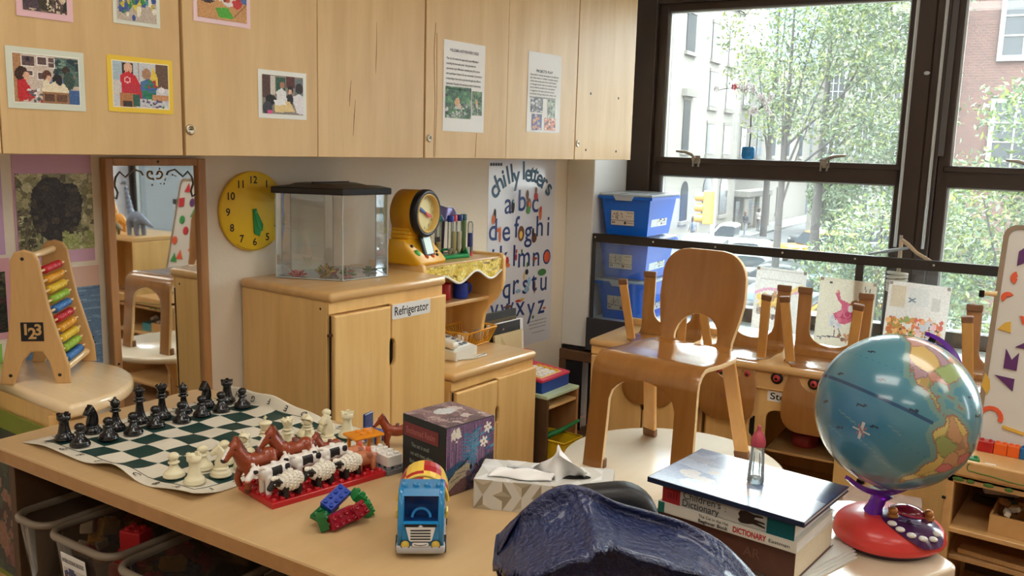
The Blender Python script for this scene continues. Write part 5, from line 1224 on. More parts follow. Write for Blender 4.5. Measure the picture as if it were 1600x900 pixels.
def sheep(lab, loc, rz):
    global WOOLM
    t = thing('toy_sheep', lab, 'toy animal', loc, rz, 'toy sheep'); link('body', SHEEP, t)
    if WOOLM is None: WOOLM = wm.build('wool', WOOL, t).data
    else: link('wool', WOOLM, t)
    m = MB(); m.lathe([(.0056, -.003), (.0047, .001), (.0047, .0055), (.003, .0058), (.003, .004), (0, .004)], 14, T(.004, 0, .0398)); m.build('stud', WOOL, t)
    m = MB(); m.ell((-.027, 0, .036), (.005, .005, .004), None, 0, 12, 8); 
    for k in range(6): a = k; m.ell((-.025+.004*math.cos(a), .0045*math.sin(a), .037), .0024, None, 0, 8, 5)
    m.build('forelock', WOOL, t)
    eyes(t, [(-.0295, -.0062, .029), (-.0295, .0062, .029)], .0012, HWH)
    return t
sheep('black-faced toy sheep at the left front of the red plate', pl(.037, .013, ZP), PA+R(4))
sheep('black-faced toy sheep in the middle front of the red plate', pl(.100, .016, ZP), PA+R(4))
sheep('black-faced toy sheep at the right front of the red plate', pl(.157, .019, ZP), PA+R(4))
PIGM = mat('pig_tan', (196, 122, 84), .35, coat=.2); PIGD = mat('pig_patch', (150, 84, 54), .4)
def pig_mesh():
    L = [('e', (0, 0, .022), (.0235, .013, .0135)), ('c', (-.018, 0, .025), (-.026, 0, .024), .0105, .0088), ('c', (-.028, 0, .022), (-.034, 0, .020), .0058, .0046),
         ('c', (-.023, -.007, .032), (-.027, -.010, .036), .0032, .0018), ('c', (-.023, .007, .032), (-.027, .010, .036), .0032, .0018), ('e', (.0245, 0, .026), (.003, .002, .003))]
    for x in (-.013, .014):
        for y in (-.0075, .0075): L.append(('c', (x, y, .016), (x, y, .0045), .0055, .005))
    return creature(L, lambda c: 1 if (c.x-.006)**2+(c.z-.03)**2 < .00005 and abs(c.y) > .006 else 0, [PIGM, PIGD])
PIG = pig_mesh()
def pig(lab, loc, rz):
    t = thing('toy_pig', lab, 'toy animal', loc, rz, 'toy pigs'); link('body', PIG, t)
    m = MB(); m.lathe([(.0056, -.003), (.0047, .001), (.0047, .0055), (.003, .0058), (.003, .004), (0, .004)], 14, T(.008, 0, .035)); m.build('stud', mat('pig_stud', (214, 100, 70), .35), t)
    eyes(t, [(-.031, -.0066, .0275), (-.031, .0066, .0275)], .0012)
    return t
pig('tan toy pig next to the right-hand sheep', pl(.198, .030, ZP), PA+R(-8))
pig('tan toy pig at the right end of the red plate, by the white brick', pl(.203, .062, ZP), PA+R(-6))
# orange table, blue chair and foal behind the plate
t = thing('toy_table', 'small orange studded toy table behind the animals', 'toy table', (1.136, 1.168, TZ+.0005), PA+R(-4))
m = MB(); m.box((0, 0, .037), (.064, .048, .006), .0025, 2); m.build('tabletop', ORB, t)
for i in range(2):
    for j in range(2): m = MB(); stud(m, (i-.5)*PIT, (j-.5)*PIT, .040); m.build('stud', ORB, t)
for sx in (-1, 1):
    for sy in (-1, 1): m = MB(); m.box((sx*.022, sy*.016, .017), (.006, .006, .034), .001, 1); m.build('leg', ORB, t)
t = thing('toy_chair', 'small dark blue toy chair behind the orange toy table', 'toy chair', (1.196, 1.200, TZ+.0005), PA+R(20))
m = MB(); m.box((0, 0, .020), (.031, .031, .006), .0015, 2); m.build('seat', BLUEB, t)
m = MB(); m.box((0, .0145, .039), (.031, .005, .036), .003, 2); m.build('backrest', mat('brick_navy', (24, 48, 110), .3, coat=.3), t)
for sx in (-1, 1):
    for sy in (-1, 1): m = MB(); m.box((sx*.0125, sy*.0125, .0088), (.005, .005, .0175), .001, 1); m.build('leg', BLUEB, t)
t = horse('brown toy foal with white nose standing by the blue toy chair', (1.203, 1.146, TZ+.0005), PA+R(-32)); t.scale = (.8, .8, .8)
# chain of bricks
t = thing('brick_chain', 'twisted chain of red, green and blue toy bricks on the long table', 'bricks', (.893, .968, TZ), R(-10)); t.scale = (.72, .72, .72)
def chain_part(nx, ny, mt, loc, rot, h=.0192):
    F = T(*loc) @ Euler([R(a) for a in rot], 'XYZ').to_matrix().to_4x4()
    b = brick(nx, ny, h, True, F).build('brick', mt, t)
    for i in range(nx):
        for j in range(ny): m = MB(); stud(m, (i-(nx-1)/2)*PIT, (j-(ny-1)/2)*PIT, h, F); m.build('stud', mt, b)
DRED = mat('brick_dark_red', (150, 18, 40), .26, coat=.3); DGRN = mat('brick_dark_green', (12, 100, 48), .26, coat=.3)
chain_part(2, 2, DGRN, (-.058, -.004, .0175), (72, 0, 64))
chain_part(4, 2, DRED, (-.012, -.012, .0185), (68, -6, 6))
chain_part(2, 2, DRED, (.030, -.016, .024), (58, -14, 10))
chain_part(3, 2, DRED, (.018, .004, .006), (0, 0, 10), .0096)
chain_part(4, 2, DGRN, (-.024, .026, .020), (18, -12, 22), .0096)
chain_part(4, 2, BLUEB, (.006, .030, .040), (26, -22, 12), .0150)
chain_part(2, 2, GREENB, (.050, .018, .032), (10, 42, -12))
chain_part(2, 2, GREENB, (.056, .0, .014), (0, 66, -24))

# ================================================================== toy mixer truck
t = thing('toy_truck', 'blue toy cement truck with red and yellow drum, facing the viewer', 'toy truck', (.880+.058, .791+.048, TZ), math.atan2(-.77, .64))
# local: x = across the front (to its left-right), -y = towards the viewer
TB = mat('truck_blue', (32, 128, 186), .25, coat=.4); TG = mat('truck_grey', (176, 176, 180), .4); TDK = mat('truck_window_blue', (14, 66, 130), .3, coat=.3)
FYT = -.075
m = MB(); m.box((0, 0, .014), (.070, .150, .014), .005, 3); m.build('bumper_frame', TG, t)
SD = Matrix(((0, 0, 1, 0), (1, 0, 0, 0), (0, 1, 0, 0), (0, 0, 0, 1)))
cabp = [(FYT+.002, .018), (FYT+.004, .048), (FYT+.009, .070), (FYT+.018, .090), (FYT+.026, .096), (FYT+.062, .096), (FYT+.066, .093), (FYT+.066, .018)]
# cab: side walls, nose, roof, back around an open windscreen
m = MB()
for sx in (-1, 1): m.prism(cabp, -.0045, .0045, T(sx*.0285, 0, 0) @ SD, 0, .0028, 3, True)
m.prism([(FYT+.002, .018), (FYT+.003, .052), (FYT+.010, .0535), (FYT+.016, .05), (FYT+.016, .018)], -.026, .026, SD, 0, .001, 2)
m.prism([(FYT+.017, .088), (FYT+.025, .096), (FYT+.062, .096), (FYT+.064, .087)], -.027, .027, SD, 0, .0015, 2)
cb = m.build('cab', TB, t)
m = MB(); m.ab((-.026, FYT+.040, .018), (.026, FYT+.046, .09)); m.ab((-.026, FYT+.012, .044), (.026, FYT+.042, .050)); m.build('cab_inside', TDK, t)
m = MB(); m.tube([(.013*math.cos(a), FYT+.022+.004*math.sin(a), .054+.012*abs(math.sin(a))) for a in [PI*i/12 for i in range(13)]], .0022, 8); m.build('steering_wheel', mat('wheel_blue', (44, 140, 206), .3), t)
for x in (-.0245, -.0082, .0082, .0245): m = MB(); stud(m, x, FYT+.034, .0955, None, 0, .0047, .0048); m.build('stud', TB, t)
FF = T(0, FYT+.0018, 0) @ FM()
m = MB(); m.prism([(-.021, .0485), (-.016, .0285), (-.013, .027), (.013, .027), (.016, .0285), (.021, .0485)], -.0004, .0012, FF); gp = m.build('grille_plate', mat('truck_white', (232, 232, 232), .35), t)
m = MB()
m.ab((-.0225, .0485, .0), (.0225, .0525, .0014), 0, 1, FF); m.build('grille_top', BLACK, gp)
for i in range(4): m = MB(); m.box((0, .0435-.0043*i, .0015), (.0285, .0019, .0008), .0003, 1, FF); m.build('grille_slot', BLACK, gp)
m = MB(); m.prism([(-.0035, .0495), (0, .0518), (.0035, .0495), (0, .0487)], .0014, .002, FF); m.build('star', bpy.data.materials['truck_white'], gp)
for sx in (-1, 1):
    m = MB(); m.lathe([(.0066, -.0005), (.0062, .001), (0, .0012)], 20, FF @ T(sx*.0215, .0222, 0), 0); hl = m.build('headlight', mat('lamp_yellow', (222, 196, 90), .3), t)
    m = MB(); m.tube([(sx*.0215+.0066*math.cos(2*PI*i/24), .0222+.0066*math.sin(2*PI*i/24), .001) for i in range(24)], .0006, 5, FF, closed=True); m.build('headlight_ring', BLACK, hl)
m = MB(); m.prism(rrect(-.0125, .0185, .0125, .0262, .003), -.0004, .0011, FF); np_ = m.build('lower_grille', BLACK, t)
m = MB(); m.prism(rrect(-.0117, .0193, .0117, .0254, .0024), .0011, .0015, FF); m.build('lower_grille_plate', bpy.data.materials['truck_white'], np_)
m = MB(); m.tube([(x*.009, .0228-.0016*(1-x*x), .0018) for x in [-1+2*i/12 for i in range(13)]], .0005, 5, FF); m.build('grille_line', BLACK, np_)
for y in (-.048, .045):
    for sx in (-1, 1): m = MB(); m.cyl((sx*.030, y, .012), (sx*.0362, y, .012), .0125, None, 20); w_ = m.build('wheel', mat('tyre_black', (30, 30, 34), .5), t); m = MB(); m.cyl((sx*.0362, y, .012), (sx*.0368, y, .012), .007, None, 14); m.build('hub', TG, w_)
m = MB(); m.box((.0, .035, .026), (.060, .076, .012), .003, 2); m.build('rear_deck', mat('truck_red', (186, 40, 44), .3, coat=.2), t)
DY, DR = mat('drum_yellow', (236, 200, 84), .28, coat=.3), mat('drum_red', (176, 32, 40), .28, coat=.3)
m = MB(); dp = [(.020, -.030), (.034, -.020), (.0375, -.002), (.0375, .012), (.034, .028), (.023, .044), (.014, .048)]
seg = 24; v = []; f = []; mi = []
DMt = T(0, .036, .060) @ RX(R(-74))
for r, z in dp:
    for k in range(seg): v.append((r*math.cos(2*PI*k/seg), r*math.sin(2*PI*k/seg), z))
q = MB()
for i in range(len(dp)-1):
    for k in range(seg):
        k2 = (k+1) % seg; q.add([v[i*seg+k], v[i*seg+k2], v[(i+1)*seg+k2], v[(i+1)*seg+k]], [(0, 1, 2, 3)], DMt, ((k//3)+(0 if i < 2 else 1 if i < 4 else 0)) % 2, True)
q.add(v[:seg], [tuple(reversed(range(seg)))], DMt, 0); q.add(v[-seg:], [tuple(range(seg))], DMt, 1)
q.build('drum', [DY, DR], t)
m = MB(); m.tube([(.037*math.cos(a), FYT+.072, .058+.040*math.sin(a)) for a in [PI*i/20 for i in range(21)]], .0028, 8); m.build('drum_ring', DY, t)
for x in (-.034, .034): m = MB(); m.box((x*1.06, FYT+.045, .052), (.004, .02, .012), .0015, 2); m.build('side_detail', DY, t)

# ================================================================== boxed book set
t = thing('boxed_book_set', 'dark cube-shaped book box with flower illustration and red title band', 'book box', (1.134, .957, TZ), R(-7.5))
bw, bd, bh = .112, .113, .121
m = MB(); m.box((0, 0, bh/2), (bw, bd, bh), .001, 1); m.build('box', mat('box_dark_green', (26, 40, 42), .4, noise=.1), t)
# long illustrated face looks towards -Y
c = Canvas(72, 78, (112, 84, 116))
g_ = random.Random(12)
for i in range(70): x = g_.random(); c.line(x, g_.uniform(0, .5), x+g_.uniform(-.02, .02), g_.uniform(.5, 1), .007, g_.choice([(96, 70, 104), (134, 100, 136), (84, 62, 92), (150, 118, 148)]))
for i in range(30):
    x, y = g_.uniform(.35, .98), g_.uniform(.1, .75); a = g_.uniform(-.8, .4); l = g_.uniform(.06, .14)
    c.line(x, y, x+l*math.cos(a), y+l*math.sin(a)*.8, .018, g_.choice([(60, 116, 150), (90, 150, 178), (44, 90, 126), (70, 96, 140)]))
for i in range(12): y = .2+.05*i; c.line(.52-.02*i/3, y, .52+.16-.02*i/3, y-.08, .014, (76, 140, 172)); c.line(.52-.02*i/3, y, .52-.16-.02*i/3, y-.05, .012, (64, 120, 156))
c.poly([(.1, .1), (.16, .02), (.2, .12), (.18, .2), (.1, .2)], (222, 216, 200)).poly([(.2, .04), (.25, .02), (.3, .14), (.26, .2), (.2, .18)], (226, 220, 206)).blobs(8, [(230, 224, 206), (120, 96, 110)], .01, .02, 15, (.08, .17, .3, .24))
for fx, fy in ((.86, .14), (.78, .34)):
    for k in range(6): a = k*PI/3+.3; c.line(fx, fy, fx+.07*math.cos(a), fy+.07*math.sin(a), .02, (236, 230, 220))
    c.ell(fx, fy, .018, .018, (150, 130, 90))
c.poly([(0, .62), (.3, .52), (.42, .6), (0, .82)], (50, 86, 116)).line(0, .8, .45, .52, .014, (26, 28, 40)).poly([(.0, .82), (.2, .66), (.44, .58), (.56, .66), (.42, .78), (.2, .84), (0, .96)], (176, 166, 142)).line(.1, .8, .3, .74, .007, (110, 100, 90)).line(.24, .7, .4, .7, .006, (110, 100, 90)).poly([(0, .95), (.3, .8), (.6, .74), (.5, 1), (0, 1)], (110, 80, 84)).poly([(.44, .84), (.7, .6), (1, .52), (1, 1), (.4, 1)], (52, 50, 70)).blobs(50, [(60, 64, 84), (84, 60, 84), (44, 44, 60), (110, 90, 110)], .015, .05, 17, (.45, .65, 1, 1)).noise(14, 16)
c.mesh('illustration', bw*.995, bh*.985, PRINT, t, T(0, -bd/2-.0006, bh/2) @ FM())
c = Canvas(40, 40, (150, 128, 130)).blobs(70, [(170, 146, 146), (120, 96, 102), (196, 184, 182), (136, 110, 116), (104, 84, 92)], .05, .16, 18).ell(.55, .35, .2, .14, (196, 200, 202)).line(.1, .9, .9, .5, .01, (90, 76, 84)).line(.0, .5, .5, .8, .008, (206, 200, 200)).noise(12, 17)
c.mesh('top_illustration', bw*.99, bd*.99, PRINT, t, T(0, 0, bh+.0005))
LF = frame((-bw/2-.0006, 0, bh/2), (0, -1, 0), (0, 0, 1), (-1, 0, 0))
m = MB(); m.ab((-bd*.46, .024, 0), (bd*.34, .048, .0004), 0, 1, LF); bd_ = m.build('title_band', mat('band_red', (120, 52, 56), .45), t)
m = MB(); m.text('Enchanted Realm', .016, LF @ T(-.007, .035, .0008), 0, .006, .074); m.build('title_lettering', mat('title_rose', (176, 110, 104), .5), bd_)
m = MB()
for i, (s_, wd, dx) in enumerate((('The set is small', .046, -.004), ('not with them, where', .058, 0), ('Balanced', .030, -.016), ('By', .010, -.026))): m.text(s_, .0105, LF @ T(dx-.004, .011-.0148*i, .0006), 0, .0, wd)
m.build('blurb_lettering', mat('blurb_pale', (150, 168, 160), .5), t)

# ================================================================== tissue box
t = thing('tissue_box', 'flat grey patterned tissue box with a tissue pulled up', 'tissue box', (1.163, .770, TZ), math.atan2(-.197, .099))
tw, td, th = .222, .098, .05
m = MB(); m.ab((-tw/2, -td/2, 0), (tw/2, td/2, th), .0008, 1); m.build('box', mat('tissue_card', (206, 204, 196), .5), t)
gx = random.Random(6)
def trip(w, h, nx, ny, base):
    q = MB(); cols = 4
    for i in range(nx):
        for j in range(ny):
            x0, x1 = -w/2+w*i/nx, -w/2+w*(i+1)/nx; y0, y1 = -h/2+h*j/ny, -h/2+h*(j+1)/ny; xm = (x0+x1)/2
            a = [(x0, y0, 0), (x1, y0, 0), (xm, y1, 0)] if (i+j) % 2 == 0 else [(x0, y1, 0), (xm, y0, 0), (x1, y1, 0)]
            ym = (y0+y1)/2; cen = (xm, y0*.66+y1*.34 if (i+j) % 2 == 0 else y1*.66+y0*.34, 0)
            for k in range(3): q.add([a[k], a[(k+1) % 3], cen], [(0, 1, 2)], None, gx.randrange(cols))
    return q
TC = [mat('facet', c_, .5) for c_ in ((170, 160, 138), (196, 188, 170), (146, 136, 114), (210, 204, 190))]
TC2 = [mat('facet_pale', c_, .5) for c_ in ((216, 216, 212), (228, 228, 226), (204, 204, 200), (222, 222, 218))]
q = trip(tw, th, 7, 2, 0); q2 = MB()
for k in range(len(q.f)): pass
M1 = T(0, -td/2-.0005, th/2) @ FM(); m = MB(); m.v = [tuple(M1 @ Vector(p)) for p in q.v]; m.f = q.f; m.m = q.m; m.s = q.s; m.build('side_pattern', TC, t)
q = trip(td, th, 3, 2, 0); M1 = frame((-tw/2-.0005, 0, th/2), (0, -1, 0), (0, 0, 1), (-1, 0, 0)); m = MB(); m.v = [tuple(M1 @ Vector(p)) for p in q.v]; m.f = q.f; m.m = q.m; m.s = q.s; m.build('end_pattern', TC, t)
q = trip(tw, td, 6, 3, 0); M1 = T(0, 0, th+.0004); m = MB(); m.v = [tuple(M1 @ Vector(p)) for p in q.v]; m.f = q.f; m.m = q.m; m.s = q.s; m.build('top_pattern', TC2, t)
m = MB(); m.prism([(.075*math.cos(a)+.0, .017*math.sin(a)) for a in [2*PI*i/30 for i in range(30)]], th+.0005, th+.0009); m.build('opening', HOLE, t)
TIS = mat('tissue_white', (244, 244, 244), .8, sss=.1)
def tis(u, v):
    a = (u-.5)*2
    x = .02+a*(.042*(1-.72*v)+.012*math.sin(v*4))+.012*v*math.sin(v*3); y = -.006+.016*math.sin(u*9+v*3)*(1-v*.6)+.006*math.sin(u*21)*(1-v)
    z = th-.004+.062*v*(1-.34*abs(a)**1.5)+.006*math.sin(u*7)*v
    return (x, y-.012*v, z)
m = MB(); m.grid(tis, 30, 18); me = modmesh(m.v, m.f, [('SOLIDIFY', dict(thickness=.0007)), ('SUBSURF', dict(levels=1))]); me.materials.append(TIS); link('tissue', me, t)
def tis2(u, v): 
    a = (u-.5)*2
    return (-.032+a*.052+.006*math.sin(v*5), -.004-.034*v+.004*math.sin(u*8), th+.0025+.010*math.sin(PI*v)*(1-.5*a*a)+.003*math.sin(u*11+v*5)*math.sin(PI*v))
m = MB(); m.grid(tis2, 26, 12); me = modmesh(m.v, m.f, [('SOLIDIFY', dict(thickness=.0007))]); me.materials.append(TIS); link('tissue_fold', me, t)
m = MB(); m.box((.0, .0125, th+.003), (.135, .003, .004), .001, 1); m.build('torn_film', glass('film', (226, 228, 230), .1, .5, .9), t)
# ================================================================== bent-ply children's chair (one design, five chairs)
def chair_shell():
    """back, seat and front legs pressed from one sheet: a strip along y/z with cut-outs, local front = +y"""
    path = []   # (y, z)
    for a in np.linspace(0, 1, 14): path.append((-.178+.030*a-.010*math.sin(PI*a), .585-.235*a))
    c0 = path[-1]
    for a in np.linspace(0, 1, 8)[1:]: ang = PI*.5*a; path.append((c0[0]+.004+.040*(1-math.cos(ang)), c0[1]-.045*math.sin(ang)))
    y0, z0 = path[-1]
    for a in np.linspace(0, 1, 9)[1:]: path.append((y0+(.108-y0)*a, z0-.006*math.sin(PI*a)))
    y0, z0 = path[-1]; r = .042
    for a in np.linspace(0, 1, 10)[1:]: ang = PI*.49*a; path.append((y0+r*math.sin(ang), z0-r*(1-math.cos(ang))))
    y0, z0 = path[-1]
    for a in np.linspace(0, 1, 14)[1:]: path.append((y0+.014*a+.008*a*a, z0-(z0)*a))
    P = [Vector((0, y, z)) for y, z in path]; d = [0]
    for i in range(1, len(P)): d.append(d[-1]+(P[i]-P[i-1]).length)
    L = d[-1]
    def at(s):
        for i in range(1, len(d)):
            if s <= d[i]+1e-9: k = (s-d[i-1])/(d[i]-d[i-1]); return P[i-1].lerp(P[i], k)
        return P[-1]
    def ss(a, b, x): x = max(0, min(1, (x-a)/(b-a))); return x*x*(3-2*x)
    s_seat0, s_seat1 = .285, .50
    def W(s):
        if s < .08: return .052+.078*math.sqrt(max(0, 1-((.08-s)/.08)**2))
        if s < .13: return .130+.002*ss(.08, .13, s)
        if s < .28: return .132-.020*ss(.13, .28, s)
        if s < .35: return .112+.044*ss(.28, .35, s)
        return .156+.002*ss(.4, .8, s)
    hs0, hs1 = .186, .290
    def Hh(s):
        if hs0 < s < hs1:
            k = (s-hs0)/(hs1-hs0)
            return .068*math.sqrt(max(0, 1-(1-min(1, k/.66))**2)) if k < .66 else .068*max(0, 1-((k-.66)/.34)**4)**.5
        a0 = s_arch
        if s > a0:
            k = (s-a0); return min(.098, .098*math.sqrt(max(0, 1-(1-min(1, k/.065))**2))+.0)
        return 0.0
    s_arch = .585
    ts = sorted(set([0, .004, .009, .016, .025, .036, .05, .07, .09, .11, .13, .15, hs0, hs0+.003, hs0+.008, hs0+.015, hs0+.025, hs0+.04, hs0+.06, hs0+.07, hs1-.018, hs1-.01, hs1-.004, hs1-.0015, hs1]+[hs1+(s_arch-hs1)*i/16 for i in range(17)]+[s_arch+.002, s_arch+.006, s_arch+.013, s_arch+.024, s_arch+.04, s_arch+.065]+[s_arch+.065+(L-s_arch-.065)*i/7 for i in range(8)]))
    K = 5; v = []; f = []
    for side in (-1, 1):
        b = len(v)
        for s in ts:
            p = at(s); w, h = W(s), Hh(s)
            if s > s_arch+.03: k = (s-s_arch-.03)/(L-s_arch-.03); w = w+.003*k; h = h+.004*k
            for k in range(K+1):
                x = h+(w-h)*k/K
                cup = 0.010*((x/.13)**2)*(1 if s < .26 else 0) if s < .3 else 0
                v.append((side*x, p.y+cup, p.z))
        for i in range(len(ts)-1):
            for k in range(K):
                q = (b+i*(K+1)+k, b+i*(K+1)+k+1, b+(i+1)*(K+1)+k+1, b+(i+1)*(K+1)+k)
                f.append(q if side > 0 else tuple(reversed(q)))
    me = modmesh(v, f, [('SOLIDIFY', dict(thickness=.0125, offset=-1.0, use_even_offset=True, material_offset_rim=1)), ('BEVEL', dict(width=.0018, segments=2, limit_method='ANGLE', angle_limit=R(50)))], [CHAIRW, CHAIRE], True, .0004)
    me.shade_smooth() if hasattr(me, 'shade_smooth') else None
    return me
SHELL = chair_shell()
def make_chair(lab, group):
    t = thing('child_chair', lab, 'chair', (0, 0, 0), 0, group)
    sh = link('seat_and_back', SHELL, t)
    for p in sh.data.polygons: p.use_smooth = True
    e = sh.modifiers.new('crease', 'EDGE_SPLIT'); e.split_angle = R(40)
    for sx in (-1, 1):
        m = MB(); m.bar((sx*.122, -.088, .296), (sx*.150, -.168, .004), .040, .015, .004, None, 0, (0, 1, .2)); lg = m.build('rear_leg', CHAIRL, t)
        m = MB(); m.bar((sx*.1475, -.161, .026), (sx*.1502, -.1685, .0), .043, .019, .004, None, 0, (0, 1, .2)); m.build('foot_cap', CAPM, lg)
        m = MB(); m.box((sx*.1315, .166, .014), (.064, .020, .028), .004, 2); m.build('foot_cap', CAPM, t)
    yb = min(q.co.y for q in SHELL.vertices if abs(q.co.z-.47) < .02 and abs(q.co.x) < .03)-.0006
    m = MB(); m.text('VCS', .026, T(0, yb, .475) @ FM(), 0, .01); m.build('burned_mark', mat('burned_mark', (134, 84, 36), .6), t)
    return t
CHAIRL = wood('chair_leg_wood', (226, 172, 100), (204, 144, 72), 'Z', 9, 12, .35, .5, coat=.3)
ch0 = make_chair('child chair standing upright on the round table', 'child chairs of bent plywood')
ch0.location = (2.180, 1.037, .4605); ch0.rotation_euler = (0, 0, R(88))
# round table under it
t = thing('round_table', 'low round pale wooden table with an upright chair standing on it', 'table', (2.185, 1.024, 0))
m = MB(); m.lathe([(.298, .436), (.307, .442), (.307, .456), (.302, .4605), (0, .4605)], 72); m.build('tabletop', ROUNDW, t)
m = MB(); m.lathe([(.07, .0), (.06, .03), (.05, .30), (.09, .42), (.12, .436), (0, .436)], 24, None, 0, True, False); m.build('pedestal', MAPLE, t)
for k in range(3): a = R(30+120*k); m = MB(); m.bar((.04*math.cos(a), .04*math.sin(a), .05), (.24*math.cos(a), .24*math.sin(a), .018), .05, .035, .006); m.build('foot', MAPLE, t)

# counter units along the window wall, chairs turned upside down on them
CZT = .556; CV = -.445; CD = .41
def wunit(name, lab, u0, u1):
    t = thing(name, lab, 'cabinet', wp(u0, CV, 0), WA, 'play kitchen counters by the window'); w = u1-u0
    return t, w
t, w = wunit('counter_cabinet', 'low wooden counter cabinet in the corner by the blue tubs', .36, .846)
kitchen_body(t, w, CD, CZT)
m = MB(); m.prism(notch_door(.012, w*.5-.003, .045, CZT-.066, .33, .032, 1, .006), 0, .016, FM(), bev=.004); m.build('door', MAPLE, t, (0, .0105, 0))
m = MB(); m.prism(notch_door(w*.5+.003, w-.012, .045, CZT-.066, .33, .032, -1, .006), 0, .016, FM(), bev=.004); m.build('door', MAPLE, t, (0, .0105, 0))
m = MB(); m.ab((w*.5-.003, .0107, .045), (w*.5+.003, .0118, CZT-.066)); m.build('door_gap', HOLE, t)
m = MB(); m.ab((.0, CD-.02, CZT-.001), (w, CD, CZT+.028), .004, 2); m.build('back_rail', MAPLE_X, t)
# stove
t, w = wunit('play_stove', 'wooden play stove with round knobs under the upturned chairs', .850, 1.440)
b = MB(); b.ab((0.004, .02, .04), (w-.004, .03, .115), .001, 1); b.ab((.004, .02, .385), (w-.004, .03, CZT-.028)); b.ab((.004, .02, .115), (.236, .03, .385)); b.ab((w-.10, .02, .115), (w-.004, .03, .385))
b.ab((.004, .02, .04), (.016, CD, CZT-.028)); b.ab((w-.016, .02, .04), (w-.004, CD, CZT-.028)); b.ab((.016, CD-.012, .04), (w-.016, CD, CZT-.028)); b.ab((.016, .03, .04), (w-.016, CD, .052))
b.build('body', MAPLE, t)
# rounded corners of the oven mouth
for cx, cz, a0 in ((.236, .115, 180), (w-.10, .115, 270), (.236, .385, 90), (w-.10, .385, 0)):
    r = .035; sx = 1 if cx < .3 else -1; sz = 1 if cz < .2 else -1
    ce = (cx+sx*r, cz+sz*r); arc = [(ce[0]+r*math.cos(R(a0+90*i/6)), ce[1]+r*math.sin(R(a0+90*i/6))) for i in range(7)]
    m = MB(); m.prism([(cx, cz)]+arc, -.03, -.02, FM()); m.build('oven_corner', MAPLE, t)
s_ = MB(); s_.box((w/2, CD/2, CZT-.0145), (w+.004, CD+.004, .029), .011, 3); s_.build('top', MAPLE_X, t)
m = MB(); m.ab((.004, .012, .468), (w-.004, .022, CZT-.032), .0015, 1); m.ab((.004, .009, .461), (w-.004, .022, .468), .002, 1); m.ab((.004, .009, CZT-.036), (w-.004, .022, CZT-.03), .002, 1); cp = m.build('control_panel', MAPLE_X, t)
m = MB(); m.prism(notch_door(.012, .188, .045, .452, .31, .036, 1, .012), 0, .012, FM(), bev=.003); m.build('door', MAPLE, t, (0, .02, 0))
m = MB(); m.ab((.178, .0185, .27), (.196, .0195, .35)); m.build('door_notch', HOLE, t)
m = MB(); m.ab((.236, .05, .215), (w-.1, CD-.02, .224), .001, 1); m.build('oven_shelf', MAPLE_X, t)
m = MB(); m.ab((.24, CD-.016, .13), (w-.11, CD-.0125, .37)); ob = m.build('oven_back', mat('oven_dark', (54, 46, 42), .6), t)
for i in range(5):
    for j in range(8):
        m = MB(); m.lathe([(.0028, 0), (0, .0004)], 8, T(.252+.011*i, CD-.0165, .225+.011*j) @ RX(PI/2)); m.build('vent_hole', HOLE, ob)
for i, ku in enumerate((.05, .16, .268, .40)):
    KM = T(ku, .0118, .510) @ RX(PI/2)
    m = MB(); m.lathe([(.022, 0), (.022, .004), (.020, .006), (0, .006)], 24, KM); k = m.build('knob', mat('knob_black', (26, 24, 28), .4), t)
    m = MB(); m.lathe([(.0125, .006), (.012, .012), (.009, .016), (0, .0165)], 20, KM); m.build('knob_cap', mat('knob_red', (190, 60, 62), .4), k)
    m = MB(); m.lathe([(.005, .0164), (.0045, .018), (0, .018)], 14, KM); m.build('knob_centre', HOLE, k)
m = MB(); m.ab((.236, .0175, .418), (.356, .0195, .456), .0003, 1); lb = m.build('name_plate', bpy.data.materials['label_white'], t)
m = MB(); m.text('Stove', .036, T(.296, .0170, .437) @ FM(), 0, .014, .098); m.build('lettering', BLACK, lb)
t2 = thing('red_pot', 'dark red toy pot inside the play stove', 'pot', wp(.850+.35, CV+.18, .224), WA)
m = MB(); m.lathe([(.04, .001), (.045, 0), (.05, .006), (.052, .05), (.049, .05), (.046, .008), (0, .006)], 24); m.build('pot_body', mat('pot_red', (160, 60, 62), .4), t2)
m = MB(); m.bar((.05, 0, .042), (.11, 0, .046), .012, .008, .002); m.build('handle', HOLE, t2)
t, w = wunit('counter_cabinet', 'low wooden counter cabinet behind the globe', 1.444, 1.93)
kitchen_body(t, w, CD, CZT)
m = MB(); m.prism(notch_door(.012, w-.012, .045, CZT-.066, .33, .032, -1, .008), 0, .016, FM(), bev=.004); m.build('door', MAPLE, t, (0, .0105, 0))

def upturned(lab, u, v, k, turn=0.0):
    """chair flipped over: seat lies on the counter, back hangs down in front"""
    c = copy_tree(ch0); c['label'] = lab
    c.scale = (k, k, k); c.rotation_mode = 'XYZ'
    # local +y (front) -> window side (+v), local z -> down
    Rm = Matrix.Rotation(WA+turn, 4, 'Z') @ RY(PI)
    c.rotation_euler = Rm.to_euler('XYZ'); c.location = wp(u, v, CZT+.3125*k)
    return c
KC = .84
upturned('upturned child chair at the left end of the counter, by the blue tubs', .62, CV+.128, KC, R(3))
upturned('upturned child chair on the stove, left one, mostly behind the upright chair', .945, CV+.126, KC, R(-2))
upturned('upturned child chair on the stove, right one, its back covering the sign', 1.252, CV+.128, KC, R(1))
upturned('upturned child chair at the right end of the counter, half behind the easel', 1.835, CV+.128, KC, R(2))

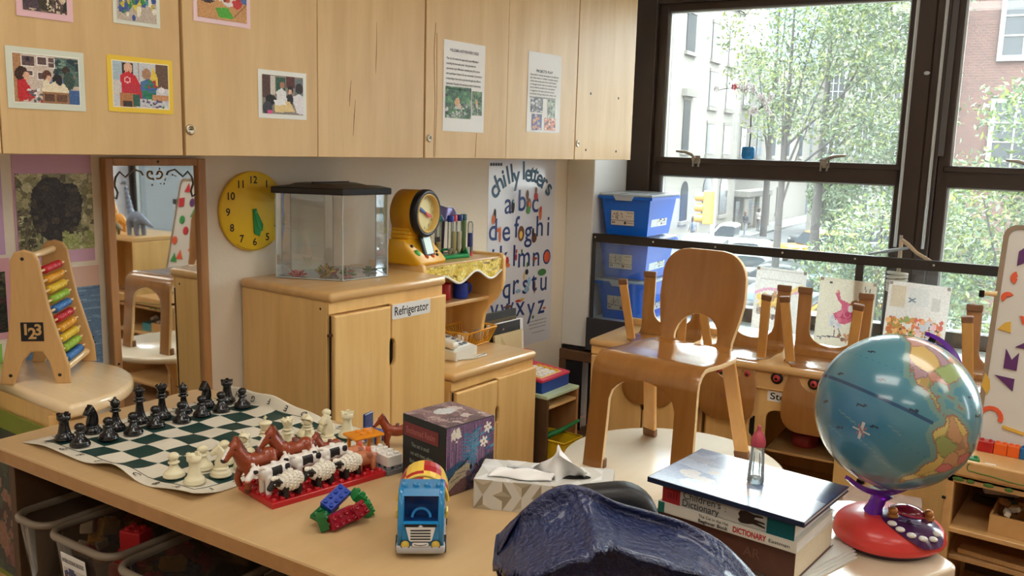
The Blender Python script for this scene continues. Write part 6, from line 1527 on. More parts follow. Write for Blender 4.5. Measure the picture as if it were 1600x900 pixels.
# ================================================================== blue tubs stacked on the sill
TUBB = mat('tub_blue', (8, 104, 220), .35, coat=.15); LIDW = mat('lid_clear', (214, 226, 236), .25, trans=.35, coat=.3)
STICK = [(214, 206, 196), (90, 80, 74)]
def blue_tub(lab, z, k):
    t = thing('storage_tub', lab, 'tub', wp(.150, .022, z), WA, 'blue tubs on the window sill')
    w, d, h = .262, .350, .176
    m = MB(); tub(m, .012, .012, w-.012, d-.012, .0, h, .085); m.build('tub', TUBB, t)
    m = MB(); m.ring([(0, 0), (w, 0), (w, d), (0, d)], [(.016, .016), (w-.016, .016), (w-.016, d-.016), (.016, d-.016)], h-.012, h); m.build('rim', TUBB, t)
    m = MB(); m.box((w/2, d/2, h+.006), (w-.004, d-.004, .012), .005, 2); m.box((w/2, d/2, h+.013), (w-.09, d-.1, .004), .002, 1); m.prism([(-.052, .0), (.052, .0), (.038, -.022), (-.038, -.022)], -.0035, .001, T(w/2-.005, 0, h+.004) @ FM() @ T(0, 0, 0)); m.build('lid', LIDW, t)
    c = Canvas(44, 26, STICK[0]).blobs(18, [(80, 70, 66), (110, 96, 88), (60, 54, 50)], .012, .035, 120+k, (.04, .12, .5, .7)).line(.28, .1, .28, .62, .008, (70, 60, 56)).line(.45, .12, .5, .5, .01, (60, 50, 48)).line(.6, .12, .94, .13, .012, (120, 108, 100))
    for i in range(4): c.line(.6, .26+.1*i, .94, .27+.1*i, .004, (170, 160, 150))
    c.line(0, .68, 1, .68, .008, (120, 110, 104)).rect(.05, .76, .09, .9, (70, 60, 56)).rect(.11, .76, .15, .9, (70, 60, 56)).rect(.56, .74, .66, .92, (60, 50, 48)).line(.7, .83, .94, .83, .02, (110, 98, 92)).noise(8, k)
    c.mesh('sticker', .112, .066, PRINT, t, frame((w*.44, .0215, .078), (1, 0, 0), (0, -.085, .996), (0, -.996, -.085)))
    c = Canvas(44, 30, (222, 226, 226)).line(.38, 0, .38, 1, .01, (170, 176, 176)).poly([(.5, .7), (.66, .12), (.74, .16), (.82, .66), (.76, .66), (.68, .3), (.58, .7)], (80, 80, 84)).blobs(9, [(90, 90, 92), (60, 60, 64)], .02, .05, 130+k, (.5, .5, .95, .75)).blobs(8, [(150, 176, 190), (170, 170, 170)], .02, .05, 140+k, (.04, .1, .34, .6)).line(.4, .78, 1, .78, .006, (170, 170, 170)).rect(.62, .82, .7, .94, (80, 80, 84)).line(.74, .88, .94, .88, .018, (140, 140, 140))
    c.mesh('sticker', .19, .094, PRINT, t, frame((w-.0225, d*.46, .088), (0, 1, 0), (.085, 0, .996), (.996, 0, -.085)))
    return t
blue_tub('blue plastic tub with pale lid, topmost of its stack on the sill', .546+.385+.006, 1)
blue_tub('blue plastic tub in the middle of the stack behind the guard', .546+.193, 2)
blue_tub('blue plastic tub at the bottom of the stack behind the guard', .546, 3)

# ================================================================== pictures leaning on the guard
def art(lab, u0, u1, z0, z1, cv, tilt):
    w, h = u1-u0, z1-z0
    t = thing('art_print', lab, 'picture', wp((u0+u1)/2, -.0185, (z0+z1)/2), 0, 'pictures on the window guard', rot=(WM @ FM() @ RZ(tilt)).to_euler())
    cv.mesh('print', w, h, PRINT_T, t)
    for sx in (-1, 1): m = MB(); m.box((sx*(w/2-.008), h/2-.008, .0008), (.012, .012, .0006)); m.build('tape', mat('tape_grey', (170, 164, 156), .4), t)
    return t
c = Canvas(56, 66, (232, 228, 224)).noise(5, 3)
for i in range(60): x = i/60; c.line(x, .44-.16*x-.05*math.sin(x*6), x+.03, .43-.16*x-.05*math.sin(x*6+.2), .02, (226, 176, 200)) if x < .85 else None
for i in range(50): x = .1+i/62; c.line(x, .62-.46*(x-.1)**1.1, x+.03, .6-.46*(x-.1)**1.1, .03, (238, 206, 140))
c.poly([(.3, .62), (.36, .42), (.42, .36), (.47, .44), (.56, .66)], (176, 140, 110)).ell(.42, .4, .035, .04, (196, 160, 130)).blobs(46, [(140, 124, 118), (170, 150, 140), (196, 176, 160), (120, 108, 108)], .015, .045, 201, (.1, .6, .75, .82)).blobs(20, [(236, 206, 130), (226, 190, 120)], .03, .06, 202, (.1, .45, .5, .62)).noise(8, 4)
for i in range(6): c.line(.1, .04+.05*i, .9, .04+.05*i, .003, (206, 200, 196))
art('watercolour print with a pink and yellow ribbon, left of three on the guard', .900, 1.103, .602, .860, c, -.03)
c = Canvas(58, 70, (230, 222, 204)).noise(5, 5)
PNK = (206, 104, 130)
c.poly([(.30, .22), (.36, .16), (.4, .3), (.56, .34), (.7, .44), (.72, .56), (.6, .62), (.52, .66), (.42, .66), (.34, .6), (.30, .52), (.42, .46), (.44, .38), (.34, .3)], PNK).blobs(14, [(190, 80, 110), (216, 124, 146)], .02, .05, 210, (.36, .4, .66, .62)).ell(.66, .36, .085, .07, (160, 104, 60)).ell(.60, .42, .05, .05, (222, 214, 210)).ell(.33, .19, .02, .03, (226, 186, 150)).poly([(.22, .58), (.34, .6), (.5, .7), (.4, .74), (.26, .66)], (214, 212, 214)).blobs(12, [(222, 216, 214), (196, 200, 206)], .02, .04, 211, (.2, .56, .5, .74))
for p in (((.8, .08), (.84, .2), (.84, .36), (.76, .46)), ((.88, .1), (.92, .26), (.86, .4)), ((.74, .4), (.92, .36)), ((.7, .6), (.84, .54)), ((.34, .7), (.36, .86)), ((.42, .74), (.5, .88)), ((.06, .9), (.3, .86), (.6, .88), (.9, .88))):
    for a, b in zip(p, p[1:]): c.line(*a, *b, .007, (110, 100, 104))
c.blobs(10, [(206, 150, 110), (150, 110, 90)], .015, .035, 213, (.4, .8, .66, .9)).blobs(8, [(110, 104, 110), (150, 146, 150)], .01, .025, 214, (.1, .84, .96, .92)).ell(.2, .07, .03, .02, (90, 86, 84)).noise(6, 6)
art('watercolour print of a figure in a pink dress, middle of three on the guard', 1.155, 1.368, .570, .842, c, -.03)
c = Canvas(58, 64, (234, 228, 224)).noise(5, 7)
c.rect(.06, .06, .3, .4, (222, 206, 184)).rect(.36, .08, .68, .36, (226, 222, 220)).rect(.72, .2, .86, .4, (214, 208, 202)).line(.36, .3, .46, .24, .01, (120, 140, 150)).line(.36, .24, .46, .3, .01, (120, 140, 150))
c.blobs(60, [(222, 150, 96), (206, 120, 80), (236, 186, 130), (190, 150, 80), (160, 170, 110)], .02, .055, 221, (.05, .58, .5, .92)).blobs(50, [(226, 130, 90), (236, 176, 140), (214, 120, 110), (206, 160, 90)], .02, .05, 222, (.45, .55, .95, .88)).blobs(20, [(236, 190, 196), (240, 206, 206), (206, 206, 214)], .03, .06, 223, (.55, .6, .8, .85)).blobs(24, [(120, 110, 90), (90, 100, 70), (150, 90, 70)], .008, .02, 224, (.08, .6, .92, .92)).noise(7, 8)
art('watercolour print of a crowd of small orange figures, right of three on the guard', 1.410, 1.626, .610, .852, c, -.03)
# folded metal stand and rings behind the guard
t = thing('coil_holder', 'cream coiled rings hanging behind the guard near the mullion', 'coil', wp(1.425, .10, .80))
m = MB()
for i in range(6): m.tube([(.034*math.cos(a), .034*math.sin(a), .014*i+.004*math.sin(a+i)) for a in [2*PI*k/24 for k in range(24)]], .0062, 8, closed=True)
m.build('rings', mat('coil_cream', (206, 188, 166), .5), t)
m = MB(); m.cyl((0, 0, -.254), (0, 0, .22), .006, None, 8); m.build('post', mat('coil_post', (150, 140, 126), .5), t)
t = thing('wooden_stand', 'folded wooden stick stand on top of the window guard', 'stand', wp(1.43, .06, .93))
SW_ = mat('stick_wood', (186, 160, 126), .5)
m = MB(); m.tube([tuple((WM.to_3x3() @ Vector(p))) for p in ((.0, .02, .075), (.025, .02, .058), (.06, .0, .03), (.115, -.02, .004))], [.008, .008, .007, .006], 8); m.build('stick', SW_, t)
m = MB(); m.tube([tuple((WM.to_3x3() @ Vector(p))) for p in ((.0, .02, .075), (.004, .02, -.38))], .0065, 8); m.build('stick', SW_, t)
m = MB(); m.tube([tuple((WM.to_3x3() @ Vector(p))) for p in ((.03, .0, .047), (-.04, -.01, .03), (-.11, -.02, .012))], [.005, .007, .004], 8); m.build('metal_arm', mat('stand_metal', (150, 156, 158), .35, metal=.6), t)
# plant branch in blue pot standing on the sash rail
t = thing('blossom_branch', 'little blue pot with a bent white blossom branch on the sash rail', 'plant', wp(.722, .372, 1.2925))
m = MB(); m.lathe([(.018, 0), (.026, .004), (.031, .02), (.030, .05), (.027, .056), (.024, .05), (0, .048)], 16); 
pm = mat('glazed_blue', (24, 112, 170), .3, noise=.7, nscale=70); m.build('pot', pm, t)
def bw_(pts): return [tuple(WM.to_3x3() @ Vector((p[0], 0.01, p[1]))) for p in pts]
br1 = [(.0, .05), (.002, .1), (-.001, .165), (-.003, .205), (.03, .222), (.06, .245), (.085, .275)]
br2 = [(.04, .232), (.045, .25), (.02, .29), (-.01, .312), (-.07, .318), (-.13, .315), (-.168, .306)]
m = MB(); m.tube(bw_(br1), [.003, .003, .0028, .0028, .0024, .002, .0015], 6); m.tube(bw_(br2), [.002, .002, .002, .0018, .0016, .0014, .001], 6); m.tube(bw_([(.085, .275), (.09, .24), (.092, .225)]), .0012, 5); m.build('branch', mat('branch_dark', (44, 30, 30), .6), t)
def printmat_plain(name, c_):
    m_, nt, b = nodes_of(name); b.inputs['Base Color'].default_value = (*lin(c_), 1); out = nt.nodes['Material Output']
    tl = nt.nodes.new('ShaderNodeBsdfTranslucent'); tl.inputs['Color'].default_value = (*lin(c_), 1); mx = nt.nodes.new('ShaderNodeMixShader'); mx.inputs[0].default_value = .7
    nt.links.new(b.outputs[0], mx.inputs[1]); nt.links.new(tl.outputs[0], mx.inputs[2]); nt.links.new(mx.outputs[0], out.inputs['Surface']); return m_
gb = random.Random(17); BLW = printmat_plain('blossom_white', (246, 244, 244)); BLP = printmat_plain('blossom_pink', (236, 170, 178))
spots = [(-.168, .315), (-.085, .322), (-.055, .322), (-.04, .312), (-.02, .326), (-.03, .305), (0, .32), (.005, .306), (.03, .282), (.045, .262), (.05, .275), (.06, .25), (.085, .283), (.08, .268), (-.005, .212), (.012, .222), (.02, .214), (.07, .225), (.078, .208), (.0, .13)]
for i, (x, z) in enumerate(spots):
    m = MB()
    for k in range(5): a = 2*PI*k/5; m.ell(tuple(WM.to_3x3() @ Vector((x+.008*math.cos(a), gb.uniform(-.004, .006), z+.008*math.sin(a)))), (.0085, .004, .0085), None, 0, 8, 6)
    m.build('blossom', BLP if i == 1 else BLW, t)
# ================================================================== easel with magnets and storage shelf
EW = wood('easel_wood', (206, 164, 110), (180, 136, 84), 'Z', 8, 10, .5, .5)
ET = wood('easel_shelf_wood', (222, 178, 118), (196, 148, 92), 'Y', 7, 8, .45, .45)
EX, EY0, EY1 = 2.52, .385, -.135      # front plane, left and right ends
t = thing('easel', 'children\'s easel with white magnet board above an open wooden storage shelf', 'easel', (EX, EY0, 0), -PI/2)
ew = EY0-EY1; ed = .40    # local x runs right (-Y), local y away (+X)
m = MB(); lean = R(13)
BM = T(0, .30, .495) @ RX(-lean)
bo = [(-.002+p[0], p[1]) for p in rrect(.018, .0, ew-.01, .655, .035)]; bi = [(p[0], p[1]) for p in rrect(.030, .012, ew-.022, .643, .027)]
m.ring(bo, bi, -.009, .009, BM @ FM()); m.build('board_frame', mat('board_edge', (150, 130, 108), .5), t)
m = MB(); m.prism(bi, -.006, .005, BM @ FM()); bd = m.build('magnet_board', mat('board_white', (214, 212, 206), .35), t)
def brd(x, y, z=.0055): return BM @ FM() @ T(x, y, z)
MAGC = dict(p=mat('magnet_purple', (92, 40, 104), .45), o=mat('magnet_orange', (226, 92, 52), .45), y=mat('magnet_yellow', (222, 178, 70), .45), g=mat('magnet_green', (40, 150, 70), .45), r=mat('magnet_red', (200, 36, 52), .45), b=mat('magnet_blue', (44, 100, 180), .45))
def mag(lab, poly, c_):
    cx = sum(p[0] for p in poly)/len(poly); cy = sum(p[1] for p in poly)/len(poly)
    o = MB(); o.prism([(p[0]-cx, p[1]-cy) for p in poly], 0, .004, None, 0, .0008, 1)
    ob = o.build('magnet_shape', MAGC[c_]); ob.matrix_world = T(EX, EY0, 0) @ RZ(-PI/2) @ brd(cx, cy)
    return label(ob, lab, 'magnet', 'magnets on the easel board')
def arcpoly(cx, cy, r0, r1, a0, a1, n=10): return [(cx+r1*math.cos(R(a0+(a1-a0)*i/n)), cy+r1*math.sin(R(a0+(a1-a0)*i/n))) for i in range(n+1)]+[(cx+r0*math.cos(R(a1-(a1-a0)*i/n)), cy+r0*math.sin(R(a1-(a1-a0)*i/n))) for i in range(n+1)]
mag('purple diamond magnet near the top left of the easel board', [(.062, .535), (.082, .548), (.080, .595), (.062, .578)], 'p')
mag('small red-orange half-moon magnet under the purple diamond', arcpoly(.070, .500, .004, .02, 110, 250), 'o')
mag('orange semicircle magnet, left part of the easel board', arcpoly(.050, .440, .003, .017, 30, 230), 'o')
mag('yellow quarter-circle magnet at the left of the easel board', [(.036, .345), (.072, .338), (.068, .372), (.052, .366)], 'y')
mag('orange triangle magnet right of the yellow quarter circle', [(.088, .392), (.114, .388), (.098, .365)], 'o')
mag('purple notched magnet in the middle left of the easel board', [(.066, .235), (.100, .232), (.100, .285), (.084, .262), (.066, .292)], 'p')
mag('purple triangle magnet below the notched one', [(.046, .212), (.098, .172), (.098, .208)], 'p')
mag('purple triangle magnet above the notched one, at the picture edge', [(.088, .300), (.130, .296), (.130, .33)], 'p')
mag('yellow leaf-shaped magnet at the left edge of the easel board', [(.022, .215), (.036, .195), (.040, .170), (.034, .150), (.016, .175)], 'y')
mag('coral arch magnet low on the easel board', arcpoly(.052, .088, .020, .033, -20, 190), 'o')
mag('yellow bar magnet at the bottom of the easel board', [(.086, .062), (.14, .052), (.14, .062), (.086, .072)], 'y')
mag('green triangle magnet at the picture edge', [(.104, .505), (.13, .52), (.13, .49)], 'g')
mag('red disc magnet at the picture edge', circ(.122, .42, .016, 16), 'r')
gm = random.Random(23)
names = ['upper middle', 'centre', 'right of the centre', 'upper right', 'lower right', 'lower middle', 'far right', 'top right corner', 'right edge', 'top middle', 'low centre', 'low right corner', 'middle right', 'upper centre', 'far top', 'far middle', 'far low', 'near top']
for i, nm in enumerate(names):
    cx, cy = [.20, .24, .30, .36, .40, .22, .43, .42, .46, .28, .30, .36, .38, .33, .46, .47, .45, .17][i], [.55, .40, .33, .52, .22, .20, .42, .60, .12, .60, .27, .12, .36, .46, .52, .30, .20, .47][i]; cn = 'rgbpoygrbgoyrgrogr'[i]
    col = dict(r='red', g='green', b='blue', p='purple', o='orange', y='yellow')[cn]
    sh = [circ(cx, cy, .024, 16), [(cx-.03, cy-.022), (cx+.03, cy-.022), (cx, cy+.03)], [(cx-.024, cy-.024), (cx+.024, cy-.03), (cx+.028, cy+.02), (cx-.02, cy+.026)]][i % 3]
    mag('%s %s magnet, %s of the easel board outside the frame' % (col, ['disc', 'triangle', 'square'][i % 3], nm), sh, cn)
# frame posts, tray and shelves
for x in (.0, ew-.022): m = MB(); m.ab((x, .0, 0), (x+.022, .03, .535), .003, 2); m.build('front_post', ET, t); m = MB(); m.ab((x, .37, 0), (x+.022, .40, .52), .003, 2); m.build('rear_post', EW, t)
m = MB(); m.ab((.0, -.004, .493), (ew, .014, .535), .004, 2); tr = m.build('front_rail', ET, t)
m = MB(); m.tube([(.055+.006*math.cos(a), -.0045, .520+.010*math.sin(a)) for a in [PI*.5+i*.5 for i in range(8)]]+[(.066+.02*i, -.0045, .508-.0006*i+.002*math.sin(i)) for i in range(1, 18)], .0016, 5); m.build('crayon_line', mat('crayon_green', (92, 130, 64), .7), tr)
m = MB(); m.ab((.01, .0, .482), (ew-.01, .38, .494), .002, 1); m.build('tray', ET, t)
m = MB(); m.ab((.004, .0, .470), (ew-.004, .014, .492), .002, 1); lr = m.build('lower_rail', EW, t)
for i, (x, l) in enumerate(((.016, .03), (.05, .02), (.09, .026), (.14, .02))): m = MB(); m.ell((x+l/2, -.0004, .481), (l/2, .0012, .006), None, 0, 12, 6); m.build('green_smudge', bpy.data.materials['crayon_green'], lr)
for z, dp in ((.330, .0), (.235, .05), (.06, .0)): m = MB(); m.ab((.02, dp, z), (ew-.02, .38, z+.014), .002, 1); m.build('shelf_board', ET if dp == 0 else EW, t)
m = MB(); m.ab((.022, .378, .06), (ew-.022, .386, .48)); m.build('back_panel', DARKW, t)
for x in (.0, ew-.02): m = MB(); m.ab((x, .03, .06), (x+.012, .37, .48)); m.build('side_panel', EW, t)
m = MB(); m.cyl((.03, .33, .94), (-.006, .325, .94), .008, .006, 10); m.build('hanging_peg', MAPLE_EDGE, t); 
m = MB(); m.box((-.008, .322, .938), (.014, .012, .02), .002, 1); m.build('clip', HOLE, t)
for i in range(3): m = MB(); m.ab((-.003, -.006, .42-.1*i), (.006, .002, .426-.1*i)); m.build('shelf_pin', HOLE, t)
EMt = T(EX, EY0, 0) @ RZ(-PI/2)
def e_loc(x, y, z): return EMt @ Vector((x, y, z))
BC = [(REDP, 'red'), (mat('brick_bright_orange', (240, 106, 40), .35), 'orange'), (bpy.data.materials['brick_bright_orange'] if 'brick_bright_orange' in bpy.data.materials else ORB, 'orange'), (mat('brick_mid_blue', (32, 110, 176), .35), 'blue'), (REDP, 'red'), (BLUEB, 'blue'), (REDP, 'red')]
x = .0
for i, (mt, cn) in enumerate(BC):
    wdt = [.042, .034, .031, .033, .036, .034, .034][i]; zb = .494
    o = thing('toy_brick', ['red brick at the left end of the easel tray row', 'left orange brick on the easel tray', 'right orange brick on the easel tray', 'blue brick on the easel tray, right of the orange ones', 'red brick on the easel tray at the picture edge', 'blue brick on the easel tray beyond the picture edge', 'red brick at the far right of the easel tray row'][i], 'brick', e_loc(.034+x+wdt/2, .262, zb), -PI/2, 'bricks on the easel tray')
    m = MB(); m.box((0, 0, .016), (wdt-.001, .03, .032), .002, 2); m.build('brick', mt, o)
    for a in (-.25, .25): m = MB(); stud(m, a*wdt, 0, .032); m.build('stud', mt, o)
    x += wdt
o = thing('green_brick', 'green brick lying on the front of the easel tray', 'brick', e_loc(.045, .10, .494), -PI/2+.2)
m = MB(); m.box((0, 0, .012), (.036, .03, .024), .003, 2); m.build('brick', GREENB, o)
m = MB(); stud(m, .008, 0, .024); m.build('stud', GREENB, o)
o = thing('eraser', 'small white-topped wooden eraser on the easel tray', 'eraser', e_loc(.105, .05, .494), -PI/2-.05)
m = MB(); m.box((0, 0, .012), (.044, .022, .024), .002, 1); m.build('body', ET, o)
m = MB(); m.cyl((-.022, -.002, .028), (.004, -.002, .028), .004, None, 8); m.build('chalk', WHITEP, o)
# boxes and wooden blocks on the shelf
o = thing('wooden_box', 'open wooden box of small blocks on the easel shelf', 'box', e_loc(.155, .06, .3445), -PI/2)
m = MB(); tub(m, -.045, -.03, .045, .12, 0, .05, .0, .005); m.build('box', ET, o)
o = thing('teal_box', 'teal box beside the wooden box on the easel shelf', 'box', e_loc(.235, .06, .3445), -PI/2)
m = MB(); tub(m, -.033, -.03, .05, .12, 0, .042, .0, .004); m.build('box', mat('teal_plastic', (70, 150, 160), .4), o)
gk = random.Random(31)
BW = [wood('block_wood', (186, 146, 100), (150, 112, 72), 'X', 12, 8, .5, .5), mat('block_dark', (70, 58, 50), .6), mat('block_cream', (222, 214, 200), .5), mat('block_grey_green', (70, 84, 78), .6)]
for i in range(20):
    px_, py_ = gk.uniform(.125, .27), gk.uniform(.045, .16)
    o = MB(); o.box((0, 0, 0), (gk.uniform(.02, .045), .014, .012), .001, 1)
    bi_ = gk.randrange(4); ob = o.build('wooden_block', BW[bi_]); ob.matrix_world = EMt @ T(px_, py_, .36+.028*(i/20)+gk.uniform(.015, .03)) @ Euler((gk.uniform(-.4, .4), gk.uniform(-.4, .4), gk.uniform(0, 3))).to_matrix().to_4x4()
    wn = ['bare wooden', 'dark brown', 'cream', 'grey-green'][bi_]; label(ob, 'small %s block heaped in the boxes on the easel shelf' % wn, 'block', wn+' blocks in the easel boxes')
for i in range(7):
    o = MB(); o.box((0, 0, .012), (.09, .03, .018), .002, 1)
    ob = o.build('curved_block', BW[2 if i == 2 else 1]); ob.matrix_world = EMt @ T(.085+.012*(i % 3), .24+.02*(i % 2), .3445+.0185*i) @ RZ(.25*(i % 3)-.2)
    label(ob, 'dark flat block in the stack at the back of the easel shelf' if i != 2 else 'pale flat block in the stack at the back of the easel shelf', 'block', 'flat blocks on the easel shelf')
o = thing('long_board', 'long wooden board lying in the lower part of the easel shelf', 'board', e_loc(.05, .09, .250), -PI/2-.1)
m = MB(); m.box((.2, 0, .008), (.42, .05, .014), .002, 1); m.build('board', EW, o)
# dark stool behind the globe
t = thing('wooden_stool', 'brown wooden stool behind the globe, beside the easel', 'stool', (2.62, .56, 0), R(12))
ST = wood('stool_wood', (150, 106, 66), (112, 74, 42), 'Z', 10, 12, .5, .5)
m = MB(); m.box((0, 0, .31), (.24, .22, .02), .005, 2); m.build('seat', ST, t)
for sx in (-1, 1):
    for sy in (-1, 1): m = MB(); m.bar((sx*.10, sy*.085, 0), (sx*.095, sy*.08, .30), .028, .022, .003); m.build('leg', ST, t)
for sy in (-1, 1): m = MB(); m.bar((-.1, sy*.085, .14), (.1, sy*.085, .14), .022, .014, .002); m.build('rail', ST, t)
for sx in (-1, 1): m = MB(); m.bar((sx*.1, -.085, .19), (sx*.1, .085, .19), .022, .014, .002); m.build('rail', ST, t)

# dinosaurs on a shelf, seen in the mirror
t = thing('wooden_shelf', 'low wooden shelf with toy dinosaurs on top, reflected in the mirror', 'shelf', (2.86, -1.27, 0))
m = MB(); m.ab((0, 0, .75), (.40, .80, .78), .006, 2); m.build('top', MAPLE_X, t)
for y in (0, .776): m = MB(); m.ab((0, y, 0), (.4, y+.024, .75), .003, 1); m.build('side_panel', MAPLE, t)
m = MB(); m.ab((.38, .02, 0), (.4, .78, .75)); m.build('back_panel', MAPLE, t)
for z in (.05, .36): m = MB(); m.ab((.01, .02, z), (.39, .78, z+.018)); m.build('shelf_board', MAPLE_X, t)
for k in range(6):
    o = MB(); o.box((0, 0, .02), (.16, .1, .038), .003, 1); ob = o.build('wooden_plank', BW[0]); ob.location = (3.0, -1.17+.108*k, .3785); label(ob, 'wooden block plank on the dinosaur shelf, %s of six' % ['first', 'second', 'third', 'fourth', 'fifth', 'sixth'][k], 'block', 'planks on the dinosaur shelf')
def dino(lab, loc, rz, k, c_, neck):
    L = [('e', (0, 0, .11), (.075, .04, .045)), ('c', (-.05, 0, .12), (-.05-neck*.25, 0, .12+neck), .028, .012), ('c', (-.05-neck*.25, 0, .125+neck), (-.085-neck*.25, 0, .115+neck), .015, .009), ('c', (.05, 0, .11), (.19, 0, .05), .03, .005)]
    for x in (-.04, .04):
        for y in (-.025, .025): L.append(('c', (x, y, .09), (x, y, .008), .02, .017))
    me = creature(L, lambda c: 0, [mat('dino_plastic', c_, .45, noise=.15, nscale=25)], .006, 3)
    t = thing('toy_dinosaur', lab, 'toy dinosaur', loc, rz, 'toy dinosaurs'); o = link('body', me, t); t.scale = (k, k, k); return t
dino('long-necked blue-grey toy dinosaur, reflected in the mirror', (2.97, -.62, .781), R(86), .92, (120, 130, 150), .22)
dino('orange long-necked toy dinosaur, reflected in the mirror', (3.02, -.90, .781), R(95), .75, (216, 150, 60), .15)
dino('small olive toy dinosaur, reflected in the mirror', (2.90, -.74, .781), R(90), .5, (110, 106, 70), .02)
# ================================================================== small table with globe and books
GZ = .53
t = thing('small_table', 'pale laminate table under the globe and the stack of books', 'table', (1.7, .55, 0))
tp = [(1.847, .239), (2.065, .495), (1.70, .93), (1.36, .46)]
def rounded(poly, r, n=6):
    out = []
    for i in range(len(poly)):
        p = Vector(poly[i]); a = (Vector(poly[i-1])-p).normalized(); b = (Vector(poly[(i+1) % len(poly)])-p).normalized()
        ang = a.angle(b); d = r/math.tan(ang/2); c = p+(a+b).normalized()*(r/math.sin(ang/2))
        s_, e_ = p+a*d, p+b*d
        a0 = math.atan2(s_.y-c.y, s_.x-c.x); a1 = math.atan2(e_.y-c.y, e_.x-c.x); da = (a1-a0+PI) % (2*PI)-PI
        out += [(c.x+r*math.cos(a0+da*k/n), c.y+r*math.sin(a0+da*k/n)) for k in range(n+1)]
    return out
tr = rounded([(p[0]-1.7, p[1]-.55) for p in tp], .03)
m = MB(); m.prism(tr, GZ-.026, GZ, None, 0, .007, 3, False); m.build('tabletop', wood('pale_laminate', (226, 206, 178), (210, 186, 152), 'X', 5, 6, .3, .35, coat=.3, rings=False), t)
for p in tp: q = Vector((p[0]-1.7, p[1]-.55))*.86; m = MB(); m.cyl((q.x, q.y, 0), (q.x, q.y, GZ-.026), .02, .024, 14); m.build('leg', MAPLE, t)

# ---- globe
GC = Vector((1.852, .386, .815)); GR_ = .1555
t = thing('globe', 'large blue world globe on a red electronic stand with purple arm', 'globe', (1.862, .378, GZ))
rel = GC-Vector((1.862, .378, GZ))
ax = (CX*math.sin(R(27))-CY*math.cos(R(27))).normalized()            # tilt of the axis as it stands
toward = (EYE-GC).normalized(); toward = (toward-ax*toward.dot(ax)).normalized(); east = ax.cross(toward)
LON0 = -110.0
# ocean and land colours
NA = [(-168, 66), (-156, 71), (-128, 70), (-95, 72), (-82, 68), (-94, 60), (-82, 54), (-79, 62), (-66, 60), (-56, 52), (-66, 45), (-74, 40), (-76, 35), (-81, 31), (-80, 26), (-83, 29), (-90, 30), (-97, 27), (-97, 20), (-91, 18), (-87, 21), (-88, 16), (-83, 14), (-83, 9), (-78, 9), (-80, 7.5), (-85, 10), (-92, 14.5), (-104, 19), (-106, 23), (-113, 31), (-109, 23), (-116, 31), (-122, 37), (-124, 45), (-132, 55), (-148, 60), (-158, 56), (-165, 61)]
SA = [(-78, 8), (-72, 12), (-62, 10), (-52, 5), (-50, 0), (-44, -2), (-35, -6), (-39, -15), (-48, -26), (-56, -35), (-65, -42), (-67, -50), (-68, -55), (-74, -50), (-73, -38), (-70, -20), (-77, -12), (-81, -5), (-78, 2)]
GRL = [(-55, 60), (-42, 60), (-22, 70), (-25, 82), (-60, 82), (-70, 77)]
AFR = [(-17, 15), (-10, 30), (10, 37), (32, 31), (43, 12), (51, 12), (40, -12), (33, -28), (19, -35), (12, -15), (9, 4), (-8, 5)]
AUS = [(114, -22), (130, -12), (137, -13), (142, -11), (153, -27), (148, -38), (135, -34), (116, -34)]
ASIA = [(30, 40), (60, 70), (100, 77), (180, 68), (160, 60), (140, 50), (122, 38), (120, 24), (105, 10), (80, 8), (60, 25), (45, 14)]
NZ = [(166, -46), (174, -41), (178, -38), (173, -35), (172, -44)]
CUBA = [(-85, 22), (-75, 20), (-74, 19.5), (-80, 23)]; HISP = [(-74, 19.6), (-69, 19.5), (-69, 18), (-74, 18.2)]
def inpoly(lo, la, poly):
    ins = np.zeros(lo.shape, bool); n = len(poly)
    for i in range(n):
        x1, y1 = poly[i]; x2, y2 = poly[(i+1) % n]
        if y1 == y2: continue
        ins ^= ((y1 > la) != (y2 > la)) & (lo < (x2-x1)*(la-y1)/(y2-y1)+x1)
    return ins
NU, NV = 300, 150
lo, la = np.meshgrid(-180+360*(np.arange(NU)+.5)/NU, 90-180*(np.arange(NV)+.5)/NV)
g_ = np.random.RandomState(3)
w1 = 2.2*np.sin(lo*.21)+1.6*np.sin(la*.33+lo*.11)
lo2, la2 = lo+w1*.6, la+1.4*np.sin(lo*.27)*.6
sea = np.zeros((NV, NU, 3)); sea[:] = (80, 138, 156)
deep = np.exp(-((la+18)/26)**2)*np.exp(-((lo+140)/34)**2)
sea += deep[..., None]*np.array((-18, -14, 6))
sea[np.abs(la) < 1.0] = (36, 78, 116)
for mer in range(-180, 180, 30): pass
for par in (-23.5, 23.5): sea[(np.abs(la-par) < .5) & (lo % 6 < 3)] = (66, 128, 152)
col = sea
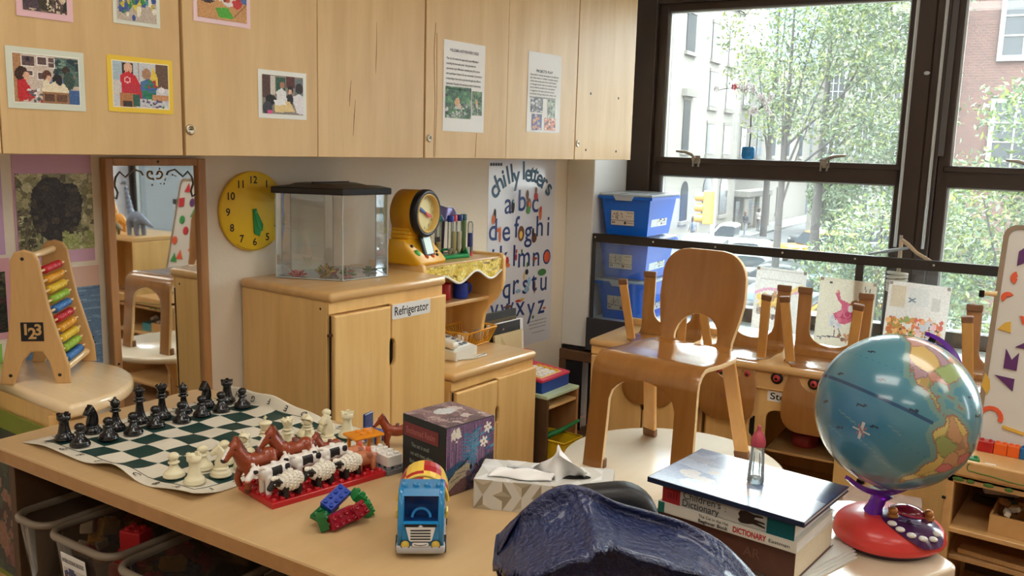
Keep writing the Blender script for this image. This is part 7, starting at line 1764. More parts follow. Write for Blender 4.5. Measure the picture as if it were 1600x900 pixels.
def land(poly, base, seed, pal):
    m_ = inpoly(lo2, la2, poly)
    halo = np.zeros_like(m_)
    for dx in (-3, -2, -1, 0, 1, 2, 3):
        for dy in (-2, -1, 0, 1, 2): halo |= np.roll(np.roll(m_, dx, 1), dy, 0)
    col[halo & ~m_ & (col[..., 0] < 100)] = (112, 150, 146)
    col[m_] = base
    rr = random.Random(seed); pts = [(rr.uniform(min(p[0] for p in poly), max(p[0] for p in poly)), rr.uniform(min(p[1] for p in poly), max(p[1] for p in poly)), rr.choice(pal)) for _ in range(26)]
    d = np.stack([((lo2-p[0])*np.cos(np.radians(la2)))**2+(la2-p[1])**2 for p in pts], -1); idx = d.argmin(-1); srt = np.sort(d, -1)
    pc = np.array([p[2] for p in pts], float)[idx]
    col[m_] = pc[m_]
    edge = m_ & (np.abs(np.sqrt(srt[..., 1])-np.sqrt(srt[..., 0])) < 1.0); col[edge] = col[edge]*.84
    inner = m_.copy()
    for dx, dy in ((1, 0), (-1, 0), (0, 1), (0, -1)): inner &= np.roll(np.roll(m_, dx, 1), dy, 0)
    col[m_ & ~inner] = (150, 106, 92)
land(NA, (190, 140, 120), 5, [(186, 138, 124), (206, 176, 110), (150, 170, 110), (196, 150, 140), (176, 130, 120), (206, 160, 130), (170, 140, 150)])
land(SA, (200, 180, 110), 6, [(206, 190, 116), (206, 190, 116), (210, 186, 110), (150, 160, 100), (170, 140, 150), (196, 150, 110), (206, 120, 120)])
for p_, s_ in ((GRL, 7), (AFR, 8), (AUS, 9), (ASIA, 10), (NZ, 11), (CUBA, 12), (HISP, 13)): land(p_, (200, 180, 130), s_, [(206, 180, 120), (196, 150, 130), (160, 170, 120)])
col[la < -78] = (222, 214, 216); col[(la < -72) & (la >= -78)] = (206, 170, 176); col[la > 82] = (206, 214, 220)
for cx, cy in ((-150, 30), (-128, 12), (-132, -10), (-160, 5), (-165, -18), (-118, -20), (-100, 2), (-145, -32), (-60, 30), (-48, 20), (-165, 42)):
    mm = (np.abs(lo-cx) < 3.4) & (np.abs(la-cy-.25*(lo-cx)) < .8); col[mm] = (42, 62, 80)
star = (np.hypot((lo+126), (la+27)) < 3.0); col[star] = (170, 84, 84)
for k in range(8):
    a = k*PI/4
    for r in np.linspace(0, 6.5 if k % 2 == 0 else 4, 12): col[np.hypot(lo+126-r*math.cos(a), la+27-r*math.sin(a)) < .8] = (150, 120, 130) if k % 2 else (206, 200, 196)
for cx, cy, L_ in ((-140, -22, 9), (-117, -36, 8), (-100, -42, 9), (-150, -36, 8), (-105, -16, 6)):
    mm = (np.abs(lo-cx) < L_) & (np.abs(la-cy+.25*(lo-cx)) < .55); col[mm] = (104, 148, 160)
v = []; f = []; fc = []
for j in range(NV+1):
    th = PI*j/NV
    for i in range(NU):
        lon = R(-180+360*i/NU-LON0); d = toward*(math.sin(th)*math.cos(lon))+east*(math.sin(th)*math.sin(lon))+ax*math.cos(th); v.append(tuple(rel+d*GR_))
for j in range(NV):
    for i in range(NU): i2 = (i+1) % NU; f.append((j*NU+i, (j+1)*NU+i, (j+1)*NU+i2, j*NU+i2)); fc.append(col[j, i])
me = bpy.data.meshes.new('sphere'); me.from_pydata(v, [], f); me.polygons.foreach_set('use_smooth', [True]*len(f)); paint(me, fc)
gm_ = printmat('globe_map', .22, 0, .5); gm_.node_tree.nodes['Principled BSDF'].inputs['Coat Weight'].default_value = .6; gm_.node_tree.nodes['Principled BSDF'].inputs['Coat Roughness'].default_value = .08
me.materials.append(gm_); link('sphere', me, t)
# arm: a half ring behind the globe carrying both poles
PUR = mat('purple_plastic', (96, 16, 160), .15, coat=.5); PURT = mat('purple_clear', (120, 30, 190), .12, trans=.35, coat=.5)
rightw = CX-ax*CX.dot(ax); rightw.normalize(); away = -toward
side = (rightw*.86+away*.51).normalized()
def armp(a, r): return rel+(ax*math.cos(a)+side*math.sin(a))*r
nrm_ = ax.cross(side).normalized()
def arm(a0, a1, n=40):
    q = MB(); v = []; f = []
    for i in range(n+1):
        a = R(a0+(a1-a0)*i/n); taper = .55+.45*min(1, min(i, n-i)/6)
        for rr, ww in ((GR_+.008, -.013), (GR_+.008, .013), (GR_+.022, .010), (GR_+.022, -.010)): v.append(armp(a, rr if rr < GR_+.01 else GR_+.008+(.014*taper))+nrm_*ww*taper)
    for i in range(n):
        for k in range(4): f.append((4*i+k, 4*i+(k+1) % 4, 4*i+4+(k+1) % 4, 4*i+4+k))
    f += [(3, 2, 1, 0), (4*n, 4*n+1, 4*n+2, 4*n+3)]
    q.add(v, f, None, 0, False); return q
o = arm(-6, 192).build('arm', PUR, t)
for sgn in (1, -1): m = MB(); p = rel+ax*sgn*(GR_+.001); m.cyl(p, p+ax*sgn*.012, .0075, .006, 12); m.build('pole_pin', HOLE, t)
# stand: neck and domed base
m = MB(); foot = Vector((-.028, .028, .072)); topn = armp(R(158), GR_+.018)
m.tube([foot, foot.lerp(topn, .35)+Vector((-.004, 0, 0)), foot.lerp(topn, .7), topn], [.020, .0155, .016, .026], 16); m.build('neck', PURT, t)
BA = R(-58)          # long axis of the base
BMx = RZ(BA)
PMx = RZ(BA-R(24))
def ellring(a, b, z, n=48, egg=.12): return [(a*math.cos(2*PI*k/n), b*math.sin(2*PI*k/n)*(1-egg*math.cos(2*PI*k/n)), z) for k in range(n)]
def lofted(mb, secs, M, mi=0):
    n = len(secs[0]); v = [p for s_ in secs for p in s_]; f = []
    for i in range(len(secs)-1):
        for k in range(n): k2 = (k+1) % n; f.append((i*n+k, i*n+k2, (i+1)*n+k2, (i+1)*n+k))
    mb.add(v, f, M, mi, True); mb.add(secs[-1], [tuple(range(n))], M, mi, True); mb.add(secs[0], [tuple(reversed(range(n)))], M, mi); return mb
m = MB(); lofted(m, [ellring(.092, .080, 0), ellring(.098, .086, .006), ellring(.106, .094, .016)], BMx); m.build('base_plate', mat('globe_base_dark', (54, 30, 54), .35), t)
m = MB(); secs = [ellring(.108, .096, .014), ellring(.112, .100, .022), ellring(.110, .098, .029)]
for k in range(1, 9): a = k/8; s_ = math.cos(a*PI*.5)**.75; secs.append(ellring(max(.110*s_, .012), max(.098*s_, .011), .029+.046*math.sin(a*PI*.5)**1.1))
lofted(m, secs, BMx); m.build('base_dome', mat('globe_base_red', (214, 62, 58), .35, coat=.25), t)
# control panel on the slope facing the viewer
def dome(x, y): # surface height in base frame
    rr = math.hypot(x/.110, y/.098); rr = min(.995, rr); a = math.acos(min(1, rr**(1/.75)))/(PI*.5); return .029+.046*math.sin(a*PI*.5)**1.1
PC = (.042, -.030)
v = []; f = []; n = 40; rings_ = 8
for i in range(rings_+1):
    for k in range(n):
        a = 2*PI*k/n; x = PC[0]+.060*math.cos(a)*i/rings_; y = PC[1]+.052*math.sin(a)*i/rings_; v.append((x, y, dome(x, y)+.0022))
for i in range(rings_):
    for k in range(n): f.append((i*n+k, (i+1)*n+k, (i+1)*n+(k+1) % n, i*n+(k+1) % n))
m = MB(); m.add(v, f, PMx, 0, True); pn = m.build('control_panel', mat('panel_purple', (70, 26, 78), .2, coat=.5), t)
def on_dome(x, y, dz=.0): return (x, y, dome(x, y)+.002+dz)
WBT = mat('button_white', (232, 228, 222), .35)
for x, y in ((.008, -.062), (.024, -.071), (.045, -.073), (.066, -.066), (.083, -.052), (.088, -.034)):
    m = MB(); m.ell(on_dome(x, y, .001), (.0092, .0082, .005), PMx, 0, 14, 8); m.build('button', WBT, pn)
KB = mat('knob_bronze', (176, 116, 60), .35, metal=.4)
for x, y in ((.006, -.036), (.070, .004)): m = MB(); p = on_dome(x, y); m.cyl(p, (p[0], p[1], p[2]+.006), .011, .010, 16, PMx); m.ell((p[0], p[1], p[2]+.011), (.0095, .0095, .009), PMx, 0, 14, 9); m.build('dial_knob', KB, pn)
m = MB(); p = on_dome(.030, .006, -.002); m.ell(p, (.034, .027, .016), PMx, 0, 24, 12); m.build('speaker_dome', mat('dome_wine', (120, 24, 44), .12, coat=.6), pn)
m = MB(); m.tube([(p[0]+.0345*math.cos(2*PI*k/32), p[1]+.0275*math.sin(2*PI*k/32), dome(p[0]+.0345*math.cos(2*PI*k/32), p[1]+.0275*math.sin(2*PI*k/32))+.003) for k in range(32)], .0022, 6, PMx, closed=True); m.build('dome_ring', mat('ring_rose', (190, 60, 84), .3), pn)
m = MB(); p = on_dome(.038, -.045, .002); m.ell(p, (.006, .006, .005), PMx, 0, 12, 8); m.bar((p[0]-.02, p[1]-.002, p[2]-.001), (p[0]+.02, p[1]-.002, p[2]-.001), .0015, .002, 0, PMx); m.build('centre_button', mat('button_dark', (50, 20, 64), .25), pn)

# ---- stack of books
def book(name, lab, x, y, z, w, d, h, rz, cover, pages, spine=None, hard=True):
    """lying book: local x = depth away from the spine (w), local y = along the spine (d); spine at x = 0"""
    t = thing(name, lab, 'book', (x, y, z), rz, 'books in the stack beside the globe')
    c_ = .0022 if h > .015 else .0014
    m = MB(); m.ab((0, 0, 0), (w, d, c_), .0005, 1); m.ab((0, 0, h-c_), (w, d, h), .0005, 1); m.ab((0, 0, 0), (c_, d, h), .0008, 1); m.build('cover', cover, t)
    m = MB(); m.ab((c_, .003, c_), (w-.004, d-.003, h-c_)); m.build('pages', pages, t)
    return t
SPM = lambda d, h: frame((-.0006, d/2, h/2), (0, -1, 0), (0, 0, 1), (-1, 0, 0))
PAGE = mat('page_block', (226, 214, 186), .7, noise=.08, nscale=120); PAGEW = mat('page_block_white', (232, 230, 224), .7, noise=.05, nscale=120)
# loose papers and thin booklet at the bottom
t = thing('paper_stack', 'few loose white papers under the brown book', 'papers', (1.55, .505, GZ+.0005), R(-14))
for k in range(4): m = MB(); m.ab((.0+.006*k, -.045+.006*k, .0028*k), (.22+.006*k, .235+.004*k, .0028*k+.0022)); m.build('sheet', PAGEW, t)
BRN = mat('brown_leather', (84, 50, 40), .4, noise=.25, nscale=30, bump=.15, bscale=90)
b1 = book('brown_book', 'thick brown book at the bottom of the book stack', 1.535, .465, GZ+.0125, .215, .29, .062, R(-2), BRN, PAGE)
m = MB(); m.text('AR', .026, SPM(.29, .062) @ T(.062, .004, 0), 0, .01); m.build('spine_lettering', mat('faded_gilt', (104, 72, 58), .5), b1)
WHC = mat('cover_white', (222, 218, 206), .4)
b2 = book('white_dictionary', 'thin white dictionary with red DICTIONARY on its spine', 1.528, .462, GZ+.0755, .20, .285, .022, R(-2.5), WHC, PAGEW)
S2 = SPM(.285, .022)
m = MB(); m.text('DICTIONARY', .0155, S2 @ T(.052, -.0008, .0002), 0, .03, .066); m.build('spine_title', mat('spine_red', (186, 30, 36), .5), b2)
m = MB(); m.text('The Cat in the Hat', .0085, S2 @ T(-.022, .005, .0002), 0, .01, .062); m.text('Beginner Book', .0095, S2 @ T(-.022, -.0045, .0002), 0, .03, .062); m.text('Eastman', .0095, S2 @ T(.11, -.001, .0002), 0, .01, .04); m.build('spine_lettering', INK, b2)
m = MB(); m.ab((-.142, -.011, 0), (-.128, .011, .0003), 0, 1, S2); m.build('spine_end', mat('spine_green', (40, 110, 96), .4), b2)
WH3 = mat('cover_pale_grey', (206, 206, 202), .35)
b3 = book('childrens_dictionary', 'thick Children\'s Dictionary with red and teal spine ends', 1.530, .468, GZ+.098, .195, .272, .036, R(-3), WH3, PAGEW)
S3 = SPM(.272, .036)
m = MB(); m.ab((-.136, -.0182, -.0004), (-.097, .0182, .0004), 0, 1, S3); m.build('red_end', mat('spine_rose', (170, 48, 54), .35), b3)
m = MB(); m.ab((.083, -.0182, -.0004), (.136, .0182, .0004), 0, 1, S3); m.build('teal_end', mat('spine_teal', (18, 96, 106), .35), b3)
m = MB(); m.text("Children's", .0205, S3 @ T(-.050, .0062, .0004), 0, .006, .080); m.text('Dictionary', .0205, S3 @ T(-.052, -.0092, .0004), 0, .006, .078); m.build('spine_lettering', mat('spine_slate', (58, 66, 70), .5), b3)
m = MB(); m.text('all', .02, S3 @ T(-.114, 0, .0006), 0, .0, .022); m.text(';', .016, S3 @ T(.0, .003, .0006)); m.build('spine_marks', mat('spine_wine', (120, 30, 40), .5), b3)
m = MB(); q = [(-.026, .004), (-.022, .011), (-.010, .0125), (.004, .010), (.022, .011), (.024, .008), (.008, .006), (.006, .002), (.026, .0), (.028, -.003), (.010, -.003), (.028, -.008), (.028, -.0105), (.004, -.008), (-.006, -.011), (-.020, -.0125), (-.026, -.008), (-.022, -.002)]
m.prism(q, .0003, .0008, S3 @ T(.052, -.001, 0)); m.build('bear_picture', mat('bear_brown', (52, 38, 34), .5), b3)
GLOSSP = printmat('glossy_cover', .3, 0, .6); GLOSSP.node_tree.nodes['Principled BSDF'].inputs['Coat Weight'].default_value = 1.0; GLOSSP.node_tree.nodes['Principled BSDF'].inputs['Coat Roughness'].default_value = .22
# flat picture book on top
t = thing('picture_book', 'large flat picture book with pale blue cloudy cover, top of the stack', 'book', (1.6375, .602, GZ+.1345), R(-3), 'books in the stack beside the globe')
fw_, fd_ = .232, .322
m = MB(); m.ab((-fw_/2, -fd_/2, 0), (fw_/2, fd_/2, .0022), .0005, 1); m.ab((-fw_/2, -fd_/2, .0085), (fw_/2, fd_/2, .0105), .0005, 1); m.ab((-fw_/2, -fd_/2, 0), (-fw_/2+.003, fd_/2, .0105), .001, 1); m.build('cover', mat('cover_navy', (34, 46, 72), .3, coat=.4), t)
m = MB(); m.ab((-fw_/2+.003, -fd_/2+.003, .0022), (fw_/2-.003, fd_/2-.003, .0085)); m.build('pages', PAGEW, t)
c = Canvas(56, 76, (138, 158, 190)).blobs(70, [(150, 170, 200), (126, 148, 184), (164, 182, 208), (142, 160, 190), (160, 172, 194)], .05, .16, 301).blobs(14, [(176, 190, 206), (190, 186, 186), (196, 176, 170)], .04, .1, 302, (.1, .1, .7, .8)).blobs(26, [(38, 52, 100), (30, 44, 90), (52, 70, 120)], .06, .14, 303, (.55, .75, 1.0, 1)).noise(6, 30)
c.mesh('cover_picture', fw_*.985, fd_*.985, GLOSSP, t, T(0, 0, .0108) )
PG = PRINT
# doll's bottle on the picture book
t = thing('toy_bottle', 'small clear doll feeding bottle with pink teat, on the picture book', 'bottle', (1.642, .588, GZ+.1458), R(0))
CLR = glass('bottle_plastic', (246, 250, 250), .04, .16, 1.0)
m = MB(); m.lathe([(.0155, .0005), (.0172, .003), (.0165, .012), (.0135, .060), (.0128, .072), (.0128, .079)], 28, None, 0, True, True); m.build('bottle', CLR, t)
m = MB()
for k in range(8): a = 2*PI*k/8; m.tube([(.0166*math.cos(a), .0166*math.sin(a), .012), (.0138*math.cos(a), .0138*math.sin(a), .058)], .0009, 5)
m.build('ribs', glass('bottle_rib', (226, 230, 232), .1, .5, .9), t)
m = MB(); m.lathe([(.0148, .001), (.0146, .010), (.0, .010)], 20); m.build('thick_bottom', glass('bottle_bottom', (190, 196, 198), .1, .5, .9), t)
m = MB(); m.lathe([(.0140, .076), (.0143, .078), (.0143, .086), (.0136, .089), (.0122, .095), (.0090, .101), (.0055, .105), (.0038, .110), (.0038, .114), (.0025, .117), (0, .1175)], 28); m.build('teat_cap', mat('teat_pink', (186, 74, 90), .4), t)

# ================================================================== black chair with a blue vinyl coat over it, in the foreground
rv = Vector((CX.x, CX.y, 0)).normalized(); fv = Vector((-rv.y, rv.x, 0))
fv = fv if fv.dot(CF) > 0 else -fv
B0 = Vector((.785, .445, 0))+rv*.040
FR_ = frame(B0, rv, fv, (0, 0, 1))
BLKV = mat('black_vinyl', (32, 33, 36), .42, bump=.05, bscale=300)
t = thing('desk_chair', 'black chair back standing behind the blue coat in the foreground', 'chair', B0, math.atan2(rv.y, rv.x))
m = MB(); m.prism([(x-.024, z) for x, z in rounded([(-.062, .50), (.062, .50), (.060, .942), (-.066, .926)], .045, 8)], -.02, .02, T(0, .085, 0) @ RY(0) @ FM(), 0, .014, 4, True); m.build('backrest', BLKV, t)
m = MB(); m.bar((-.024, -.03, .45), (-.024, .075, .60), .06, .02, .004); m.build('back_bracket', DARKMETAL, t)
m = MB(); m.box((-.02, -.17, .46), (.42, .42, .07), .03, 3); m.build('seat', BLKV, t)
m = MB(); m.cyl((-.02, -.17, .08), (-.02, -.17, .43), .03, None, 16); m.build('post', DARKMETAL, t)
for k in range(5): a = R(72*k+10); m = MB(); m.bar((-.02, -.17, .07), (-.02+.28*math.cos(a), -.17+.28*math.sin(a), .045), .04, .03, .006); m.build('base_spoke', BLKV, t); m = MB(); m.cyl((-.02+.28*math.cos(a)-.012, -.17+.28*math.sin(a), .025), (-.02+.28*math.cos(a)+.012, -.17+.28*math.sin(a), .025), .025, None, 14); m.build('castor', BLKV, t)
# coat: draped sheet with folds, built in the frame of the chair it hangs on
def h1(x, seed): 
    s_ = 0
    for k in range(5): s_ += math.sin(x*(7+5.3*k)+seed*1.7+k*k)/(1.6+k)
    return s_*.3
RID = [(-.150, .880), (-.138, .925), (-.118, .945), (-.098, .963), (-.075, .972), (-.055, .966), (-.03, .952), (0, .944), (.04, .932), (.08, .912), (.11, .886), (.135, .858), (.16, .82), (.20, .765)]
def ridge(x):
    for (x0, z0), (x1, z1) in zip(RID, RID[1:]):
        if x <= x1: 
            k = max(0, (x-x0)/(x1-x0)); return z0+(z1-z0)*k
    return RID[-1][1]
def ridge_s(x): return (ridge(x-.012)+2*ridge(x)+ridge(x+.012))/4
g_ = random.Random(77)
WR = [(g_.uniform(0, 2*PI), g_.uniform(60, 320), g_.uniform(0, 6.28)) for _ in range(46)]
def fine(x, s_):
    q = 0
    for a, k, p in WR: q += math.sin(k*(x*math.cos(a)+s_*math.sin(a))+p+1.6*math.sin(30*x+22*s_+p))/(6+k*.16)
    return q*.05
LOW = [(-.150, .03), (-.135, .055), (-.122, .072), (-.111, .080), (-.09, .085), (-.071, .084), (-.055, .071), (-.037, .054), (-.02, .055), (-.003, .057), (.025, .056), (.051, .054), (.08, .058), (.111, .062), (.2, .07)]   # second fold: drop below the ridge top line
LOW = [(a, b*(.50 if a > -.06 else .56)) for a, b in LOW]
def lowline(x):
    for (x0, z0), (x1, z1) in zip(LOW, LOW[1:]):
        if x <= x1: k = max(0, min(1, (x-x0)/(x1-x0))); k = k*k*(3-2*k); return z0+(z1-z0)*k
    return LOW[-1][1]
def coat(u, v):
    x = -.152+.345*u
    H = ridge_s(x)
    if v < .22:
        k = (.22-v)/.22; drop = .30*k**1.5; y = .055*math.sin(min(1, k*1.5)*PI/2)+.05*k; z = H-drop
        y += .012*math.sin(x*34)*k
    else:
        k = (v-.22)/.78; drop = .30*k**1.35
        lowd = lowline(x)
        # hollow between the top edge and the lower fold, then the fold bulges out towards the viewer
        fold = math.exp(-((drop-lowd)/.009)**2); q = max(0, min(1, drop/lowd)); fade = max(.25, min(1, (.10-x)/.08))
        y = -.030*(1-math.exp(-drop/.014))-.62*min(drop, lowd)
        y += fade*(.030*math.sin(PI*q)-.030*fold)
        if drop > lowd: y += fade*.075*(1-math.exp(-(drop-lowd)/.016))-.05*(drop-lowd)-.012*math.sin(x*46+1.5)*min(1, (drop-lowd)/.06)
        z = H-drop+.004*fold
        if x < -.118: y += .055*((-.118-x)/.035)**1.6
    n = fine(x, drop if v > .22 else -drop)
    tuck = .010*math.exp(-((x+.062)/.02)**2)*math.sin(90*(x+.06)+60*drop)*math.exp(-abs(drop-.02)/.03)
    y -= n*.034+tuck*1.3; z += n*.008+tuck*.6
    x += .006*h1(drop*3+v, 3)+.004*math.sin(drop*60+x*20)
    return (x, y-.012, z)
m = MB(); m.grid(coat, 150, 130)
me = modmesh(m.v, m.f, [('SOLIDIFY', dict(thickness=.003, offset=0))])
COATM = mat('blue_vinyl', (26, 42, 92), .24, spec=.8, noise=.06, nscale=12, bump=.9, bscale=170, coat=.5)
me.materials.append(COATM)
t = thing('vinyl_coat', 'shiny dark blue vinyl coat draped over the chair in the foreground', 'coat', B0, math.atan2(rv.y, rv.x))
link('drape', me, t)
# ================================================================== the street outside (window is on an upper floor)
GZO = -4.6
ALBEDO = 0.26      # outdoor colours below are darkened to keep the bright sky from overexposing them
def wpt(u, v, z): return tuple(wp(u, v, z))
m = MB(); m.ab((-60, 2.0, GZO-.2), (60, 130, GZO), 0, 1, WM); m.build('street', mat('asphalt', (96, 96, 98), .8, noise=.1, nscale=.6), kind='structure')
m = MB(); m.ab((-17.8, 20, GZO), (-15.6, 110, GZO+.14), 0, 1, WM); m.ab((-5.2, 7, GZO), (30, 44, GZO+.14), 0, 1, WM); m.build('pavement', mat('pavement_grey', (136, 134, 130), .8, noise=.06, nscale=.8), kind='structure')
STONE = mat('limestone', (176, 170, 160), .8, noise=.05, nscale=.7); STONE2 = mat('pale_stone', (150, 144, 134), .8, noise=.06, nscale=.5)
WGL = mat('far_window_glass', (56, 64, 74), .15); SILL = mat('stone_trim', (160, 154, 144), .8)
FM_U = frame((0, 0, 0), WV, (0, 0, 1), -WV.cross(Vector((0, 0, 1))))      # not used for placing
def facade(lab, u, v0, v1, z1, wins, stone, extra=None, depth=12):
    """house front in the plane u, looking towards +u"""
    t = thing('building', lab, 'building', wp(u, (v0+v1)/2, GZO), WA)
    vc = (v0+v1)/2
    m = MB(); m.ab((-depth, v0-vc, 0), (0, v1-vc, z1-GZO)); m.build('wall', stone, t)
    for (vv, za, zb, wd, arch) in wins:
        y = vv-vc; a, b = za-GZO, zb-GZO
        p = [(-wd/2, a), (wd/2, a), (wd/2, b)]+([(wd/2*math.cos(R(q)), b+wd/2*math.sin(R(q))) for q in range(15, 180, 15)] if arch else [])+[(-wd/2, b)]
        SM = frame((0, y, 0), (0, 1, 0), (0, 0, 1), (1, 0, 0))
        k = MB(); k.prism(p, .02, .06, SM); w_ = k.build('window', WGL, t)
        k = MB(); k.ab((0, y-wd/2-.2, a-.28), (.18, y+wd/2+.2, a-.05)); 
        if not arch: k.ab((0, y-wd/2-.12, b+.02), (.10, y+wd/2+.12, b+.22))
        k.build('sill', SILL, w_)
    return t, vc
wins = []
for v_ in (42.5, 46.8, 51.0, 55.9, 59.6):
    wins += [(v_, 12.6, 15.0, 1.6, False), (v_, 7.55, 9.8, 1.6, False)]
    if v_ != 51.0: wins += [(v_, 4.4, 6.65, 1.6, False), (v_, 1.2, 3.2, 1.6, False), (v_, -3.1, -1.2, 1.7, True)]
wins += [(51.0, 1.4, 4.5, 1.2, False), (51.4, -3.1, -1.2, 1.25, True)]
t, vc = facade('tall white stone building on the far left side of the street', -18, 38, 62.4, 24, wins, STONE)
m = MB(); m.ab((0, 51-vc-1.0, 4.75-GZO), (.35, 51-vc+1.0, 5.2-GZO)); m.build('door_hood', SILL, t)
for z in (.2, 11.3): m = MB(); m.ab((0, 38-vc, z-GZO), (.2, 62.4-vc, z+.35-GZO)); m.build('string_course', SILL, t)
wins = [(v_, z, z+2.0, 1.2, False) for v_ in (65, 69.5, 74, 79, 84) for z in (1.2, 5.0)]+[(64.6, -4.4, -2.4, 1.0, False), (68.0, -4.4, -2.3, 1.0, False), (72.5, -3.8, -1.8, 1.2, False), (77, -3.8, -1.8, 1.2, False)]
t, vc = facade('beige stone town house with a columned entrance, beyond the white building', -18.4, 62.4, 88, 9.5, wins, STONE2)
m = MB()
m.ab((.1, 62.9-vc, -2.0-GZO), (1.4, 69.6-vc, -1.5-GZO), .05, 1); 
m.build('balcony', SILL, t)
for v_ in (63.2, 66.3, 69.3): m = MB(); m.cyl((1.1, v_-vc, 0), (1.1, v_-vc, -2.0-GZO), .24, .2, 12); m.build('column', SILL, t)
wins = [(v_, z, z+2.2, 1.2, False) for v_ in (93, 98, 103, 108) for z in (-3.5, 0.5, 4.5, 8.5, 12.5, 16.5)]
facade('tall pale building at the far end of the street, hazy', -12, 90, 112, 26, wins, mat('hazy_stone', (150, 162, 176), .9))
def front_house(lab, u0, u1, v, z1, stone, wins, name='building'):
    """house whose front looks back at the room"""
    t = thing(name, lab, 'building', wp((u0+u1)/2, v, GZO), WA); uc = (u0+u1)/2
    m = MB(); m.ab((u0-uc, 0, 0), (u1-uc, 10, z1-GZO)); m.build('wall', stone, t)
    for (uu, za, zb, wd) in wins:
        x = uu-uc
        k = MB(); k.ring([(x-wd/2-.16, za-.2-GZO), (x+wd/2+.16, za-.2-GZO), (x+wd/2+.16, zb+.16-GZO), (x-wd/2-.16, zb+.16-GZO)], [(x-wd/2, za-GZO), (x+wd/2, za-GZO), (x+wd/2, zb-GZO), (x-wd/2, zb-GZO)], 0, .14, FM())
        for q in range(1, 3): k.ab((x-wd/2+wd*q/3-.03, -.1, za-GZO), (x-wd/2+wd*q/3+.03, -.02, zb-GZO))
        for q in range(1, 4): k.ab((x-wd/2, -.1, za+(zb-za)*q/4-.03-GZO), (x+wd/2, -.02, za+(zb-za)*q/4+.03-GZO))
        w_ = k.build('window', mat('white_sash', (206, 206, 204), .5), t)
        k = MB(); k.ab((x-wd/2, -.015, za-GZO), (x+wd/2, .01, zb-GZO)); k.build('pane', WGL, w_)
    return t
bm_, nt_, bb_ = nodes_of('red_brick')
tc_ = nt_.nodes.new('ShaderNodeTexCoord'); mp_ = nt_.nodes.new('ShaderNodeMapping'); mp_.inputs['Rotation'].default_value = (PI/2, 0, 0); br_ = nt_.nodes.new('ShaderNodeTexBrick')
br_.inputs['Color1'].default_value = (*lin((136, 88, 76)), 1); br_.inputs['Color2'].default_value = (*lin((116, 74, 66)), 1); br_.inputs['Mortar'].default_value = (*lin((140, 124, 116)), 1); br_.inputs['Scale'].default_value = 2.6
nt_.links.new(tc_.outputs['Object'], mp_.inputs['Vector']); nt_.links.new(mp_.outputs['Vector'], br_.inputs['Vector']); nt_.links.new(br_.outputs['Color'], bb_.inputs['Base Color']); bb_.inputs['Roughness'].default_value = .9
front_house('red brick house with white multi-pane windows, right of the mullion', -1.15, 16, 34, 16, bm_, [(1.1, 5.1, 7.9, 2.0), (5.0, 5.1, 7.9, 2.0), (1.1, .6, 3.4, 2.0), (5.0, .6, 3.4, 2.0)])
front_house('white apartment house behind the large tree', -12.5, -2.2, 62, 15, STONE, [(u_, z, z+2.2, 1.1) for u_ in (-11.2, -9, -6.8, -4.6) for z in (-2.5, 1.4, 5.2, 9)])

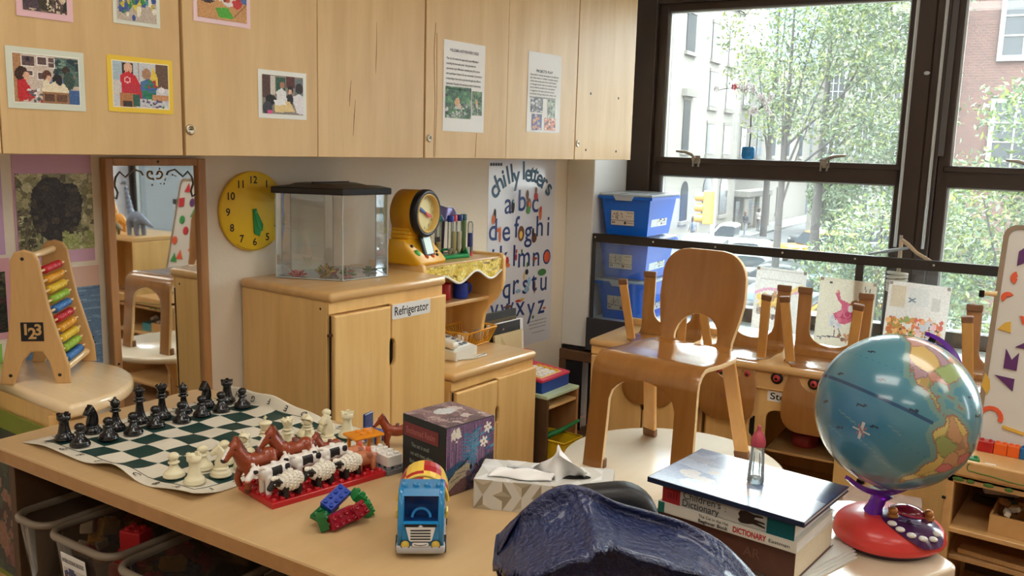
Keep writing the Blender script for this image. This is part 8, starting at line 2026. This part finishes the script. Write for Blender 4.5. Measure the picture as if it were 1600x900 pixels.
LEAFS = []
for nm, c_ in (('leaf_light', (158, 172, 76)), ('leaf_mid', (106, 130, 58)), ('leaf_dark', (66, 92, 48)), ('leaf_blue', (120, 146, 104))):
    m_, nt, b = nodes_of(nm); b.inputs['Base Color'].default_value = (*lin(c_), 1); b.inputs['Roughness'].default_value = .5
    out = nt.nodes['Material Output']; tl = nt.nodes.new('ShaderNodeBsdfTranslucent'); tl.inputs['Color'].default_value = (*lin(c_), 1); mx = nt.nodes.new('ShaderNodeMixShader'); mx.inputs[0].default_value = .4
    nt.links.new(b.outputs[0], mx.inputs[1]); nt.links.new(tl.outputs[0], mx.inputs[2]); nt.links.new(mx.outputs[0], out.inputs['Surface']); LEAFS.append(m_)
BARK = mat('bark', (66, 58, 54), .9, noise=.3, nscale=4)
def tree(lab, u, v, zg, blobs, n, size, trunk, seed, mats=None, lean=0.0, cat='tree', name='tree'):
    """blobs: (du, dv, z, ru, rv, rz) leaf masses; each leaf a small folded blade"""
    t = thing(name, lab, cat, wp(u, v, zg), WA, None)
    g = np.random.RandomState(seed); vol = np.array([b[3]*b[4]*b[5] for b in blobs])**.7; pick = g.choice(len(blobs), n, p=vol/vol.sum())
    B = np.array(blobs)[pick]; d = g.normal(size=(n, 3)); d /= np.linalg.norm(d, axis=1)[:, None]; r = (.35+.65*g.uniform(size=(n, 1))**.5)*(1+.12*g.normal(size=(n, 1)))
    c = B[:, :3]+d*r*B[:, 3:6]; c[:, 2] -= zg
    a = g.normal(size=(n, 3)); a /= np.linalg.norm(a, axis=1)[:, None]; b = np.cross(a, g.normal(size=(n, 3))); b /= np.linalg.norm(b, axis=1)[:, None]
    s = size*g.uniform(.6, 1.4, size=(n, 1)); q = np.cross(a, b)
    V_ = np.stack([c-a*s, c+b*s*.42+q*s*.15, c+a*s, c-b*s*.42+q*s*.15], 1).reshape(-1, 3)
    me = bpy.data.meshes.new('foliage'); me.from_pydata(V_.tolist(), [], [(4*i, 4*i+1, 4*i+2, 4*i+3) for i in range(n)])
    for m_ in (mats or LEAFS): me.materials.append(m_)
    me.polygons.foreach_set('material_index', g.choice(len(mats or LEAFS), n, p=None).astype(np.int32)); me.update(); link('foliage', me, t)
    if trunk:
        k = MB(); top = max(b_[2] for b_ in blobs)-zg
        pts = [Vector((0, 0, 0)), Vector((lean*.3, 0, top*.35)), Vector((lean*.7, .1, top*.65)), Vector((lean, 0, top))]
        k.tube(pts, [trunk, trunk*.8, trunk*.55, trunk*.15], 10); k.build('trunk', BARK, t)
        for i, b_ in enumerate(blobs[:6]):
            k = MB(); e = Vector((b_[0], b_[1], b_[2]-zg)); s0 = pts[1].lerp(pts[2], (i % 3)/3); k.tube([s0, s0.lerp(e, .5)+Vector((0, 0, .4)), e+Vector((0, 0, b_[5]*.5))], [trunk*.35, trunk*.22, trunk*.07], 6); k.build('branch', BARK, t)
    return t
tree('large light green street tree left of the mullion, with pale trunk', -6.0, 28, GZO, [(-.2, 0, 4.2, 1.6, 1.5, 1.2), (1.7, .2, 4.9, 1.8, 1.6, 1.2), (3.4, 0, 4.2, 1.4, 1.5, 1.3), (.9, .3, 2.6, 1.6, 1.5, .9), (2.9, -.2, 2.2, 1.7, 1.5, 1.0), (1.0, 0, 6.4, 2.0, 1.8, 1.3), (3.4, .2, 6.6, 1.9, 1.6, 1.3), (-.5, .2, 2.6, .7, .9, .8)], 8500, .085, .15, 3)
tree('dense green tree close to the building, filling the right window', 1.6, 12.5, GZO, [(-.6, 0, .5, 1.0, 1.1, 1.0), (.7, .2, .9, 1.1, 1.0, .8), (.1, .3, 2.1, .9, 1.0, .6), (1.9, 0, .2, 1.3, 1.2, 1.2), (1.7, .2, 2.2, 1.1, 1.0, .7), (0, -.2, -.9, 1.3, 1.2, .8), (-.9, .3, -.6, .7, .8, .7), (2.4, 0, 3.2, .9, .9, .6)], 12000, .055, .11, 4, None, .4)
tree('leafy green tree top below the window, left of the mullion', -.9, 16, GZO, [(0, 0, -.3, 1.2, 1.1, .8), (.9, .2, .3, .9, .9, .8), (-.8, 0, -1.0, .9, .9, .6), (.4, 0, -1.4, 1.5, 1.2, .8), (1.5, 0, -.6, .9, .9, .9)], 8000, .06, .1, 5)
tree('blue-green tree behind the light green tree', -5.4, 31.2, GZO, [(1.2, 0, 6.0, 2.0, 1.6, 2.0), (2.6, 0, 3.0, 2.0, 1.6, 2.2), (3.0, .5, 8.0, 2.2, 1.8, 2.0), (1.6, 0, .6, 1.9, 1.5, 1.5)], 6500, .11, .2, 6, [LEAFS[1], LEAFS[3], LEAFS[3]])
tree('small round street tree beside the taxi', -6.6, 40, GZO, [(0, 0, -1.0, 1.0, 1.0, 1.0), (.5, 0, -.2, .8, .8, .7), (-.5, 0, -.4, .7, .7, .7)], 2200, .12, .1, 7, [LEAFS[1], LEAFS[2], LEAFS[3]])
tree('bare branching street tree in front of the stone entrance', -12.6, 51, GZO, [(0, 0, 3.5, 2.0, 1.8, 1.6), (-1, 0, 6.0, 2.0, 1.8, 1.5), (1.5, 0, 6.0, 2.0, 1.8, 1.5), (-1.5, 0, 8.5, 2.4, 1.8, 1.5), (.5, 0, 10.5, 2.4, 1.8, 1.5)], 1500, .16, .22, 8, [LEAFS[0], LEAFS[3]])
tree('green tree at the right edge, in front of the brick house', 4.6, 20, GZO, [(0, 0, 1.5, 1.8, 1.5, 1.5), (-1.2, 0, 3.0, 1.3, 1.2, .9), (1, 0, 4.2, 1.6, 1.5, 1.2), (-1.6, 0, .2, 1.5, 1.3, 1.0)], 4200, .12, .16, 9)

# vehicles
TYR = mat('car_tyre', (40, 40, 42), .8); CGL = mat('car_glass', (60, 70, 80), .1); 
def car(name, lab, u, v, rz, c_, kind='sedan', group='vehicles in the street'):
    t = thing(name, lab, 'car' if name != 'pickup_truck' else 'truck', wp(u, v, GZO+.0), WA+rz, group)
    bodyc = mat('car_paint', c_, .25, coat=.5)
    L, W, H = 4.6, 1.8, 1.45
    if kind == 'suv': H = 1.75
    if kind == 'pickup': L, W, H = 5.4, 1.95, 1.85
    h0, h1 = .32, H*.56
    low = [(-L/2, h0), (L/2, h0), (L/2, h1*.86), (L/2-.15, h1), (L*.22, h1+.05), (-L*.42, h1+.05), (-L/2, h1*.9)]
    SMx = frame((0, 0, 0), (1, 0, 0), (0, 0, 1), (0, -1, 0))
    m = MB(); m.prism(low, -W/2, W/2, SMx, 0, .10, 3, True); b = m.build('body', bodyc, t)
    if kind == 'pickup': cab = [(-.3, h1), (1.15, h1), (.55, H-.06), (.35, H), (-.2, H), (-.42, H-.08)]
    elif kind == 'suv': cab = [(-L*.46, h1), (L*.2, h1), (L*.07, H-.06), (L*.02, H), (-L*.4, H), (-L*.45, H-.1)]
    else: cab = [(-L*.36, h1), (L*.2, h1), (L*.06, H-.05), (L*.0, H), (-L*.18, H), (-L*.24, H-.05)]
    m = MB(); m.prism(cab, -W*.42, W*.42, SMx, 0, .06, 3, True); m.build('cab', bodyc, b)
    sc = [((x-.1)*.9+.06, h1+(z-h1)*.84) for x, z in cab]
    m = MB(); m.prism(sc, -W*.428, W*.428, SMx); m.build('side_windows', CGL, b)
    x0, x1 = cab[1][0], cab[2][0]
    m = MB(); m.add([(x0-.02, -W*.37, h1+.08), (x0-.02, W*.37, h1+.08), (x1+.05, W*.35, H-.1), (x1+.05, -W*.35, H-.1)], [(0, 1, 2, 3)], T(.06, 0, .03)); m.build('windscreen', CGL, b)
    for sx in (-L*.31, L*.31):
        for sy in (-1, 1): m = MB(); m.cyl((sx, sy*(W/2-.2), .33), (sx, sy*(W/2+.01), .33), .33, None, 18); m.build('wheel', TYR, t)
    for sy in (-1, 1): m = MB(); m.ell((L/2-.02, sy*W*.36, h1*.76), (.06, .2, .1), None, 0, 10, 8); m.build('headlight', mat('headlight_glass', (240, 240, 236), .2), t)
    m = MB(); m.ab((L/2-.04, -.55, h0+.06), (L/2+.03, .55, h0+.22)); m.build('bumper_grille', TYR, t)
    if kind == 'pickup': m = MB(); m.ab((-L/2+.1, -W*.42, h1+.02), (-.5, W*.42, h1+.06)); m.build('bed_opening', TYR, t)
    return t
car('pickup_truck', 'white pickup truck driving along the street', -13.6, 47.6, R(186), (240, 242, 244), 'pickup')
tx = car('taxi', 'yellow taxi coming up the street', -8.6, 47, R(225), (220, 150, 20), 'suv')
m = MB(); m.box((-.3, 0, 1.84), (.3, .9, .16), .04, 2); m.build('roof_sign', WHITEP, tx)
car('car', 'white car parked beyond the guard rail', -11.6, 42.0, R(200), (232, 236, 238))
car('car', 'dark grey car behind the taxi', -9.6, 55, R(225), (90, 96, 104))
car('car', 'dark car nearest the small tree', -6.6, 52, R(240), (70, 78, 84), 'suv')
car('car', 'silver car parked below the guard rail, left', -9.6, 36.5, R(185), (190, 196, 200))
car('car', 'black car parked below the guard rail, middle', -7.6, 33.5, R(185), (50, 54, 60))
car('car', 'pale blue car parked below the guard rail, right', -5.4, 31, R(190), (150, 168, 186))
car('taxi', 'yellow taxi seen through the guard behind the pictures', -3.6, 27, R(190), (216, 150, 20))
# traffic light
t = thing('traffic_light', 'yellow three-lamp traffic light hanging over the street', 'traffic light', wp(-5.93, 20, GZO), WA)
TLY = mat('signal_yellow', (220, 160, 40), .4)
m = MB(); m.cyl((.05, .3, 0), (.05, .3, 5.2), .06, None, 10); m.build('pole', mat('pole_grey', (206, 212, 216), .5), t)
m = MB(); m.box((0, 0, -.18-GZO), (.26, .22, .92), .03, 2); hb = m.build('housing', TLY, t)
for i in range(3):
    m = MB(); m.cyl((-.13, 0, .10-.29*i-GZO), (-.36, -.02, .10-.29*i-GZO), .125, .12, 16); m.build('visor', TLY, hb)
    m = MB(); m.cyl((-.362, -.02, .10-.29*i-GZO), (-.366, -.02, .10-.29*i-GZO), .10, None, 14); m.build('lens', mat('lens_dark', (70, 60, 50), .3), hb)
# passers-by
def person(lab, u, v, rz, top, legs, hair):
    t = thing('person', lab, 'person', wp(u, v, GZO+.145), WA+rz, 'passers-by')
    L = [('e', (0, 0, 1.60), (.085, .10, .12)), ('c', (0, 0, 1.40), (0, 0, 1.52), .06, .055), ('e', (0, 0, 1.22), (.12, .19, .24)), ('e', (0, 0, .95), (.12, .16, .16))]
    for s_ in (-1, 1): L += [('c', (0, s_*.2, 1.36), (.02, s_*.25, 1.08), .055, .045), ('c', (.02, s_*.25, 1.08), (.12*s_, s_*.23, .84), .043, .034), ('e', (.13*s_, s_*.23, .79), (.035, .025, .06)), ('c', (0, s_*.09, .92), (.10*s_, s_*.10, .50), .085, .06), ('c', (.10*s_, s_*.10, .50), (.06*s_-.05, s_*.10, .08), .06, .045), ('c', (.06*s_-.06, s_*.10, .05), (.06*s_+.12, s_*.10, .04), .045, .035)]
    me = creature(L, lambda c: 0 if c.z > 1.47 or (c.z < .88 and abs(c.y) > .2) else (1 if c.z > .9 else 2), [mat('skin', (206, 160, 132), .6), mat('top', top, .8), mat('trousers', legs, .8)], .022, 3)
    link('body', me, t)
    m = MB(); m.ell((-.02, 0, 1.645), (.098, .112, .105), None, 0, 14, 10); m.ell((-.06, 0, 1.54), (.06, .10, .14), None, 0, 12, 8); m.build('hair', mat('hair', hair, .8), t)
person('person with brown hair and dark top walking by the stone entrance', -15.9, 58.5, R(60), (60, 64, 84), (150, 160, 176), (120, 84, 60))
person('person in pale clothes walking behind the brown-haired one', -16.2, 63, R(80), (214, 206, 200), (110, 110, 120), (60, 46, 40))
person('person in blue standing by the white building', -16.6, 49.5, R(20), (120, 140, 170), (80, 88, 104), (50, 40, 36))
person('person in grey standing beside the one in blue', -16.9, 50.4, R(-30), (160, 160, 168), (70, 76, 90), (90, 70, 50))
